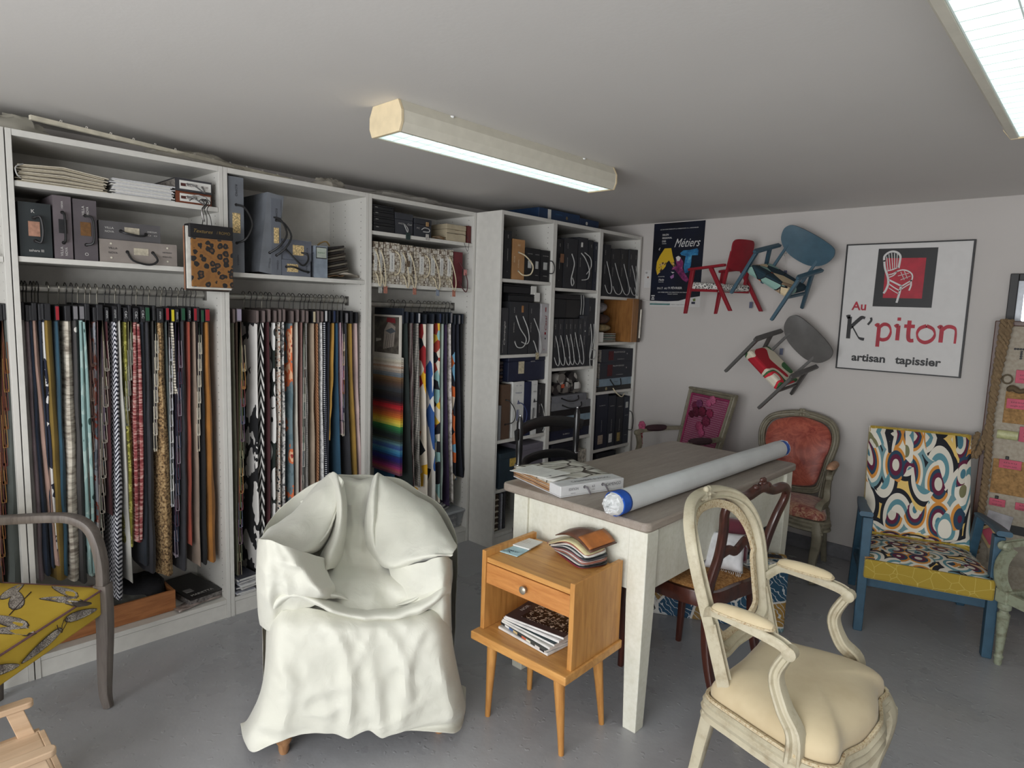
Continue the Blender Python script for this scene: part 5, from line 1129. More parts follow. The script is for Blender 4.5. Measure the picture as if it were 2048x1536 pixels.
# ---------------------------------------------------------------- sample binders on the shelves
LOCN = {'A1': 'on the left bay top shelf', 'A2': 'on the left bay second shelf', 'B1': 'on the middle bay shelf', 'C1': 'above the cane binders', 'C2': 'in the cane patterned row',
 'D1': 'first tower, top shelf', 'D2': 'first tower, second shelf', 'D3': 'first tower, third shelf', 'D4': 'first tower, fourth compartment', 'E1': 'middle tower, top shelf', 'E2': 'middle tower, second shelf',
 'E3': 'middle tower, third shelf', 'E4': 'middle tower, bottom compartment', 'F1': 'third tower, top shelf', 'F3': 'third tower, third shelf', 'F4': 'third tower, fourth shelf', 'F5': 'third tower, bottom compartment'}
LIM = {'A': (-1.615, -.922), 'B': (-.88, -.191), 'C': (-.15, .556), 'D': (.602, 1.039), 'E': (1.082, 1.531), 'F': (1.575, 2.033)}
def canep(t):
    v = t.co(scale=(1, 1, 1)); sx = t.n('SeparateXYZ'); t.l(v, sx.inputs[0]); cb = t.n('CombineXYZ'); t.l(sx.outputs[1], cb.inputs[0]); t.l(sx.outputs[2], cb.inputs[1]); v2 = cb.outputs[0]
    d = t.vor(v2, 58, 'DISTANCE_TO_EDGE', .6); n = t.noise(v, 30, 2)
    base = t.ramp(n, [(.35, (178, 168, 146)), (.65, (206, 202, 194))]); t.col(t.mix(t.ramp(d, [(0, (255, 255, 255)), (.07, (0, 0, 0))], True), base, (108, 94, 82)))
CANEP = pat('printed_cane_pattern', canep, .6)
CK = mat((22, 22, 24), .5, bump=.1); CW = mat((168, 168, 166), .7, bump=.3); CR = mat((200, 188, 160), .8, bump=.4)
INKL = mat((196, 194, 190), .5, bump=0); INKD = mat((52, 52, 56), .5, bump=0); PAPER = mat((214, 213, 208), .6, var=.02, bump=0)
YD, ZD = V((0, 1, 0)), V((0, 0, 1))
def tx(mb, s, y, z, size, vert=0, width=None, x=.0012, shear=0):
    if vert == 0: text(mb, s, size, (x, y, z), YD, ZD, width=width, shear=shear)
    elif vert > 0: text(mb, s, size, (x, y, z), ZD, -YD, width=width, shear=shear)
    else: text(mb, s, size, (x, y, z), -ZD, YD, width=width, shear=shear)
def cord(t, pts, m, r=.0032, holes=True):
    P = catmull(pts, 5); c = obj('cord', MB().tube(P, r, 7), m, t)
    if holes:
        for p in (pts[0], pts[-1]): obj('eyelet', MB().lathe([(.0, .0), (.0065, .0), (.0065, .0018), (.003, .0022)], 10, (-.0002, p[1], p[2]), 'x'), mat((40, 38, 38) if m is CK else (150, 150, 150), .4, .5), c)
    return c
def patch(t, y, z, w, h, c, name='swatch', m=None):
    return obj(name, MB().box(.0, .0018, y - w / 2, y + w / 2, z - h / 2, z + h / 2), m or mat(c, .8, var=.12, sc_=60, bump=.4), t)
def hangtag(t, y, z, c, w=.022, h=.03):
    obj('hanging_tag', MB().box(.012, .014, y - w / 2, y + w / 2, z - h, z), mat(c, .7, var=.15, sc_=80), t, bevel=.001)
GLIT = mat((190, 166, 120), .6, var=.35, sc_=160, bump=.8, key='gold_weave')
def binder(unit, y0, y1, z0, z1, c, look, op, lying):
    a, b = LIM[unit[0]]; y0 = max(y0, a); y1 = min(y1, b)
    if y1 - y0 < .008: y0 = y1 - .02
    xf = -.012 if unit[0] in 'ABC' else .197
    D = RN.uniform(.27, .3) if unit[0] in 'ABC' else RN.uniform(.32, .36)
    w, h = y1 - y0 - .0015, z1 - z0; lab = look + ', ' + LOCN[unit]
    nm = {'papers': 'paper_pile', 'plainbox': 'storage_box', 'lowblk': 'sample_box', 'dgbox': 'sample_box', 'dgbox2': 'sample_box', 'creambox': 'sample_box', 'boxfile': 'box_file', 'yel': 'sample_box'}.get(op, 'flat_binder' if lying else 'sample_binder')
    t = thing(nm, lab, {'paper_pile': 'paper', 'storage_box': 'box', 'sample_box': 'box', 'box_file': 'box file'}.get(nm, 'binder'), (xf + RN.uniform(-.006, .003), (y0 + y1) / 2, z0 + .0006), 0, 'sample binders and boxes ' + LOCN[unit])
    W = w / 2; m = CANEP if op.startswith('cane') else mat(c, .55, var=.06, sc_=14, bump=.12); T = min(.003, w * .2, h * .2)
    rot = None
    if op in ('fan', 'papers', 'fanS'):
        m_ = MB(); n = 14 if op != 'fanS' else 8; hh = h * (1.0 if op != 'fan' else 1.55)
        for i in range(n):
            z = i * hh / n; s = math.sin(i * 2.3) * .006
            if op == 'fan': m_.C([(186, 176, 154), (196, 188, 170), (120, 112, 98)][i % 3]); arch = .012 * i / n
            elif op == 'papers': m_.C([(212, 212, 210), (200, 200, 202), (216, 214, 208)][i % 3]); arch = 0
            else: m_.C([(180, 170, 150), (150, 100, 50), (96, 80, 50), (196, 186, 170), (60, 50, 44)][i % 5]); arch = .006
            pts = [(-W + s + .01 * (i % 2), z), (0, z + arch), (W - s * 2 - .006 * (i % 3), z - (.0 if op != 'fan' else .006 * i / n))]
            for (ya, za), (yb, zb_) in zip(pts, pts[1:]):
                e = hh / n * .82; m_.add([(-D, ya, za), (-D, yb, zb_), (.004 * math.sin(i), yb, zb_), (.004 * math.sin(i), ya, za), (-D, ya, za + e), (-D, yb, zb_ + e), (.004 * math.sin(i), yb, zb_ + e), (.004 * math.sin(i), ya, za + e)], [(3, 2, 1, 0), (4, 5, 6, 7), (0, 1, 5, 4), (1, 2, 6, 5), (2, 3, 7, 6), (3, 0, 4, 7)])
        obj('swatch_pages' if op != 'papers' else 'paper_sheets', m_, vcol('stacked_sheets', .8, .1), t, smooth=False)
        if op == 'fan':
            obj('cover', MB().box(-D, -.004, -W * 1.02, W, -.0, .0035).box(-D, -D + .01, -W, W, 0, hh), m, t)
            obj('cord', MB().tube(catmull([(.0, -W * .9, .01), (.012, -W * 1.0, .02), (.012, -W * 1.02, .045), (.0, -W * .85, .06)], 5), .0022, 6), CW, t)
        return t
    if op in ('plainbox', 'lowblk', 'dgbox', 'dgbox2', 'creambox', 'boxfile', 'yel'):
        tp = min(.035, h * .3)
        obj('body', MB().box(-D, 0, -W, W, 0, h - tp - .001), m, t, bevel=.002)
        obj('lid', MB().box(-D - .001, .0015, -W - .0002, W + .0002, h - tp, h), m, t, bevel=.002)
    elif lying:
        cv = MB().box(-D, 0, -W, W, 0, T).box(-D, 0, -W, W, h - T, h).box(-T, 0, -W, W, T, h - T)
        obj('cover', cv, m, t, smooth=False)
        obj('page_block', MB().box(-D + .008, -T, -W + .004, W - .004, T, h - T), mat((120, 114, 108), .9, var=.3, sc_=90), t)
    else:
        cv = MB().box(-D, 0, -W, -W + T, 0, h).box(-D, 0, W - T, W, 0, h).box(-T, 0, -W + T, W - T, 0, h)
        obj('cover', cv, m, t, smooth=False)
        obj('page_block', MB().box(-D + .01, -T, -W + T, W - T, .004, h - .007), mat((116, 110, 104), .9, var=.3, sc_=90), t)
    L = MB(); ink = INKL if sum(c) < 330 else INKD
    def done():
        if L.v: obj('lettering', L, ink, t, smooth=False)
    if op == 'wfront':
        patch(t, .006, h / 2, w * .86, h * .66, (186, 184, 178), 'front_label', PAPER); tx(L, 'DEDAR', -.01, h * .5, .016, 0, w * .34, .0024); tx(L, 'DD DD', W * .6, h * .5, .012, 0, w * .18, .0024); L.box(.002, .0024, -W * .72, -W * .45, h * .38, h * .62); ink = mat((70, 34, 30), .6)
        cord(t, [(0, -W * .35, h * .6), (.02, -W * .1, h * .5), (.024, W * .35, h * .1 - .0), (.02, W * .5, h * .1), (0, W * .45, h * .5)], mat((120, 120, 120), .4, .5), .0028)
    elif op == 'sahara':
        patch(t, -.004, h * .52, .034, .052, (160, 120, 100)); tx(L, 'K', -.006, h * .84, .018, 0); tx(L, 'sahara III', 0, h * .12, .013, 0, w * .45)
        cord(t, [(0, -.004, h * .72), (.012, .014, h * .74), (.016, .02, h * .5), (.012, .014, h * .28), (0, -.002, h * .3)], CK, .004)
    elif op in ('villa1', 'villa2'):
        patch(t, 0, h * .52, w * .45, .05, (34, 34, 36) if op == 'villa1' else (106, 74, 40))
        tx(L, 'VILLA', -.006, h * (.12 if op == 'villa1' else .82), .012, 1, .034); tx(L, 'NOVA', .008, h * (.12 if op == 'villa1' else .82), .012, 1, .03)
        if op == 'villa2': tx(L, 'O', 0, h * .1, .016)
        else: tx(L, 'HANA', 0, h * .86, .009, 1, .026)
        e = .004 if op == 'villa1' else .02
        cord(t, [(0, 0, h * .74), (.012, e, h * .7), (.014, e * 1.2, h * .5), (.012, e, h * .3), (0, 0, h * .26)], CK, .0042)
    elif op in ('linen', 'villa3'):
        k = op == 'linen'
        patch(t, .005, h * .55, .052, .026, (176, 168, 150), 'swatch'); 
        tx(L, 'VILLA', -W * .68, h * .62, .011, 0, .03); tx(L, 'NOVA', -W * .68, h * .42, .011, 0, .03); tx(L, 'ARTISAN' if k else 'HESIA', W * .72, h * .6, .008, 0, .034); tx(L, 'WEAVES' if k else 'O  O', W * .72, h * .4, .008, 0, .034)
        cord(t, [(0, -W * .32, h * .5), (.015, -W * .2, h * (.12 if k else .4)), (.022, W * .2, h * (-.02 if k else .3)), (.02, W * .42, h * (.2 if k else .35)), (0, W * (.34 if k else .5), h * (.55 if k else .45))], CK, .0042)
        if k:
            for yy in (-W * .72, W * .74):
                for zz in (.2, .82): obj('rivet', MB().lathe([(0, 0), (.004, 0), (.003, .002)], 8, (.0, yy, h * zz), 'x'), mat((220, 216, 200), .3, .3), t)
    elif op.startswith('romo'):
        k = int(op[4]); ink = INKD
        if k < 4:
            s = RN.uniform(-.002, .002); tx(L, 'ROMO', 0, h * (.86 if k < 3 else .8), .014, -1, .05); tx(L, {1: 'NARDA', 2: 'OTELLO', 3: 'OZARK'}[k], .004, h * .13, .011, -1, .045)
            if k != 2: patch(t, .0 if k == 1 else 0, h * .52, w * .5, .085 if k == 1 else .07, 0, 'swatch', GLIT)
            cord(t, [(0, 0, h * (.71 if k < 3 else .72)), (.02, .03, h * .68), (.035, .055, h * .52), (.028, .03, h * .36), (0, 0, h * (.31 if k == 1 else .26))], CK, .0045)
        else:
            patch(t, -.02 if k == 4 else .01, h * .5, .055, h * .5, 0, 'swatch', GLIT); tx(L, 'RIVA', W * .7, h * .5, .012, -1, .03)
            if k == 4: cord(t, [(0, -W * .7, h * .55), (.02, -W * .3, h * .55), (.02, W * .3, h * .35), (.012, W * .8, h * .3)], CK, .0045)
            else: cord(t, [(0, -W * .7, h * .5), (.02, -W * .3, h * .1), (.03, W * .2, -h * .25), (.03, W * .55, -.0), (.02, W * .6, h * .3), (0, W * .35, h * .4)], CK, .0045)
        if k == 2:
            t.rotation_euler = (rad(-7), 0, 0); t.location = (t.location.x, t.location.y + .012, t.location.z + .005)
    elif op == 'boxfile':
        obj('side_band', MB().box(.0015, .003, -W, W, 0, h), mat((132, 142, 154), .4), t); f = MB()
        obj('label_frame', MB().box(.003, .0035, -W * .75, W * .9, h * .6, h * .97), INKD, t); obj('label_card', MB().box(.0035, .0042, -W * .66, W * .82, h * .63, h * .94), mat((168, 176, 166), .5), t)
        tx(L, 'RSMO', 0, h * .78, .01, 0, w * .5, .0046); ink = mat((84, 120, 90), .5)
    elif op == 'lowblk': tx(L, 'ARRA', -W * .7, h * .5, .007, 0, .018, .002)
    elif op == 'dgbox':
        tx(L, 'VENEZIA', -.02, h * .5, .011, 0, .04, .002); tx(L, 'Casal', .034, h * .5, .013, 0, .03, .002, .3)
        cord(t, [(0, .0, h * .5), (.014, -.006, h * .4), (.016, .012, h * .12), (.014, .014, h * .3), (0, .004, h * .5)], CW, .0022, False); hangtag(t, .018, .012, (40, 56, 54), .03, .038)
    elif op == 'dgbox2':
        tx(L, 'PYC', -.035, h * .45, .011, 0, .02, .002)
        cord(t, [(0, -.01, h * .4), (.014, .0, h * .5), (.016, .03, h * .45), (.014, .03, h * .3), (0, .0, h * .3)], CW, .0022, False); hangtag(t, .02, h * .18, (168, 164, 160), .022, .034)
        obj('gold_charm', MB().box(.004, .01, .014, .034, h * .6, h * .85), mat((156, 124, 84), .5), t, bevel=.004)
    elif op == 'creambox':
        L.box(.0016, .0022, -.012, .014, h * .42, h * .44).box(.0016, .0022, -.012, .014, h * .66, h * .68); ink = mat((120, 96, 70), .6)
        cord(t, [(.002, -W, h * .45), (.003, 0, h * .46), (.003, W * .9, h * .44), (.01, W * 1.2, h * .1), (.02, W * 1.0, -.05), (.016, W * .75, -.02), (.004, W * .8, .0)], CK, .0012, False)
    elif op.startswith('cane'):
        lw = w * (.5 if w < .07 else .36); patch(t, 0, h * .53, min(lw, .03), h * .46, 0, 'title_label', PAPER)
        nm_ = RN.choice(['CANNAGE', 'PALERME', 'VERONE', 'SIENNE', 'TURIN', 'NAPLES']); ink = mat((96, 100, 110), .6, bump=0)
        tx(L, nm_, 0, h * .53, min(lw, .02) * .5, 1, h * .34, .0026)
        if op != 'cane0':
            if op == 'caneW': cord(t, [(0, W * .45, h * .8), (.014, W * .75, h * .72), (.018, W * .9, h * .5), (.014, W * .75, h * .28), (0, W * .4, h * .22)], CR, .003, False)
            else:
                cord(t, [(0, 0, h * .8), (.014, W * .5, h * .6), (.02, W * 1.3, h * .2), (.022, W * 1.1, -.012), (.022, W * .5, -.008), (.014, W * .2, h * .16), (0, 0, h * .24)], CR, .003, False)
                tc = {'first': (150, 150, 146), 'second': (150, 100, 86), 'cream rope': (96, 82, 66), 'blue': (120, 128, 142), 'coral': (158, 104, 88)}
                for kk, cc in tc.items():
                    if kk in look: obj('hanging_tag', MB().box(.02, .023, W * .3, W * .3 + .024, -.052 if kk != 'cream rope' else h * .45, -.014 if kk != 'cream rope' else h * .6), mat(cc, .9, var=.2, sc_=120, bump=.5), t, bevel=.002)
    elif op == 'redb':
        cord(t, [(0, W * .3, h * .72), (.02, W * .9, h * .5), (.03, W * 1.5, h * .2), (.03, W * 1.3, -.02), (.02, W * .6, 0), (0, W * .3, h * .2)], mat((70, 16, 26), .6), .003, False)
        obj('hanging_tag', MB().box(.024, .026, W * .7, W * .7 + .026, h * .36, h * .52), mat((180, 120, 116), .7), t, bevel=.001)
    elif op == 'blk':
        tx(L, 'JAB', 0, h * .88, .008, 1, .02); tx(L, 'CASAMANCE', 0, h * .5, .006, 1, .07); tx(L, '1', 0, h * .15, .01)
        if 'copper' in look: obj('hanging_tag', MB().box(.01, .012, -.004, .03, h * .52, h * .7), mat((120, 84, 60), .5), t)
    elif op == 'kraft':
        tx(L, 'CASAL', 0, h * .4, .012, 1, .05, shear=.2); tx(L, '(e)', 0, h * .86, .016, 0, .02); tx(L, 'ECO', -.036, h * .5, .014, 1, .035)
        cord(t, [(0, .0, h * .68), (.02, .04, h * .6), (.035, .09, h * .38), (.03, .08, h * .16), (.015, .03, h * .12), (0, 0, h * .22)], CR, .004); ink = mat((220, 208, 180), .6)
    elif op in ('blkw', 'blkw2'):
        zc = h * (.5 if unit[0] == 'D' else .82); patch(t, 0, zc, w * .42, .045, 0, 'title_label', mat((176, 178, 176), .5)); tx(L, 'LELIEVRE', 0, h * .82 if unit[0] == 'D' else h * .6, .006, 0, w * .6); tx(L, 'PARIS', 0, h * .18, .006, 0, w * .4)
        if op == 'blkw2': cord(t, [(0, W * .8, h * .68), (.02, W * 1.05, h * .66), (.035, W * 1.2, h * .5), (.03, W * 1.1, h * .3), (0, W * .8, h * .28)], CK, .0032, False)
    elif op in ('gscript', 'gwide', 'gcord', 'gcord0', 'gcord2', 'gcordL', 'gwideC', 'gtall'):
        cx = -.004 if w < .06 else -W * .35
        if op == 'gscript': tx(L, 'Camengo', 0, h * .45, .022, 1, h * .5, shear=.4); tx(L, 'edition', -W * .4, h * .14, .007, 1, .05)
        else:
            tx(L, RN.choice(['Casal', 'CHIC', 'LIN', 'ARLES', 'ORION']), cx * 1.6, h * .84, .008, 1, .032, shear=.2); tx(L, RN.choice(['ETERNEL', 'AMBRA', 'SIROCCO', 'OTTOMAN', 'CASTILLE']), cx * 1.6, h * .52, .008, 1, .06)
            pass
        if op == 'gwide':
            obj('copper_mark', MB().box(.0, .0016, .018, .036, h * .8, h * .93), mat((176, 128, 84), .4, .5), t, bevel=.002)
            cord(t, [(0, -W * .35, h * .73), (.02, -.01, h * .5), (.026, .04, h * .3), (.024, .02, h * .15), (.012, -.02, h * .14), (0, -W * .4, h * .24)], CW, .0032); cord(t, [(0, W * .4, h * .73), (.02, W * .7, h * .5), (.024, W * .85, h * .3), (.018, W * .7, h * .2), (.01, W * .2, h * .24)], CW, .0032, False)
        elif op == 'gcord':
            cord(t, [(0, 0, h * .7), (.02, W * .7, h * .4), (.026, W * 1.0, h * .08), (.024, W * .5, -.0), (.01, W * .1, h * .2), (0, 0, h * .26)], CW, .0032, False)
            obj('hanging_tag', MB().box(.024, .027, .0, .03, -.035, .008), mat((150, 140, 116), .8, var=.5, sc_=90), t, bevel=.002)
        elif op == 'gcord0' and unit == 'D3': cord(t, [(0, 0, h * .6), (.014, W * .4, h * .4), (.016, W * .7, h * .15), (.004, W * .6, .01)], CW, .003, False)
        elif op == 'gcord0': obj('round_mark', MB().lathe([(0, 0), (.005, 0), (.004, .001)], 10, (.0006, 0, h * .7), 'x'), INKL, t)
        elif op == 'gtall':
            cord(t, [(0, -W * .2, h * .62), (.018, -W * .3, h * .4), (.024, -W * .9, h * .15), (.026, -W * .4, h * .1), (.024, W * .6, h * .12), (.02, W * 1.1, h * .22), (0, W * .6, h * .24)], CW, .0034, False); cord(t, [(0, W * .8, h * .62), (.018, W * .4, h * .45), (.024, -W * .6, h * .18), (.024, -W * .8, h * .08), (.02, -W * .3, -.02)], CW, .003, False)
        elif op == 'gwideC': cord(t, [(0, W * .1, h * .7), (.02, W * .2, h * .5), (.026, -W * .3, h * .2), (.024, -W * .1, h * .06), (.02, W * .25, h * .12), (.014, W * .1, h * .22)], CW, .0036, False)
        elif op == 'gcord2':
            patch(t, -W * .3, h * .86, .016, .03, 0, 'title_label', PAPER); cord(t, [(0, -W * .4, h * .7), (.02, 0, h * .6), (.03, W * .7, h * .4), (.028, W * .6, h * .22), (.02, -W * .5, h * .18)], CW, .0036, False); cord(t, [(0, W * .3, h * .72), (.02, W * 1.1, h * .62), (.026, W * 1.2, h * .45), (.016, W * .5, h * .3)], CW, .003, False)
        elif op == 'gcordL':
            j = RN.uniform(-.15, .25)
            cord(t, [(0, -W * .1, h * (.68 + j * .2)), (.014, W * .4, h * .45), (.02, W * (1.1 + j), h * .18), (.02, W * .8, h * .06), (.016, 0, h * .08), (0, -W * .3, h * .22)], CW, .0028, False)
    elif op == 'casal':
        ink = mat((130, 26, 36), .5); tx(L, 'Casal', .01, h * .6, .03, 1, h * .3, shear=.3); L.box(.001, .0016, .0, .014, h * .38, h * .43).box(.001, .0016, .0, .008, h * .84, h * .93); tx(L, 'm', .0, h * .08, .016)
        obj('round_mark', MB().lathe([(0, 0), (.006, 0), (.005, .001)], 10, (.0006, .01, h * .3), 'x'), INKD, t)
    elif op == 'brown': cord(t, [(0, 0, h * .72), (.02, .02, h * .68), (.035, .05, h * .5), (.03, .04, h * .32), (0, -.002, h * .27)], CK, .0028)
    elif op in ('wblue', 'wblk'):
        ink = mat((40, 56, 116), .5) if op == 'wblue' else INKD
        tx(L, 'V  V', 0, h * .93, .008, 0, w * .5); tx(L, 'TISSUS', 0, h * .8, .012, 0, w * .6); L.add([(.0014, -.012, h * .6), (.0014, .012, h * .6), (.0014, 0, h * .68)], [(0, 1, 2)]); L.box(.001, .0014, -.012, -.004, h * .3, h * .5).box(.001, .0014, .004, .008, h * .34, h * .5)
        cord(t, [(0, 0, h * .62), (.02, .02, h * .6), (.03, .05, h * .44), (.024, .04, h * .26), (0, 0, h * .24)], mat((36, 48, 92), .6) if op == 'wblue' else CK, .003)
    elif op == 'navyb': patch(t, 0, h * .18, w * .5, .03, 0, 'title_label', PAPER)
    elif op == 'lsw':
        patch(t, -W * .1, h * .17, w * .42, .065, (156, 140, 124) if 'beige' in look else ((190, 190, 186) if 'white' in look else (150, 130, 80))); tx(L, 'RUBELLI', 0, h * .8, .008, 0, w * .5); tx(L, 'Venezia', 0, h * .42, .008, 1, .09)
    elif op.startswith('flat'):
        if op == 'flatg':
            tx(L, 'OTTOMAN', 0, h * .68, .008, 0, .05); cord(t, [(0, -W * .45, h * .6), (.016, -W * .2, h * .2), (.02, W * .1, h * .1), (.018, W * .4, h * .3), (0, W * .5, h * .7)], CK, .004)
        elif op == 'flatlb':
            tx(L, 'LINEN', .0, h * .5, .009, 0, .05); cord(t, [(0, -W * .35, h * .8), (.018, -W * .2, -.0), (.024, 0, -h * .2), (.02, W * .2, h * .1), (0, W * .3, h * .8)], CK, .004)
        elif op == 'flatp': ink = mat((140, 60, 80), .5); tx(L, 'VELVET LINEN', .02, h * .5, .011, 0, .12)
        elif op == 'flatnv':
            patch(t, -W * .42, h * .5, .06, h * .7, (74, 22, 26)); tx(L, 'PILLOW BOUCLE', .02, h * .76, .014, 0, .14); tx(L, '70', W * .6, h * .6, .014); tx(L, 'CASAMANCE', .04, h * .2, .006, 0, .09)
        elif op == 'flatrope':
            cord(t, [(0, -W * .1, h * .5), (.02, .0, -.02), (.024, .06, -.05), (.02, .1, -.03)], CR, .004, False); obj('round_mark', MB().lathe([(0, 0), (.012, 0), (.011, .001)], 12, (.0006, -W * .5, h * .5), 'x'), mat((150, 140, 110), .6), t)
        else:
            if 'navy box' in look: tx(L, 'RUBELLI', -W * .2, h * .5, .012, 0, .07)
    elif op == 'yel': patch(t, .03, h * .7, .06, .05, (190, 160, 80), 'title_label')
    done(); return t
for args in BIND: binder(*args)
# irregular things on the tower shelves
def fbox(name, label, cat, x0, x1, y0, y1, z0, z1, m, bevel=.004, group=None):
    t = thing(name, label, cat, ((x0 + x1) / 2, (y0 + y1) / 2, z0), 0, group); a, b, h = (x1 - x0) / 2, (y1 - y0) / 2, z1 - z0
    obj('body', MB().box(-a, a, -b, b, 0, h * .8), m, t, bevel=bevel); obj('lid', MB().box(-a - .001, a + .001, -b - .001, b + .001, h * .8 + .0005, h), m, t, bevel=bevel); return t
NB = mat((26, 27, 31), .5, var=.05)
t = fbox('sample_box', 'black box lying on the charcoal binders, white card beside it', 'box', -.1, .17, .70, .93, 1.498, 1.545, NB); obj('card', MB().box(.1, .135, .116, .165, .005, .06), PAPER, t)
t = fbox('sample_box', 'second black box topmost in first tower under the kraft binder shelf', 'box', -.1, .165, .66, .90, 1.547, 1.60, NB); obj('card', MB().box(.1, .134, .121, .17, .0, .05), PAPER, t)
fbox('sample_box', 'matt black box lying on thin charcoal binders, middle tower left', 'box', -.1, .17, 1.09, 1.245, 1.404, 1.56, NB)
fbox('sample_box', 'glossy black box lying beside the matt one, middle tower', 'box', -.1, .165, 1.25, 1.40, 1.404, 1.56, mat((20, 20, 23), .3))
for i, (y, l) in enumerate(((1.405, 'grey cord'), (1.432, 'two cords'))):
    t = thing('sample_binder', 'dark binder standing behind the tall one with ' + l + ', middle tower', 'binder', (.16, y, 1.424), 0, 'sample binders and boxes middle tower, second shelf')
    obj('cover', MB().box(-.2, 0, 0, .022, 0, .14), mat((42, 43, 47), .5), t, bevel=.002); obj('cord', MB().tube(catmull([(.0, .01, .138), (.006, .01, .08), (.0, .012, .005)], 4), .0025, 6), CW, t)
# navy box + rolled cloths on the third shelf, first tower
t = fbox('sample_box', 'navy box with beige swatch lying across the binders, first tower', 'box', -.12, .185, .70, 1.037, 1.012, 1.165, mat((28, 34, 56), .5)); patch(t, -.055, .085, .05, .075, (186, 176, 150)).location.x = .1526
m_ = MB(); tx(m_, 'LUCIA', .05, .12, .01, 0, .04, .154); obj('lettering', m_, INKL, t, smooth=False)
t = thing('folded_cloth_stack', 'striped brown folded cloths squeezed beside the navy box, first tower', 'folded cloth', (.05, .655, 1.012))
for i, c in enumerate([(60, 50, 54), (84, 66, 58), (52, 50, 62), (92, 80, 72), (58, 44, 48), (76, 70, 70)]): obj('folded_cloth', MB().prism(rrect(.22, .085, .03), i * .021, i * .021 + .019), mat(c, .95, bump=.5), t, bevel=.007)
def camo(t_):
    v = t_.co(); t_.col(t_.ramp(t_.vor(v, 20, 'F1', 1, 'Color'), [(0, (22, 22, 24)), (.35, (112, 108, 102)), (.5, (46, 44, 44)), (.66, (168, 164, 158)), (.82, (30, 28, 30))], True))
t = thing('fabric_bundle', 'black grey white camouflage fabric bundle in clear wrap, middle tower', 'fabric bundle', (.05, 1.30, .895))
for i, (y, z, r) in enumerate([(-.12, .04, .042), (-.02, .04, .044), (.09, .042, .046), (-.07, .105, .04), (.05, .108, .042)]):
    m_ = MB(); m_.grid(lambda u, v: (-.16 + .28 * v, y + r * (1.15 + .1 * MN.noise(V((i, u * 5, v * 4)))) * math.cos(2 * PI * u), max(.0, z + r * .95 * math.sin(2 * PI * u) + .004 * MN.noise(V((i + 5, u * 6, v * 5))))), 16, 8, cu=True)
    m_.f.append(tuple(k * 8 + 7 for k in range(16))); m_.c.append(None); obj('fabric_roll', m_, pat('camouflage_weave', camo, .35), t)
t_ = obj('price_sticker', MB().box(.121, .123, .07, .12, .03, .075), PAPER, t)
for y, c in ((-.07, (190, 84, 50)),): obj('orange_sticker', MB().box(.121, .1235, y, y + .03, .045, .07), mat(c, .5), t)
t = thing('sample_box', 'floral printed pale box in bottom compartment of the middle tower', 'box', (.02, 1.475, .09)); obj('body', MB().box(-.16, .16, -.05, .05, 0, .30), mat((150, 144, 132), .7, var=.3, sc_=50), t, bevel=.003); obj('lid', MB().box(-.162, .162, -.052, .052, .301, .4), mat((166, 160, 148), .7, var=.3, sc_=60), t, bevel=.003)
# third tower, second shelf: bags, folder, wooden panel
t = thing('ring_folder', 'white spined folder with ringed sample pages, third tower', 'folder', (.19, 1.70, 1.241)); obj('cover', MB().box(-.28, 0, -.115, -.045, 0, .07), PAPER, t, bevel=.002)
for i in range(5): obj('page', MB().box(-.27, -.004, -.044, .115 - .004 * (i % 2), .004 + i * .0125, .012 + i * .0125), mat((150 - 20 * (i % 2), 144, 136), .5), t, bevel=.003)
def softbag(name, label, loc, sx, sy, sz, c, seed):
    t = thing(name, label, 'fabric bundle', loc); mm = mat(c, .95, bump=.7, var=.2)
    def fn(u, v):
        a, b = 2 * PI * u, PI * (v - .5); k = 1 + .16 * MN.noise(V((seed + 2 * math.cos(a), 2 * math.sin(a), 3 * v)))
        return (sx * k * abs(math.cos(b)) ** .5 * math.cos(a), sy * k * abs(math.cos(b)) ** .5 * math.sin(a), max(0, sz * .5 + sz * .5 * k * math.sin(b)))
    obj('cloth', MB().grid(fn, 24, 14, cu=True), mm, t); return t
softbag('folded_sample_bundle', 'olive beige folded swatch bundle on the white spined folder', (.07, 1.70, 1.312), .11, .12, .055, (128, 112, 80), 3)
t = softbag('folded_sample_bundle', 'dark brown fringed swatch bundle topmost on its pile', (.07, 1.69, 1.368), .11, .115, .07, (70, 50, 42), 7)
t = softbag('plastic_wrapped_bundle', 'grey white wrapped bundle filling the space below the third tower shelf', (.02, 1.72, 1.44), .1, .12, .09, (150, 148, 152), 11)
t = thing('wooden_panel', 'warm brown wooden panel leaning inside the third tower', 'panel', (.26, 1.955, 1.241)); obj('board', MB().hexa([(-.26, -.055, 0), (.0, -.055, 0), (.0, .02, 0), (-.26, .02, 0)], [(-.26, -.05, .315), (.0, -.05, .315), (.0, .025, .315), (-.26, .025, .315)]), wood('walnut_panel', (150, 104, 56), (118, 76, 40), 'Z', 6, .4, 8), t, bevel=.002)
obj('side_edge', MB().box(-.26, -.0, .03, .062, 0, .31), mat((76, 64, 56), .6), t); obj('end_grip', MB().tube([(.004, .045, .03), (.006, .05, .24)], .006, 8), mat((205, 200, 188), .5), t)
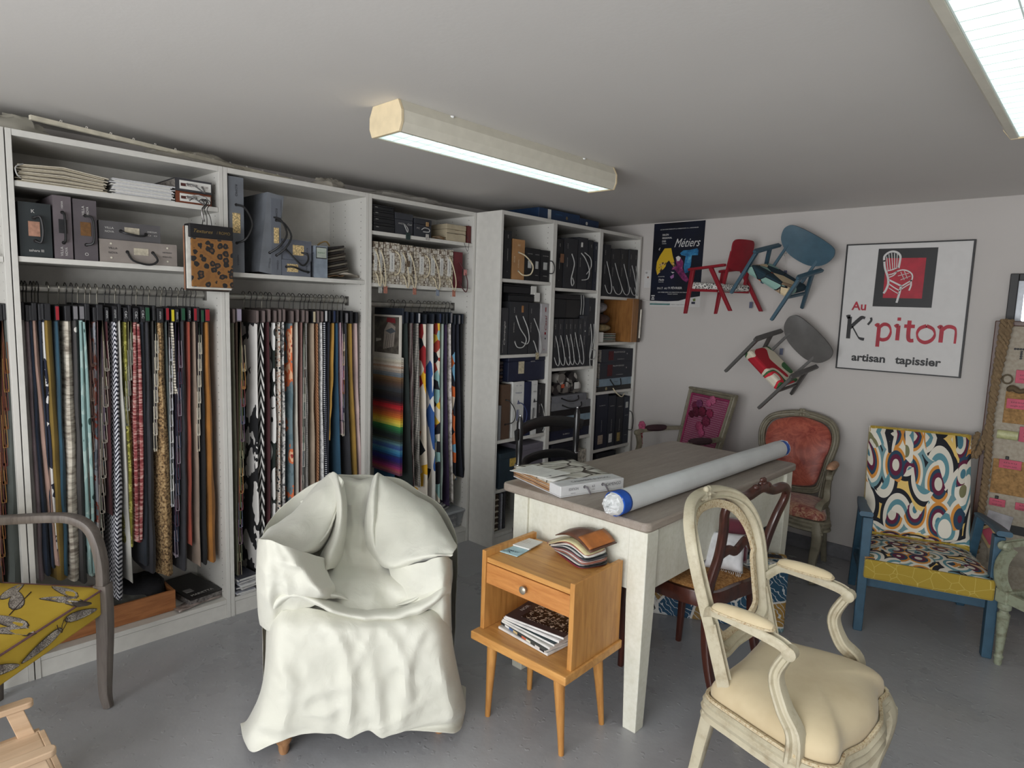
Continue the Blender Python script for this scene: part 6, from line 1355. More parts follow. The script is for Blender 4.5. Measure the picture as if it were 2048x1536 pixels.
# middle bay: striped cloth stack, crumpled papers
t = thing('striped_cloth_stack', 'stack of dark striped folded samples leaning against the middle bay side', 'folded cloth', (-.14, -.325, 1.60))
t.rotation_euler = (rad(13), 0, 0)
for i in range(11):
    c = [(62, 54, 46), (150, 144, 132), (44, 40, 38)][0 if i % 2 else 2]; z = .012 * i
    obj('folded_sample', MB().prism(rrect(.2, .15 - .004 * (i % 3), .018, 3, 0, .002 * math.sin(i * 2.1)), z, z + .0095), mat(c if i % 3 else (112, 106, 94), .95, bump=.5), t, bevel=.003)
obj('rope_handle', MB().tube(catmull([(.04, -.06, .13), (.05, -.04, .155), (.05, .0, .16), (.04, .02, .138)], 5), .004, 6), mat((150, 124, 80), .8), t)
for i, (y, z, ry, c, lb) in enumerate([(-.36, 1.575, 5, (120, 96, 70), 'brown crumpled kraft wrapping under the striped samples'), (-.265, 1.575, -16, (168, 160, 148), 'pale grey triangular swatch lying by the middle bay side')]):
    t = thing('loose_swatch', lb, 'swatch', (-.09, y, z)); t.rotation_euler = (rad(ry), 0, rad(10 + 20 * i))
    obj('swatch_cloth', MB().grid(lambda u, v: (-.07 + .14 * u, -.06 + .12 * v, .012 + .012 * MN.noise(V((u * 3 + i * 5, v * 3, 1))) + .02 * v * i), 10, 10), mat(c, .9, bump=.4), t, solid=.002)
# ---------------------------------------------------------------- armchair under a loose cotton cover (folds laid out as control nets, millimetres)
NETS = {
 'skirt': [
  [328,-360,286,295,-180,388,254,-70,466,177,-60,474,100,-60,457,21,-60,439,-68,-60,428,-159,-60,423,-241,-70,428,-299,-160,366,-342,-360,250],
  [325,-300,262,294,-120,376,255,-20,444,177,0,447,98,0,439,21,0,429,-65,0,420,-157,0,415,-245,-10,408,-306,-120,330,-346,-320,196],
  [326,-280,186,297,-100,313,258,0,389,179,20,388,98,20,380,18,20,368,-66,20,359,-159,20,353,-252,10,349,-313,-100,265,-357,-300,120],
  [334,-250,104,306,-80,231,263,10,305,181,30,307,101,30,297,18,30,284,-70,30,274,-166,30,269,-265,20,266,-328,-80,182,-373,-280,38],
  [365,-220,34,323,-50,152,273,20,213,184,35,216,100,35,205,18,35,190,-73,35,178,-173,35,176,-278,25,170,-344,-60,99,-391,-260,-44],
  [397,-200,-12,350,-30,80,292,30,130,202,40,158,109,40,145,27,40,123,-67,40,110,-170,40,115,-288,30,92,-352,-60,42,-393,-240,-72],
  [394,-200,-18,329,30,64,238,40,99,170,40,109,91,45,100,40,45,80,-19,40,94,-66,45,65,-132,40,78,-297,40,47,-349,-50,19],
 ],
 'lap': [
  [227,-600,670,152,-620,713,109,-640,753,54,-645,750,8,-650,737,-36,-650,733,-76,-640,747,-147,-620,701,-228,-600,650],
  [206,-560,641,140,-560,678,96,-570,725,54,-575,742,9,-580,739,-34,-580,737,-63,-570,718,-133,-560,656,-201,-533,609],
  [191,-466,592,128,-475,605,82,-484,619,50,-499,623,10,-500,624,-26,-499,619,-56,-480,603,-118,-466,574,-185,-453,545],
  [195,-370,541,134,-370,536,86,-380,539,53,-392,536,11,-392,534,-24,-392,531,-60,-370,533,-131,-370,509,-207,-370,484],
  [206,-270,525,139,-290,507,92,-310,499,53,-330,495,12,-330,492,-29,-330,489,-80,-290,494,-151,-270,490,-233,-270,474],
  [213,-141,527,143,-165,506,89,-185,493,53,-202,486,10,-201,485,-36,-202,479,-92,-187,474,-167,-149,481,-237,-149,475],
  [228,-120,486,149,-120,471,93,-130,454,53,-107,458,10,-110,449,-38,-112,441,-97,-130,427,-173,-120,428,-242,-120,437],
  [231,-70,459,150,-70,446,92,-70,434,52,-70,424,11,-70,416,-41,-70,408,-97,-70,402,-174,-70,402,-241,-70,410],
 ],
 'left_wing': [
  [354,-380,557,339,-460,573,297,-540,576,231,-600,633,172,-640,697,118,-660,740],
  [345,-260,624,322,-360,640,276,-450,647,222,-520,680,165,-570,739,112,-600,778],
  [329,-160,677,288,-240,663,229,-320,668,180,-400,691,133,-460,740,100,-550,787],
  [312,-100,688,263,-150,656,207,-240,644,154,-320,660,108,-400,710,76,-500,791],
  [291,-70,675,237,-100,643,185,-160,627,141,-240,622,99,-340,659,61,-470,777],
  [282,-140,634,233,-200,597,183,-280,569,136,-340,569,97,-420,611,73,-530,735],
 ],
 'left_lapel': [
  [121,-570,776,101,-540,800,80,-520,792,62,-550,763],
  [94,-440,713,77,-380,734,61,-380,730,46,-480,683],
  [100,-380,617,78,-300,651,60,-320,632,50,-440,577],
  [139,-280,559,107,-220,593,84,-240,575,64,-380,508],
  [138,-260,519,119,-200,539,100,-220,533,85,-340,488],
 ],
 'left_drape': [
  [347,-300,612,323,-140,684,289,-60,711,247,-50,703,206,-60,680,157,-140,629,121,-240,573],
  [351,-300,542,326,-120,621,287,-30,658,240,-30,658,190,-30,645,145,-100,600,112,-220,530],
  [352,-300,469,327,-120,554,285,-20,594,236,-20,603,171,-10,603,128,-60,573,99,-160,519],
  [350,-300,395,326,-130,481,285,-30,531,238,-30,547,146,0,559,111,-30,550,85,-120,514],
  [352,-340,310,324,-190,361,279,-100,385,229,-90,423,131,-60,490,100,-80,492,82,-160,468],
 ],
 'right_wing': [
  [-87,-660,728,-152,-640,684,-232,-600,643,-300,-540,619,-340,-460,560,-359,-380,514],
  [-78,-600,770,-143,-570,734,-219,-520,698,-282,-460,670,-325,-380,609,-349,-270,572],
  [-67,-540,782,-125,-460,737,-195,-380,699,-252,-300,671,-291,-220,644,-328,-150,612],
  [-49,-460,730,-97,-360,679,-166,-280,652,-222,-200,644,-267,-140,637,-311,-100,618],
  [-34,-380,639,-67,-300,594,-135,-200,598,-197,-130,612,-243,-90,622,-297,-80,608],
  [-39,-320,573,-78,-220,546,-147,-140,577,-211,-100,603,-259,-75,616,-304,-80,615],
  [-60,-360,514,-85,-260,506,-155,-180,546,-218,-150,568,-267,-130,583,-307,-160,572],
 ],
 'right_lapel': [
  [-51,-560,753,-61,-530,785,-75,-540,790,-91,-580,758],
  [-28,-500,669,-36,-420,713,-56,-400,718,-82,-460,679],
  [-18,-460,582,-26,-380,625,-47,-340,630,-76,-400,588],
  [-28,-420,516,-37,-340,558,-56,-280,572,-88,-340,532],
  [-65,-360,482,-71,-300,510,-82,-240,530,-108,-300,500],
 ],
 'right_drape': [
  [-96,-260,521,-154,-170,553,-212,-110,588,-263,-80,607,-305,-150,573,-342,-320,495],
  [-111,-220,476,-165,-140,516,-218,-70,554,-268,-40,570,-305,-130,522,-345,-320,425],
  [-134,-160,446,-179,-100,477,-227,-50,510,-268,-30,519,-301,-120,469,-341,-320,355],
  [-145,-120,391,-193,-90,391,-240,-80,373,-273,-60,365,-308,-130,319,-350,-340,198],
 ],
 'swag': [
  [305,-200,397,269,-100,504,217,-90,531,151,-100,504,93,-110,471,28,-120,439,-63,-120,424,-140,-110,429,-212,-90,471,-261,-80,515,-298,-140,500],
  [302,-120,419,266,-40,518,208,-30,544,145,-30,521,91,-35,489,32,-40,461,-59,-40,444,-137,-35,448,-212,-20,486,-261,-20,527,-296,-80,509],
  [298,-110,403,259,-30,503,204,-20,532,141,-20,507,93,-20,477,34,-20,452,-58,-20,433,-142,-20,435,-219,-10,470,-267,-15,508,-300,-80,483],
  [292,-160,377,256,-90,465,206,-80,498,143,-90,467,94,-100,432,33,-100,407,-62,-100,387,-149,-90,395,-231,-70,433,-274,-70,472,-303,-140,441],
 ],
 'lap_fold': [
  [120,-100,502,82,-140,487,28,-170,444,-40,-180,419,-117,-170,417,-182,-130,459,-232,-90,524],
  [118,-60,513,78,-90,499,25,-120,455,-40,-130,430,-114,-120,428,-181,-80,468,-233,-50,527],
  [113,-80,493,75,-110,476,23,-140,434,-41,-150,411,-115,-140,409,-186,-100,448,-236,-70,504],
 ],
}
RIDGE=[
 (14,32,[(113, 471), (55, 379), (35, 275), (40, 70)]),
 (15,24,[(-48, 435), (-112, 370), (-141, 272), (-132, 168), (-124, 72)]),
 (11,24,[(-216, 445), (-156, 339), (-141, 254), (-172, 128)]),
 (12,40,[(246, 383), (218, 247), (249, 87)]),
 (6,40,[(188, 360), (128, 286), (105, 165), (128, 91)]),
 (10,30,[(-25, 370), (-45, 214), (-68, 47)]),
 (9,30,[(-234, 348), (-279, 185), (-299, 38)]),
 (7,20,[(36, 275), (-2, 356), (-33, 417)]),
 (5,24,[(268, 447), (188, 376), (67, 346)]),
 (4,20,[(248, 218), (128, 236), (52, 260)]),
 (6,28,[(169, 457), (37, 424), (-56, 424)]),
 (5,24,[(-185, 336), (-252, 276), (-270, 221)]),
]
RIDGE2=[
 (12,28,[(266, 731), (226, 683), (172, 622), (120, 540)]),
 (7,20,[(191, 673), (145, 612), (107, 550)]),
 (7,20,[(249, 652), (220, 568), (228, 495)]),
 (7,20,[(295, 664), (288, 565), (282, 482)]),
 (7,20,[(274, 670), (207, 648), (153, 626)]),
 (7,20,[(231, 690), (170, 652), (126, 631)]),
 (9,24,[(-255, 713), (-187, 686), (-124, 632), (-89, 539)]),
 (8,20,[(-300, 678), (-228, 672), (-165, 629)]),
 (6,20,[(-313, 642), (-234, 634), (-148, 594)]),
 (7,20,[(-94, 548), (-178, 541), (-272, 570)]),
 (8,20,[(-160, 472), (-219, 502), (-278, 542)]),
 (8,24,[(105, 486), (35, 466), (-71, 463)]),
 (8,24,[(136, 450), (36, 449), (-67, 433)]),
 (6,20,[(35, 528), (-21, 485), (-77, 421)]),
 (5,20,[(12, 751), (23, 631), (34, 510)]),
 (5,20,[(178, 471), (68, 439), (-28, 433)]),
]
CFX, CFY = .85, -.53
MS = place(1.17, -.97, CFX, CFY)
t = thing('covered_armchair', 'armchair hidden under the loose cream cotton cover, turned wooden feet showing', 'armchair', M=MS)
UPH = mat((176, 168, 150), .9, bump=.3)
obj('seat', MB().box(-.22, .22, -.52, -.06, .13, .37), UPH, t, bevel=.03)
obj('back', MB().box(-.2, .2, -.635, -.6, .13, .64), UPH, t, bevel=.015)
for s in (-1, 1): obj('arm', MB().box(s * .262 - .018, s * .262 + .018, -.52, -.16, .13, .5), UPH, t, bevel=.012)
FW = wood('raw_beech_feet', (172, 128, 88), (140, 98, 64), 'Z', 6, .5, 8)
for sx_, sy_ in ((.243, -.035), (-.262, -.035), (.235, -.5), (-.25, -.5)):
    obj('foot', MB().lathe([(.013, 0), (.017, .012), (.018, .03), (.026, .045), (.027, .055), (.02, .064), (.022, .08), (.026, .1), (.026, .142)], 14, (sx_, sy_, 0)), FW, t)
def cot(t):
    v = t.co(); n = t.noise(v, 5, 4); t.col(t.ramp(n, [(.3, (208, 207, 194)), (.7, (216, 215, 203))])); w = t.noise(v, 15, 4, .55, 1.2); t.bump(w, .4, .006)
COT = pat('cream_cotton_sheet', cot, .85, sheen=.2)
cov = thing('cotton_cover', 'loose crumpled cream cotton cover draped over the foreground armchair', 'chair cover', M=MS)
RDS = {k: [(a / 1000, w / 1000, [(x / 1000, z / 1000) for x, z in ps]) for a, w, ps in r] for k, r in ((1, RIDGE), (2, RIDGE2))}
def segd(px, pz, a, b):
    dx, dz = b[0] - a[0], b[1] - a[1]; t = max(0, min(1, ((px - a[0]) * dx + (pz - a[1]) * dz) / (dx * dx + dz * dz))); return math.hypot(px - a[0] - dx * t, pz - a[1] - dz * t), t
def net(name, rows, sub=6, ridge=False, wr=.006, seed=0):
    R_ = []
    for r in rows: R_.append(catmull([(r[i] / 1000, r[i + 1] / 1000, r[i + 2] / 1000) for i in range(0, len(r), 3)], sub))
    n = len(R_[0]); cols = [catmull([q[i] for q in R_], sub) for i in range(n)]; m = len(cols[0]); vs = []
    for i in range(n):
        for j in range(m):
            p = cols[i][j].copy()
            p.y += wr * (MN.noise(V((p.x * 11 + p.z * 7 + seed, p.z * 16 - p.x * 9, seed))) + .5 * MN.noise(V((p.x * 34 - p.z * 16, p.z * 26 + p.x * 20, seed + 4))))
            cr = max(0, 1 - 3.2 * abs(MN.noise(V((p.x * 5 + p.z * 6 + seed * 2, p.z * 7 - p.x * 5, seed))))) ** 2; p.y += wr * 1.1 * cr
            cr = max(0, 1 - 4 * abs(MN.noise(V((p.x * 9 - p.z * 11, p.z * 8 + p.x * 12, seed + 2))))) ** 2; p.y += wr * .5 * cr
            p.z += wr * .6 * MN.noise(V((p.x * 14, p.y * 14, seed + 9)))
            if ridge:
                for a, w, ps in RDS[ridge]:
                    best = 9; L = len(ps) - 1
                    for k in range(L):
                        dd, tt = segd(p.x, p.z, ps[k], ps[k + 1])
                        if dd < best: best = dd; g = (k + tt) / L
                    if best < w * 2.5: p.y += 1.5 * a * (.5 * math.exp(-best / w * 2.6) + .5 * math.exp(-(best / w) ** 2 * 2)) * min(1, 4 * g + .15, 4 * (1 - g) + .4)
            p.z = max(.012, p.z); vs.append(p)
    o = obj(name, MB().add(vs, [(i * m + j, (i + 1) * m + j, (i + 1) * m + j + 1, i * m + j + 1) for i in range(n - 1) for j in range(m - 1)]), COT, cov, solid=.0015)
    o.data.shade_smooth(); q = o.modifiers.new('u', 'SUBSURF'); q.levels = 1; q.render_levels = 1; return o
for k, (nm, rg, wr) in {'skirt': ('front_skirt', 1, .0065), 'lap': ('seat_drape', 2, .014), 'left_wing': ('arm_drape', 2, .008), 'left_lapel': ('gathered_fold', False, .008), 'left_drape': ('arm_drape', 2, .009), 'right_wing': ('arm_drape', 2, .008), 'right_lapel': ('gathered_fold', False, .008), 'right_drape': ('arm_drape', 2, .01), 'swag': ('swag_fold', False, .008), 'lap_fold': ('swag_fold', False, .006)}.items():
    net(nm, NETS[k], 6, rg, wr, len(k) * 3.1)
# rear drape down to the floor
top = [(-365, -330, 470), (-372, -420, 560), (-330, -560, 640), (-250, -640, 680), (-150, -660, 735), (0, -668, 750), (100, -668, 752), (220, -650, 700), (310, -570, 640), (350, -440, 590), (345, -340, 470)]
rows = []
for q, e in ((1, 1), (.7, .99), (.4, .985), (.1, .98)):
    r = []
    for i, (x, y, z) in enumerate(top): r += [x * e, y * e - (12 if i % 2 else -12) * (e - 1) * 8, z * q]
    rows.append(r)
net('rear_drape', rows, 4, False, .01, 2.2)
# elastic gather on the left drape
obj('elastic_gather', MB().tube(catmull([V((x / 1000, y / 1000, z / 1000)) for x, y, z in [tuple(NETS['left_wing'][4][i:i + 3]) for i in range(0, 18, 3)]], 8), [.0035 + .0016 * (i % 2) for i in range(41)], 6), COT, cov)
# ---------------------------------------------------------------- workshop sign
XD = V((1, 0, 0))
BK, RED, WH = mat((24, 24, 26), .5, bump=0), mat((166, 28, 48), .55, bump=0), mat((206, 204, 202), .6, var=.01, bump=0)
t = thing('workshop_sign', 'square white workshop sign with chair logo and red and black lettering', 'sign', (1.922, YB, 1.53))
obj('board', MB().box(-.309, .309, -.02, -.0, -.363, .362), WH, t)
f = MB()
for a in ((-.313, -.305, -.367, .366), (.305, .313, -.367, .366), (-.305, .305, .359, .366), (-.305, .305, -.367, -.360)): obj('frame_strip', MB().box(a[0], a[1], -.024, 0, a[2], a[3]), BK, t)
ox, oz = 1.922, 1.53
obj('logo_square', MB().add([(1.781 - ox, -.021, 1.864 - oz), (2.071 - ox, -.021, 1.861 - oz), (2.069 - ox, -.021, 1.535 - oz), (1.777 - ox, -.021, 1.537 - oz)], [(0, 3, 2, 1)]), BK, t)
obj('logo_inner', MB().add([(1.823 - ox, -.022, 1.81 - oz), (2.02 - ox, -.022, 1.807 - oz), (2.019 - ox, -.022, 1.584 - oz), (1.826 - ox, -.022, 1.586 - oz)], [(0, 3, 2, 1)]), RED, t)
def lp(x, y): return ((x - 435) / 435 * .294 + 1.776 - ox + (645 - y) * -.00004, 1.862 - (y - 205) / 440 * .327 - oz)
lg = MB()
def ls(pts, w): strokes(lg, [[lp(*p) for p in pts]], (0, -.0225, 0), XD, ZD, 1, w)
for pts, w in (([(514, 300), (514, 262), (540, 236), (575, 226), (610, 236), (632, 262), (630, 300), (622, 352)], .011), ([(514, 290), (522, 350), (546, 420), (550, 470), (535, 515), (518, 542)], .011), ([(530, 262), (545, 366)], .004), ([(547, 245), (562, 362)], .004), ([(567, 236), (580, 358)], .004), ([(588, 238), (594, 354)], .004), ([(609, 244), (608, 350)], .004),
   ([(540, 372), (580, 362), (620, 346)], .006), ([(545, 402), (580, 394), (612, 376)], .006), ([(612, 376), (650, 366), (690, 374), (722, 400), (722, 440), (690, 462), (650, 488)], .007), ([(556, 440), (600, 462), (648, 486)], .009), ([(556, 420), (590, 404), (612, 376)], .006), ([(646, 484), (636, 540), (618, 612)], .011), ([(716, 440), (718, 480), (705, 520)], .008),
   ([(556, 470), (600, 500), (640, 522)], .006), ([(646, 512), (680, 488), (712, 468)], .006), ([(556, 500), (600, 528), (632, 545)], .004), ([(640, 380), (668, 440)], .003), ([(665, 374), (690, 430)], .003), ([(620, 410), (700, 390)], .003), ([(640, 440), (712, 412)], .003)): ls(pts, w)
obj('chair_emblem', lg, WH, t, smooth=False)
def kk(lst): return [[(x - ox, z - oz) for x, z in p] for p in lst]
m_ = MB()
strokes(m_, kk([[(1.663, 1.474), (1.663, 1.345)], [(1.645, 1.47), (1.655, 1.474), (1.665, 1.474)]]), (0, -.021, 0), XD, ZD, 1, .022)
strokes(m_, kk([[(1.745, 1.468), (1.728, 1.471), (1.71, 1.455), (1.668, 1.408)], [(1.68, 1.418), (1.70, 1.385), (1.722, 1.352), (1.75, 1.344)]]), (0, -.0212, 0), XD, ZD, 1, .021, (125, .3))
strokes(m_, kk([[(1.775, 1.472), (1.778, 1.455), (1.762, 1.43)]]), (0, -.021, 0), XD, ZD, 1, .012)
obj('lettering_black', m_, BK, t, smooth=False)
m_ = MB()
strokes(m_, kk([[(1.822, 1.432), (1.822, 1.306)], [(1.920, 1.432), (1.920, 1.348)], [(1.972, 1.462), (1.972, 1.38), (1.98, 1.352), (2.0, 1.352)], [(2.128, 1.434), (2.128, 1.348)]]), (0, -.021, 0), XD, ZD, 1, .02)
strokes(m_, kk([[(1.803, 1.424), (1.812, 1.432), (1.822, 1.43)], [(1.822, 1.415), (1.845, 1.436), (1.872, 1.428), (1.884, 1.394), (1.872, 1.358), (1.845, 1.347), (1.822, 1.356)], [(1.902, 1.424), (1.912, 1.432), (1.92, 1.43)], [(1.948, 1.43), (2.0, 1.43)],
   [(2.055, 1.436), (2.025, 1.42), (2.014, 1.39), (2.026, 1.358), (2.056, 1.344), (2.086, 1.36), (2.098, 1.39), (2.086, 1.42), (2.055, 1.436)], [(2.11, 1.426), (2.12, 1.434), (2.128, 1.43)], [(2.128, 1.412), (2.15, 1.434), (2.178, 1.432), (2.192, 1.412), (2.193, 1.346)]]), (0, -.0212, 0), XD, ZD, 1, .02, (100, .45))
strokes(m_, kk([[(1.911, 1.468), (1.929, 1.468)]]), (0, -.021, 0), XD, ZD, 1, .018)
obj('lettering_red', m_, RED, t, smooth=False)
m_ = MB(); text(m_, 'Au', .068, (1.708 - ox, -.021, 1.535 - oz), XD, ZD, off=.025, width=.078); obj('lettering_red', m_, RED, t, smooth=False)
for s_, x_, w_ in (('artisan', 1.782, .178), ('tapissier', 2.03, .222)): m_ = MB(); text(m_, s_, .062, (x_ - ox, -.021, 1.236 - oz), XD, ZD, off=.03, width=w_); obj('lettering_small', m_, BK, t, smooth=False)
# ---------------------------------------------------------------- poster
t = thing('event_poster', 'dark navy craft fair poster with yellow A and blue T under the ceiling', 'poster', (.487, YB, 1.83))
px, pz = .487, 1.83
obj('sheet', MB().box(-.2, .2, -.002, 0, -.322, .274), WH, t)
nav = [(.287, 2.103), (.689, 2.103), (.683, 1.585)]
nav += [(.60, 1.572), (.52, 1.55), (.43, 1.545), (.285, 1.548)]
def navy(t_):
    v = t_.co(); t_.col(t_.ramp(t_.noise(v, 5, 2), [(.35, (10, 12, 22)), (.65, (18, 24, 44))]))
obj('printed_field', MB().add([(x - px, -.003, z - pz) for x, z in nav], [tuple(reversed(range(len(nav))))]), pat('poster_navy', navy, .35), t)
m_ = MB()
for s, w, h, x, z, sh in (('SALON', .05, .018, .385, 2.02, 0), ('REGIONAL', .078, .018, .399, 1.997, 0), ('DES', .03, .018, .375, 1.974, 0), ('Métiers', .2, .085, .555, 1.955, .45), ("d'", .012, .025, .342, 1.92, 0), ('7', .01, .022, .382, 1.638, 0), ('9 FÉVRIER', .11, .022, .487, 1.64, 0), ('DU', .03, .018, .357, 1.638, 0), ('AU', .026, .018, .412, 1.638, 0), ('Nuits', .045, .022, .37, 1.70, .3), ('INVITÉ', .05, .008, .37, 1.722, 0), ('MULHOUSE', .04, .007, .37, 1.684, 0), ('UN WEEK-END DE CREATION AU SALON', .24, .009, .47, 1.61, 0), ('PARC EXPO', .08, .008, .47, 1.597, 0), ('LE SAVOIR-FAIRE ET LA CREATION A L HONNEUR', .3, .009, .49, 2.058, 0)):
    text(m_, s, h, (x - px, -.0036, z - pz), XD, ZD, shear=sh, off=.012 if h < .06 else .0, width=w)
strokes(m_, [[(.36 - px, 1.958 - pz), (.395 - px, 1.958 - pz)]], (0, -.0036, 0), XD, ZD, 1, .0025)
for z, w in ((1.585, .03), (1.572, .02), (1.56, .026)): strokes(m_, [[(.31 - px - w / 2, z - pz), (.31 - px + w / 2, z - pz)]], (0, -.0036, 0), XD, ZD, 1, .007)
obj('lettering', m_, WH, t, smooth=False)
def pol(name, pts, m, y=-.0038): return obj(name, MB().add([(x - px, y, z - pz) for x, z in pts], [tuple(reversed(range(len(pts))))] if sum((pts[i][0] * pts[(i + 1) % len(pts)][1] - pts[(i + 1) % len(pts)][0] * pts[i][1]) for i in range(len(pts))) > 0 else [tuple(range(len(pts)))]), m, t, smooth=False)
def yel_(t_):
    v = t_.co(); a = t_.noise(v, 22, 4, .7); sx = t_.n('SeparateXYZ'); t_.l(v, sx.inputs[0])
    sp = t_.ramp(t_.noise(v, 75, 2), [(0, (60, 40, 24)), (.47, (196, 160, 100))], True); k = t_.math('LESS_THAN', sx.outputs[2], -.005)
    t_.col(t_.mix(t_.math('MULTIPLY', k, t_.math('GREATER_THAN', a, .5)), (205, 168, 34), sp))
def blu_(t_):
    v = t_.co(); t_.col(t_.ramp(t_.noise(v, 16, 4, .7), [(.35, (20, 70, 110)), (.55, (40, 120, 170)), (.7, (90, 160, 190))]))
def mag_(t_):
    v = t_.co(); t_.col(t_.ramp(t_.noise(v, 18, 4, .7), [(.35, (60, 16, 56)), (.55, (130, 36, 96)), (.7, (170, 110, 140))]))
pol('yellow_letter', [(.384, 1.924), (.437, 1.924), (.452, 1.87), (.478, 1.80), (.462, 1.79), (.445, 1.81), (.425, 1.838), (.405, 1.82), (.398, 1.79), (.37, 1.765), (.335, 1.735), (.322, 1.775), (.326, 1.83), (.35, 1.876)], pat('poster_yellow', yel_, .5))
pol('blue_letter', [(.51, 1.885), (.535, 1.905), (.58, 1.905), (.64, 1.915), (.652, 1.90), (.648, 1.868), (.602, 1.868), (.60, 1.80), (.58, 1.75), (.556, 1.745), (.545, 1.79), (.555, 1.865), (.52, 1.872)], pat('poster_blue', blu_, .5))
pol('magenta_figure', [(.49, 1.858), (.52, 1.852), (.54, 1.82), (.535, 1.78), (.56, 1.74), (.59, 1.70), (.575, 1.68), (.54, 1.70), (.50, 1.745), (.47, 1.775), (.45, 1.768), (.455, 1.785), (.49, 1.80), (.478, 1.84)], pat('poster_magenta', mag_, .5))
pol('white_mask', [(.478, 1.858), (.498, 1.868), (.518, 1.855), (.508, 1.832), (.49, 1.83)], WH, -.0042); pol('pink_shoe', [(.44, 1.722), (.47, 1.74), (.472, 1.716), (.452, 1.705)], mat((150, 100, 150), .5), -.0042); pol('white_shoe', [(.445, 1.757), (.475, 1.752), (.46, 1.745)], WH, -.0042); pol('white_cup', [(.592, 1.778), (.608, 1.778), (.612, 1.76), (.588, 1.76)], WH, -.0042)
pol('teal_strip', [(.288, 1.53), (.455, 1.53), (.452, 1.518), (.286, 1.518)], mat((92, 132, 130), .5)); 
m_ = MB(); text(m_, 'region organisateurs', .009, (.52 - px, -.0026, 1.524 - pz), XD, ZD, width=.12); obj('small_print', m_, mat((90, 96, 98), .6), t, smooth=False)
pol('green_emblem', [(.63, 1.565), (.65, 1.57), (.652, 1.552), (.635, 1.548)], mat((104, 120, 60), .5)); pol('navy_emblem', [(.622, 1.545), (.65, 1.545), (.65, 1.53), (.622, 1.53)], mat((30, 34, 60), .5))
t = thing('wall_calendar', 'small paper calendar sheet with a brown seal pinned beside the poster', 'calendar', (.252, YB, 1.707)); obj('sheet', MB().box(-.025, .025, -.002, 0, -.064, .064), WH, t)
m_ = MB()
for i in range(6): m_.box(-.022, .022, -.0024, -.0021, -.055 + i * .01, -.0545 + i * .01)
obj('grid_lines', m_, mat((150, 148, 150), .6), t, smooth=False); obj('seal', MB().lathe([(0, -.0022), (.007, -.0026)], 12, (.006, 0, .012), 'y'), mat((110, 60, 40), .6), t); m_ = MB(); text(m_, 'ap', .02, (-.008, -.0026, .048), XD, ZD, width=.018); obj('lettering', m_, BK, t, smooth=False)
# ---------------------------------------------------------------- framed mirror and display board
t = thing('framed_mirror', 'black framed mirror at the right edge reflecting daylight', 'mirror', (2.66, YB, 1.47))
for a in ((-.262, -.226, -.25, .245), (.226, .262, -.25, .245)): obj('frame_side', MB().box(a[0], a[1], -.03, 0, a[2], a[3]), BK, t, bevel=.003)
for a in ((.209, .245), (-.25, -.214)): obj('frame_rail', MB().box(-.226, .226, -.03, 0, *a), BK, t, bevel=.003)
obj('glass', MB().box(-.226, .226, -.014, -.006, -.214, .209), mat((225, 230, 235), .03, 1, var=0, bump=0), t)
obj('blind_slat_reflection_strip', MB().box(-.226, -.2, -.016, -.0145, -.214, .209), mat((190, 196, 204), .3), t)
t = thing('display_board', 'brown framed display board leaning at the right edge with fabric squares', 'display board', (2.80, 1.965, 0))
BW = wood('dark_frame_wood', (86, 54, 40), (60, 36, 28), 'Z', 6, .4, 8)
def lin_(t_):
    v = t_.co(); t_.col(t_.ramp(t_.noise(v, 60, 3), [(.4, (158, 148, 132)), (.6, (170, 161, 146))])); t_.bump(t_.noise(v, 260, 2), .3, .001)
obj('panel', MB().box(-.405, .405, .0, .02, .09, 1.45), pat('beige_linen_panel', lin_, .9), t)
for a in ((-.43, -.405), (.405, .43)): obj('frame_side', MB().box(a[0], a[1], -.012, .03, .06, 1.475), BW, t, bevel=.004)
for a in ((1.45, 1.475), (.06, .09)): obj('frame_rail', MB().box(-.405, .405, -.012, .03, *a), BW, t, bevel=.004)
bx_, bz_ = 2.80, 0
def sq(name, x0, x1, z0, z1, m, y=-.004, rot=0, lab=None):
    cx, cz, w, h = (x0 + x1) / 2 - bx_, (z0 + z1) / 2, (x1 - x0) / 2, (z1 - z0) / 2; a = rad(rot); c, s = math.cos(a), math.sin(a)
    P = [(cx + u * w * c - v * h * s, cz + u * w * s + v * h * c) for u, v in ((-1, -1), (1, -1), (1, 1), (-1, 1))]
    o = MB().hexa([(p[0], y - .001, p[1]) for p in P], [(p[0], y + .003, p[1]) for p in P]); return obj(name, o, m, t, bevel=.001)
JU = mat((150, 116, 74), .95, var=.15, sc_=80, bump=.5); PKT = mat((188, 76, 98), .6, var=.06)
m_ = MB(); tq = [(2.463 + .011 * i, 1.338) for i in range(6)] + [(2.489, 1.325 - .011 * i) for i in range(4)] + [(2.545 + .011 * i, 1.338) for i in range(5)] + [(2.545, 1.325 - .011 * i) for i in range(4)]
for x, z in tq: m_.lathe([(.0055, -.0), (.0055, -.006), (0, -.007)], 8, (x - bx_, -.001, z), 'y')
obj('stud_lettering', m_, BK, t)
sq('jute_square', 2.447, 2.60, .965, 1.125, JU); sq('jute_square', 2.43, 2.60, .60, .778, JU); sq('jute_square', 2.63, 2.80, .965, 1.125, JU); sq('white_square', 2.43, 2.535, .42, .50, mat((172, 170, 174), .9), -.006, -8); sq('dark_square', 2.42, 2.70, .405, .45, BK, -.003)
sq('linen_square', 2.45, 2.62, .24, .38, mat((150, 142, 128), .9), -.004, 5)
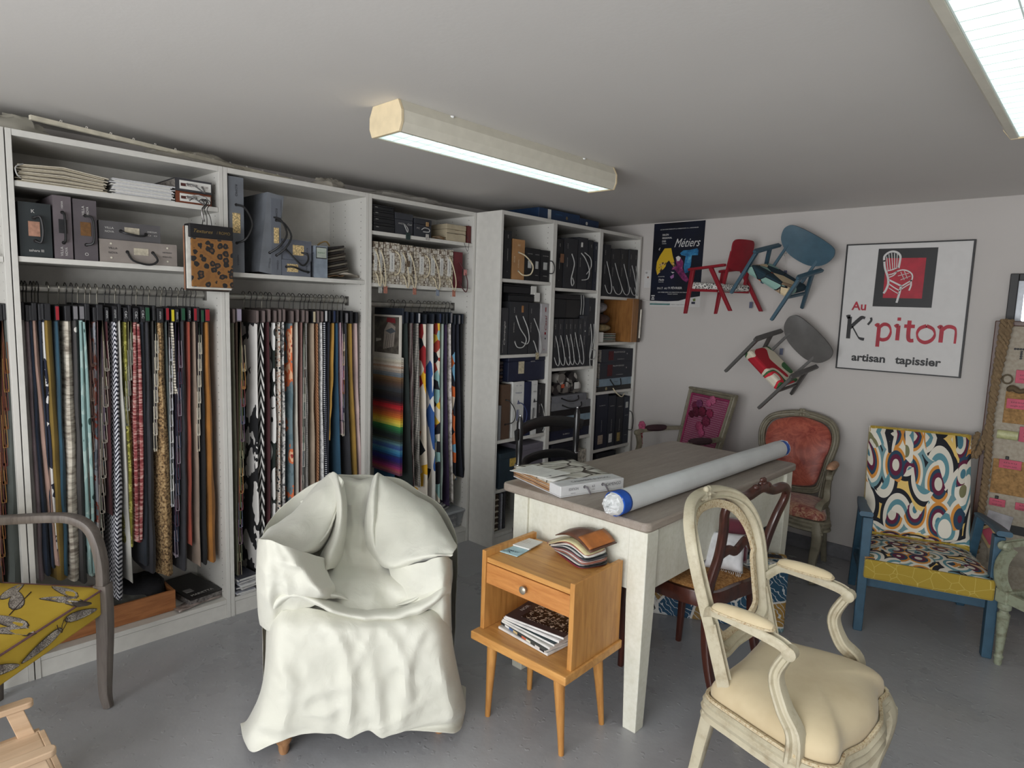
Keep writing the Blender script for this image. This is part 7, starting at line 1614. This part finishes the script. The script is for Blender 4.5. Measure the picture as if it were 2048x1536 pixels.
for x0, x1, z0, z1, r in ((2.478, 2.56, 1.17, 1.235, 0), (2.455, 2.54, 1.04, 1.09, 0), (2.455, 2.545, .735, .78, 0), (2.434, 2.50, .535, .572, 0), (2.54, 2.62, .535, .572, 0), (2.52, 2.60, .88, .955, 0)):
    g = sq('pink_tag', x0, x1, z0, z1, PKT, -.010, r); mm = MB()
    for k in range(2): text(mm, 'sangle jute' if k else 'tissu', .012, ((x0 + x1) / 2 - bx_, -.0112, (z0 + z1) / 2 + .008 - .018 * k), XD, ZD, width=(x1 - x0) * .6)
    obj('lettering', mm, mat((90, 40, 54), .6), g, smooth=False)
g = sq('cream_tag', 2.42, 2.49, .32, .43, mat((190, 164, 120), .8), -.02, 32); sq('pink_tag', 2.434, 2.476, .335, .415, PKT, -.025, 32)
for x, z in ((2.485, .787), (2.463, .578)): obj('binder_clip', MB().box(x - bx_ - .007, x - bx_ + .007, -.018, -.004, z - .004, z + .01), BK, t, bevel=.002)
obj('wrapped_bundle', MB().grid(lambda u, v: (2.475 - bx_ + .042 * (2 * v - 1), -.012 + .012 * math.cos(2 * PI * u), .905 + .022 * math.sin(2 * PI * u)), 12, 6, cu=True), mat((176, 176, 130), .4, bump=.8, sc_=60), t)
obj('webbing_ring', MB().tube([(2.447 - bx_ + .02 * math.cos(a * PI / 8), -.012, 1.185 + .022 * math.sin(a * PI / 8)) for a in range(16)], .004, 6, closed=True), mat((96, 84, 66), .9), t)
obj('tuft_of_fibre', MB().tube(catmull([(2.452 - bx_, -.012, 1.13), (2.475 - bx_, -.022, 1.145), (2.50 - bx_, -.02, 1.13), (2.53 - bx_, -.015, 1.14)], 4), [.006, .012, .014, .016, .015, .013, .015, .013, .012, .012, .012, .01, .008][:13], 7), mat((92, 78, 58), .95, bump=.8), t)
RP = mat((122, 102, 76), .95, bump=.6, sc_=60)
for nm, pts, r, lab in (('rope_garland', [(2.41, 1.925, 1.48), (2.405, 1.93, 1.35), (2.40, 1.93, 1.15), (2.402, 1.93, .95), (2.41, 1.93, .78), (2.412, 1.93, .62), (2.408, 1.93, .45), (2.405, 1.93, .28)], .017, 'long twisted beige rope hanging down the display board edge to the floor'), ('rope_garland', [(2.435, 1.925, 1.48), (2.425, 1.93, 1.36), (2.412, 1.93, 1.2), (2.405, 1.928, 1.05), (2.395, 1.925, .93), (2.375, 1.92, .82), (2.355, 1.92, .775), (2.34, 1.93, .80), (2.355, 1.95, .9)], .014, 'shorter twisted beige rope looping outward off the display board edge')):
    P = catmull(pts, 10); P2 = []
    rt = thing(nm, lab, 'rope', pts[0])
    for ph in (0, PI):
        Q = []; s = 0
        for i, p in enumerate(P):
            if i: s += (P[i] - P[i - 1]).length
            a = s * 110 + ph; Q.append(p - V(pts[0]) + V((math.cos(a), math.sin(a) * .5, 0)) * r * .55 + V((0, 0, .002 * math.sin(a))))
        QQ = catmull(Q, 3); obj('strand', MB().tube(QQ, r * .62, 6), RP, rt)
# ---------------------------------------------------------------- things on the work table
def lay(name, lab, cat, quad, z0, z1, m, part='cover', bevel=.002, group=None):
    cx = sum(p[0] for p in quad) / 4; cy = sum(p[1] for p in quad) / 4; t = thing(name, lab, cat, (cx, cy, z0), 0, group)
    q = [(p[0] - cx, p[1] - cy) for p in quad]; obj(part, MB().hexa([(x, y, 0) for x, y in q], [(x, y, z1 - z0) for x, y in q]), m, t, bevel=bevel); return t, q
WC = mat((206, 206, 206), .45, var=.02, bump=.02)
t = thing('sample_binder', 'large white sample binder lying open-edged on the table corner', 'binder', (1.386, -.262, .7578)); ax = V((.257, .966, 0)); ay = V((-.966, .257, 0)); t.matrix_world = MX(((ax.x, ay.x, 0, 1.386), (ax.y, ay.y, 0, -.252), (0, 0, 1, .7578), (0, 0, 0, 1)))
Lb, Wb, Hb = .31, .335, .043
obj('cover', MB().box(0, Lb, 0, Wb, 0, .004), WC, t, bevel=.001); sp = obj('spine', MB().box(0, Lb, 0, .075, .004, Hb), WC, t, bevel=.003)
def mar(t_):
    v = t_.co(scale=(1, 2.2, 1)); d = t_.vor(v, 8, 'DISTANCE_TO_EDGE', 1); n = t_.noise(v, 20, 3); t_.col(t_.mix(t_.ramp(d, [(0, (255, 255, 255)), (.045, (0, 0, 0))], True), t_.ramp(n, [(.4, (176, 172, 160)), (.6, (200, 197, 188))]), (66, 58, 50)))
MARB = pat('veined_stone_print', mar, .8)
for i in range(9):
    z = .005 + i * .0042; e = .004 * math.sin(i * 1.9)
    def leafn(u, v, z=z, e=e): return (.004 + e + (Lb - .008) * u, .075 + (Wb - .07 + e) * v, z + .003 * MN.noise(V((u * 6 + z * 90, v * 5, 0))) + .004 * v * (z / .04))
    obj('fabric_leaf', MB().grid(leafn, 10, 10), MARB if i > 6 else mat([(176, 138, 100), (196, 186, 168), (120, 84, 60)][i % 3], .9, bump=.4), t, solid=.003)
m_ = MB(); X_, Y_ = V((1, 0, 0)), V((0, 0, 1))
def stx(s, x, w, h, z=.022): text(m_, s, h, (x, -.0006, z), X_, Y_, width=w)
stx('EDITION', .06, .045, .014, .027); stx('tissus', .058, .022, .007, .012); stx('CAMENGO', .255, .075, .018, .026); stx('62', .155, .014, .012, .028); stx('PARIS', .155, .014, .005, .016)
text(m_, 'CASHMERE & WOOL', .022, (.17, .036, Hb + .0006), X_, V((0, 1, 0)), width=.19)
obj('lettering', m_, mat((92, 92, 96), .6), sp, smooth=False)
for x in (.112, .2):
    obj('cord', MB().tube(catmull([(x, 0, .03), (x + .004, -.012, .028), (x + .012, -.018, .012), (x + .016, -.016, .004)], 5), .0035, 7), mat((104, 100, 104), .7), sp); obj('eyelet', MB().lathe([(0, -.0), (.006, 0), (.006, -.0015)], 10, (x, -.0, .03), 'y'), mat((120, 120, 124), .3, .8), sp)
t, q = lay('price_list', 'white price list sheets lying on the open binder', 'paper', [(1.298, -.235), (1.314, -.105), (1.117, -.108), (1.12, -.25)], .8105, .8125, PAPER, 'sheets', .0005)
t.rotation_euler = (0, rad(-1.5), 0)
obj('lower_sheet', MB().grid(lambda u, v: (-.09 + .21 * u, -.06 + .115 * v, .0 + .004 * math.sin(u * 5) - .003), 8, 4), PAPER, t, solid=.001)
m_ = MB()
for i in range(7): m_.box(-.075 + i * .018, -.0745 + i * .018, -.04, .045 - .01 * (i % 3), .0023, .0025)
m_.add([(.07, -.03, .0026), (.085, -.03, .0026), (.075, -.015, .0026)], [(0, 1, 2)]); obj('printed_lines', m_, mat((120, 120, 126), .6), t, smooth=False)
# roll of cloth
t = thing('cloth_roll', 'long roll of white cloth bound with blue tape lying along the table', 'cloth roll', (1.64, .45, .7585))
RW = mat((212, 214, 214), .7, var=.03, sc_=8, bump=.25, key='roll_white')
def rollf(r0, y0, y1, wob, nn=3.0):
    def fn(u, v):
        a = 2 * PI * u; y = y0 + (y1 - y0) * v; r = r0 * (1 + wob * MN.noise(V((math.cos(a) * nn, math.sin(a) * nn, y * 5))) + (.05 * math.exp(-((a - 2.2) / .16) ** 2)))
        return (.012 * (y + .73) + r * math.cos(a), y, .042 + max(-.0405, r * math.sin(a)))
    return fn
m_ = MB().grid(rollf(.041, -.70, .69, .05), 40, 60, cu=True); obj('rolled_cloth', m_, RW, t)
TB_ = mat((30, 84, 178), .45, var=.06)
obj('blue_tape', MB().grid(rollf(.0415, -.728, -.675, .02), 32, 6, cu=True), TB_, t, solid=.001); obj('blue_tape', MB().grid(rollf(.037, .70, .735, .05), 32, 6, cu=True), TB_, t, solid=.001)
def endf(s, y0, dep):
    def fn(u, v):
        a = 2 * PI * u; k = 1 - v; r = .041 * k * (1 + .12 * MN.noise(V((math.cos(a) * 3, math.sin(a) * 3, v * 5 + s * 3)))); return (.012 * (y0 + .73) + r * math.cos(a), y0 + s * dep * math.sin(v * PI * .5) ** .6 + s * .012 * MN.noise(V((a * 3, v * 9, 2))), .042 + max(-.04, r * math.sin(a)))
    return fn
obj('crumpled_end', MB().grid(endf(-1, -.725, .04), 40, 12, cu=True), RW, t); obj('crumpled_end', MB().grid(endf(1, .73, .015), 24, 8, cu=True), RW, t)
obj('roll_core', MB().tube([(.0175, .7, .042), (.0178, .755, .042)], .02, 14), mat((200, 190, 170), .7), t)
# ---------------------------------------------------------------- things on and in the bedside table
t, q = lay('greeting_card', 'pale blue printed card under the white one on the bedside table', 'card', [(1.30, -.495), (1.385, -.465), (1.352, -.40), (1.305, -.41)][:4], .5895, .5925, mat((168, 200, 208), .5), 'card', .0005)
t.location = (1.335, -.448, .5895)
t.children[0].data.clear_geometry(); t.children[0].data.from_pydata([(x, y, z) for z in (0, .003) for x, y in ((-.055, -.045), (.05, -.03), (.035, .06), (-.062, .045))], [], [(3, 2, 1, 0), (4, 5, 6, 7), (0, 1, 5, 4), (1, 2, 6, 5), (2, 3, 7, 6), (3, 0, 4, 7)])
m_ = MB(); strokes(m_, [[(-.02, -.03), (.0, -.02), (.012, -.028)], [(-.005, -.024), (.0, -.01), (.012, -.008)]], (0, 0, .0034), V((1, 0, 0)), V((0, 1, 0)), 1, .003); text(m_, 'merci', .022, (.005, -.005, .0034), V((1, .1, 0)), V((0, 1, 0)), shear=.4, width=.05); obj('lettering', m_, mat((50, 76, 90), .6), t, smooth=False)
t = thing('leaflet_stack', 'small stack of white square leaflets on the bedside table', 'paper', (1.33, -.372, .5935))
for i, dx in enumerate((0, .004)): obj('leaflet', MB().hexa([(x + dx, y, z0) for x, y, z0 in ((-.045, -.05, .003 * i), (.045, -.035, .003 * i), (.03, .055, .003 * i), (-.06, .04, .003 * i))], [(x + dx, y, z0 + .0028) for x, y, z0 in ((-.045, -.05, .003 * i), (.045, -.035, .003 * i), (.03, .055, .003 * i), (-.06, .04, .003 * i))]), PAPER, t)
m_ = MB()
for k, (w_, z) in enumerate(((.03, .02), (.045, .008), (.04, -.004))): m_.box(-.01 - w_ / 2, -.01 + w_ / 2, z, z + .0012, .0061, .0063)
obj('printed_lines', m_, mat((170, 150, 130), .6), t, smooth=False)
# leather swatches fanned and folded
leath = [((150, 60, 74), 0), ((206, 204, 198), .0), ((170, 166, 164), .1), ((146, 96, 84), .15), ((188, 186, 184), .2), ((40, 50, 52), .3), ((214, 212, 206), .4), ((206, 194, 150), .5), ((120, 78, 60), .6)]
t = thing('leather_swatch_book', 'fanned book of folded leather swatches in white, black, red and brown', 'leather swatches', (1.535, -.31, .5895), rad(-12))
zc = 0
for i, (c, k) in enumerate([((140, 50, 66), 0), ((36, 34, 36), 0), ((205, 202, 196), 0), ((96, 100, 104), 0), ((150, 98, 84), 0), ((198, 194, 190), .004), ((140, 90, 90), .006), ((52, 52, 56), .008), ((190, 188, 186), .01), ((34, 46, 48), .014), ((212, 210, 204), .02), ((150, 98, 84), .01), ((205, 194, 150), .03)]):
    z0 = i * .0042; sp = -8 + 3.0 * i; w, d = .12, .062
    def lf(u, v, z0=z0, i=i, k=k, sp=sp):
        x, y = (u - .5) * 2, (v - .5) * 2; e = max(abs(x), abs(y)); r = (abs(x) ** 5 + abs(y) ** 5) ** .2 or 1; q = e / r if r else 1; xx, yy = x * q * w * (.8 + .02 * math.sin(i * 3)), y * q * d
        a = rad(sp * .6 - 6); px_, py_ = xx * math.cos(a) - yy * math.sin(a), xx * math.sin(a) + yy * math.cos(a)
        return (px_ + .006 * math.sin(i * 2.1), py_ - .004 * i * .5, z0 + .002 + .018 * (i / 12) * (1 - (x * .9 - .1) ** 2) + .01 * (i / 12) * math.sin(x * 3 + 1))
    obj('leather_swatch', MB().grid(lf, 14, 8), mat(c, .45, var=.1, bump=.15), t, solid=.0026)
def topf(u, v):
    x = -.085 + .19 * u; arch = .035 * math.sin(PI * min(1, u * 1.05)); return (x, -.05 + .12 * v * (.55 + .45 * u), .062 + arch * (1 - abs(2 * v - 1) ** 2 * .3) + .012 * v)
obj('leather_swatch', MB().grid(topf, 12, 8), mat((92, 60, 46), .4, var=.15), t, solid=.003, label='dark brown folded top swatch')
obj('leather_swatch', MB().grid(lambda u, v: (.045 + .06 * u, -.055 + .115 * v, .0665 + .034 * math.sin(PI * (.62 + .32 * u)) + .010 * v), 8, 8), mat((166, 100, 48), .4, var=.1), t, solid=.003, label='tan turned-over corner')
# magazines
def leo2(t_):
    v = t_.co(); t_.col(t_.ramp(t_.noise(v, 85, 2, .6, .6), [(0, (40, 28, 26)), (.5, (30, 24, 26)), (.56, (206, 190, 170))], True))
MG = [((206, 204, 200), 0, 'white glossy catalogue with colour spine at the bottom of the magazine pile', 4), ((70, 74, 70), 5, 'magazine with black and white photo strip cover', -3), ((196, 196, 190), 3, 'thin pale magazine in the bedside pile', 2), ((38, 56, 62), 9, 'dark teal tweed covered catalogue', 7), ((212, 212, 212), 12, 'white edged glossy brochure under the leopard catalogue', 12), ((70, 58, 60), 15, 'leopard print catalogue on top of the magazine pile', 17)]
for i, (c, r, lab, rr) in enumerate(MG):
    t = thing('magazine', lab, 'magazine', (1.47 + .003 * i, -.44 + .004 * i, .3262 + .0105 * i), rad(-6 + rr * .8), 'magazines in the bedside table')
    obj('cover', MB().box(-.12, .12, -.088, .088, .0, .0095), mat(c, .35, var=.08), t, bevel=.002); obj('page_edges', MB().box(-.118, .1205, -.0885, .086, .0015, .008), mat((212, 210, 206), .6), t)
    if i == 1:
        m_ = MB()
        for k, cc in enumerate([(30, 30, 30), (220, 218, 214), (70, 100, 150), (196, 170, 120), (30, 34, 40), (190, 90, 60), (214, 210, 190), (60, 64, 60), (210, 206, 200), (40, 40, 44)]): m_.C(cc).add([(-.118 + k * .0236, -.0889, .001), (-.0944 + k * .0236, -.0889, .001), (-.0944 + k * .0236, -.0889, .0085), (-.118 + k * .0236, -.0889, .0085)], [(0, 1, 2, 3)])
        obj('printed_spine', m_, vcol(), t, smooth=False)
    if i == 5:
        obj('picture', MB().box(-.07, .115, -.06, .084, .0096, .0101), pat('leopard_photo', leo2, .35), t); m_ = MB(); text(m_, 'PANTHERA', .02, (-.02, .07, .0104), V((1, 0, 0)), V((0, 1, 0)), width=.1); text(m_, 'NOIR', .02, (-.095, .0, .0104), V((0, 1, 0)), V((-1, 0, 0)), width=.05); obj('lettering', m_, PAPER, t, smooth=False)
# ---------------------------------------------------------------- tropical pouf, cushions
def trop(t_):
    v = t_.co(); e = t_.vor(v, 6.5, 'DISTANCE_TO_EDGE'); c = t_.vor(v, 6.5, 'F1', 1, 'Color'); w = t_.wave(v, 20, 9, 1.2, 'BANDS', 'DIAGONAL')
    p = t_.ramp(c, [(0, (34, 70, 96)), (.36, (150, 116, 56)), (.47, (100, 130, 136)), (.56, (36, 74, 98)), (.66, (40, 40, 38)), (.76, (140, 112, 66)), (.88, (70, 84, 76))], True); p2 = t_.mix(t_.ramp(w, [(0, (255, 255, 255)), (.06, (0, 0, 0))], True), p, (186, 190, 192))
    t_.col(t_.mix(t_.ramp(e, [(0, (255, 255, 255)), (.025, (0, 0, 0))], True), p2, (200, 198, 192)))
TROP = pat('tropical_leaf_fabric', trop, .85)
t = thing('upholstered_box', 'low box covered in blue and ochre tropical leaf fabric under the table', 'pouf', (1.52, .80, 0), rad(28)); obj('body', MB().box(-.36, .32, -.10, .03, .0, .30), TROP, t, bevel=.012); obj('lid', MB().box(-.363, .323, -.103, .033, .301, .335), TROP, t, bevel=.008)
t = thing('piping_trim', 'dark braided trim strip lying on the tropical box corner', 'trim', (1.72, .88, .336), rad(28)); obj('braid', MB().box(-.12, .08, -.015, .012, 0, .006), mat((40, 40, 46), .9, var=.5, sc_=120), t)
def pillow(name, label, loc, w, d, h, M_rot, m, seed):
    t = thing(name, label, 'cushion', M=MX.Translation(loc) @ M_rot)
    def fn(u, v, s=1):
        x, y = 2 * u - 1, 2 * v - 1; k = ((1 - x * x) * (1 - y * y)) ** .42; return (x * w / 2 * (1 - .06 * (1 - y * y)), y * d / 2 * (1 - .06 * (1 - x * x)), s * h / 2 * k + .004 * MN.noise(V((x * 3 + seed, y * 3, s))))
    mb = MB().grid(fn, 15, 15).grid(lambda u, v: fn(1 - u, v, -1), 15, 15); bm_ = obj('cushion', mb, m, t); wd = bm_.modifiers.new('w', 'WELD'); wd.merge_threshold = .006
    return t
t = pillow('small_cushion', 'small white cushion with frayed fringe edge on the dark chair', (1.80, .27, .54), .15, .15, .07, MX.Rotation(rad(20), 4, 'Z') @ MX.Rotation(rad(62), 4, 'X'), mat((212, 212, 214), .9, bump=.3), 1)
m_ = MB()
for i in range(22): x = -.07 + i * .0066; m_.tube([(x, -.073, 0), (x + RN.uniform(-.004, .004), -.09, RN.uniform(-.006, .006))], .0011, 4)
obj('fringe', m_, mat((205, 203, 200), .9), t)
pillow('small_cushion', 'dark crimson velvet cushion behind the small white one', (1.76, .36, .565), .2, .18, .06, MX.Rotation(rad(10), 4, 'Z') @ MX.Rotation(rad(55), 4, 'X'), mat((92, 16, 40), .6, sheen=.6), 5)
t = thing('pompom_trim', 'white pompom braid draped along the dark chair seat', 'trim', (1.80, .34, .485)); m_ = MB().tube([(-.02, -.1, 0), (.01, 0, .002), (.02, .09, 0)], .003, 6)
for i in range(12): m_.ball((-.018 + .0035 * i, -.1 + .017 * i, -.006), .0045, n=6, m=4)
obj('pompoms', m_, mat((210, 200, 196), .9), t)
softbag('folded_cloth', 'black folded cloth heap on the dark chair seat under the table', (1.60, .20, .474), .1, .1, .045, (24, 22, 24), 19)
# ---------------------------------------------------------------- wardrobe floors and tops
CR_ = wood('knotty_pine_crate', (168, 110, 66), (134, 82, 46), 'Y', 6, .5, 9)
t = thing('drawer_crate', 'low knotty pine drawer crate on the floor of the left wardrobe', 'crate', (-.19, -1.365, .089))
for a in ((.128, .14, -.245, .245), (-.14, -.128, -.245, .245)): obj('long_side', MB().box(*a, .0, .092), CR_, t, bevel=.002)
for a in ((-.128, .128, -.245, -.233), (-.128, .128, .233, .245)): obj('short_side', MB().box(*a, .0, .09), CR_, t, bevel=.002)
obj('bottom', MB().box(-.128, .128, -.233, .233, 0, .006), CR_, t)
softbag('fabric_offcuts', 'pale and dark fabric offcuts heaped inside the pine drawer crate', (-.19, -1.30, .096), .12, .17, .085, (92, 92, 88), 23)
softbag('fabric_offcuts', 'black bundled cloth at the right end of the pine drawer crate', (-.2, -1.21, .1), .11, .09, .12, (34, 34, 38), 29)
t = thing('catalogue_pack', 'black catalogue lying on the wardrobe floor right of the pine crate', 'catalogue', (-.17, -1.01, .089), rad(8)); obj('cover', MB().box(-.15, .13, -.075, .075, .028, .036), mat((30, 28, 28), .4), t, bevel=.002); obj('stack', MB().box(-.15, .13, -.075, .073, 0, .0275), mat((96, 92, 90), .6, var=.4, sc_=90), t, bevel=.003)
m_ = MB(); text(m_, 'MARIETTA', .026, (.1, -.005, .0366), V((0, 1, 0)), V((-1, 0, 0)), width=.1); obj('lettering', m_, INKL, t, smooth=False); obj('picture', MB().box(.02, .06, -.055, -.02, .0362, .0366), mat((110, 108, 106), .4, var=.4), t)
t = thing('plastic_sleeve', 'clear plastic sleeve with kraft sheet in front of the black catalogue', 'sleeve', (-.05, -1.03, .089), rad(10)); obj('sleeve', MB().grid(lambda u, v: (-.03 + .06 * u, -.1 + .2 * v, .004 + .008 * math.sin(u * 9 + v * 4) ** 2), 8, 12), mat((130, 118, 112), .12, var=.25, coat=.8), t, solid=.001)
for j, (x, y, n, z, lb, un) in enumerate([(-.12, -.83, 8, .089, 'B', 'middle'), (-.17, .36, 6, .208, 'C', 'right')]):
    for i in range(n):
        t = thing('magazine', ['lowest', 'second', 'third', 'fourth', 'fifth', 'sixth', 'seventh', 'eighth'][i] + ' magazine from the bottom on the ' + ('middle wardrobe floor' if j == 0 else 'clear plastic box'), 'magazine', (x + .01 * math.sin(i * 2), y + .008 * math.cos(i * 3), z + i * (.0085 if j else .011)), rad(4 * math.sin(i * 4) + (25 if j else 5)), 'magazines on the ' + un + ' wardrobe floor')
        obj('cover', MB().box(-.12, .12, -.045 if j == 0 else -.085, .045 if j == 0 else .085, 0, .0075 if j else .0095), mat([(190, 190, 192), (140, 142, 150), (206, 204, 200), (60, 62, 70)][i % 4], .4, var=.12, sc_=60), t, bevel=.001); obj('page_edges', MB().box(-.119, .1205, -.044 if j == 0 else -.084, .0455 if j == 0 else .0855, .0012, .0062), PAPER, t)
t = thing('plastic_storage_box', 'clear plastic storage box full of papers on the right wardrobe floor', 'storage box', (-.17, .44, .089))
PL = pat('clear_plastic', lambda n: (n.col((200, 205, 208)), n.set(.15, 0, .5, 0, 0, .35)), .15)
obj('box_walls', MB().hexa([(-.13, -.1, 0), (.13, -.1, 0), (.13, .1, 0), (-.13, .1, 0)], [(-.15, -.12, .1), (.15, -.12, .1), (.15, .12, .1), (-.15, .12, .1)]), pat('frosted_plastic', lambda n: (n.col((170, 174, 178)), n.set(.2, 0, .5, 0, 0, .45)), .2), t, bevel=.006)
obj('lid', MB().box(-.157, .157, -.127, .127, .1, .117), pat('frosted_lid', lambda n: (n.col((176, 180, 184)), n.set(.25, 0, .5, 0, 0, .8)), .25), t, bevel=.005)
m_ = MB()
for i in range(6): obj('paper_inside', MB().box(-.11, .11 + .002 * (i % 2), -.085, .085, .006 + .015 * i, .016 + .015 * i), mat([(160, 156, 150), (120, 118, 120), (84, 84, 88)][i % 3], .7, var=.3, sc_=60), t)
# upright fabric books at the bottom of the first tower
for i, (c, w, l) in enumerate([((58, 44, 66), .016, 'purple edged sample book'), ((96, 82, 66), .034, 'thick brown and cream looped sample book'), ((48, 46, 50), .016, 'charcoal sample book'), ((120, 122, 130), .018, 'pale grey sample book'), ((34, 34, 38), .022, 'black sample book')]):
    y = .62 + [0, .027, .055, .075, .1][i]; t = thing('sample_book', l + ' standing at the bottom of the first tower', 'sample book', (.17, y, .0895), 0, 'sample books at the bottom of the first tower'); h = .24 - .01 * (i % 2)
    obj('cover', MB().box(-.28, 0, -w / 2, w / 2, 0, h), mat(c, .8, var=.15, sc_=70, bump=.4), t, bevel=.002)
    if i == 1:
        for k in range(12): obj('fabric_loop', MB().tube([(.002, -w * .4, .012 + k * .0185), (.006, 0, .016 + k * .0185), (.002, w * .4, .012 + k * .0185)], .005, 6), mat([(196, 188, 170), (70, 58, 48)][k % 2], .9), t)
    else: obj('page_edges', MB().box(-.27, .0006, -w * .3, w * .3, .004, h - .004), mat(tuple(min(255, q + 30) for q in c), .8, var=.3, sc_=120), t)
# top of the wardrobes
t = thing('curtain_rail', 'long white curtain rail lying on top of the wardrobes', 'curtain rail', (-.13, -.85, H)); d0, d1 = V((.17, -.72, .04)), V((-.16, .78, .03))
obj('rail', MB().sweep([d0, d0.lerp(d1, .5), d1], [(-.008, -.007), (-.008, .008), (.008, .008), (.008, -.007)]), mat((196, 190, 172), .5), t, smooth=False)
for i in range(17): p = d0.lerp(d1, .06 + i * .055); obj('glider', MB().tube([(p.x, p.y, p.z + .008), (p.x, p.y + .003, p.z + .016), (p.x, p.y + .007, p.z + .014), (p.x, p.y + .006, p.z + .008)], .0016, 5), mat((210, 206, 196), .4), t)
def film(name, label, loc, w, d, h, seed, c, al=.5):
    t = thing(name, label, 'plastic wrapping', loc); mt = pat('thin_film_%d' % seed, lambda n: (n.col(c), n.set(.22, 0, .6, 0, 0, al)), .22)
    def fn(u, v):
        a, b = 2 * PI * u, v * PI * .5; k = 1 + .35 * MN.noise(V((math.cos(a) * 2 + seed, math.sin(a) * 2, v * 3))); return (w * k * math.cos(a) * math.cos(b) ** .6, d * k * math.sin(a) * math.cos(b) ** .6, max(.001, h * math.sin(b) * (1 + .4 * MN.noise(V((math.cos(a) * 3, math.sin(a) * 3, v * 4 + seed))))))
    obj('film', MB().grid(fn, 28, 12, cu=True), mt, t); return t
film('plastic_bag', 'crumpled translucent plastic bag on the far left wardrobe top', (-.13, -1.62, H), .1, .13, .06, 3, (186, 182, 168), .6)
film('crumpled_film', 'crumpled plastic film heap on top of the middle wardrobe', (-.1, -.35, H), .08, .09, .045, 8, (184, 178, 164), .55)
film('plastic_cover', 'clear zipped plastic cover lying on the right wardrobe top', (-.13, .15, H), .11, .27, .05, 12, (180, 176, 168), .5)
film('plastic_cover', 'thin folded plastic cover over the curtain rail above the left bay', (-.12, -.98, H), .08, .2, .055, 15, (176, 170, 156), .35)
t = thing('sample_case', 'navy blue sample case with white clasped end on top of the first tower', 'case', (-.03, 1.22, H + .001)); obj('body', MB().box(-.16, .17, -.245, .17, 0, .075), mat((28, 52, 84), .4), t, bevel=.003); obj('white_edge', MB().box(.1705, .1725, -.16, -.13, .004, .072), PAPER, t)
m_ = MB(); text(m_, 'ESSENTIEL', .012, (.1715, -.05, .05), YD, ZD, width=.07); obj('lettering', m_, mat((60, 110, 150), .5), t, smooth=False); obj('emblem', MB().lathe([(0, .17), (.011, .1715)], 12, (0, .03, .038), 'x'), mat((130, 116, 90), .4, .5), t)
t = thing('sample_case', 'smaller navy case with round white mark beside the long one', 'case', (-.03, 1.505, H + .001)); obj('body', MB().box(-.16, .17, -.11, .10, 0, .06), mat((22, 44, 76), .4), t, bevel=.003); obj('emblem', MB().lathe([(0, .17), (.012, .1715)], 12, (0, -.04, .03), 'x'), INKL, t)
t = thing('white_cable', 'thin white cable running from the third tower to the poster', 'cable', (.22, 2.03, 1.553)); obj('cable', MB().tube(catmull([(-.02, -.06, 0), (.03, .02, -.005), (.07, .045, -.01), (.12, .05, -.02)], 5), .002, 6), PAPER, t)
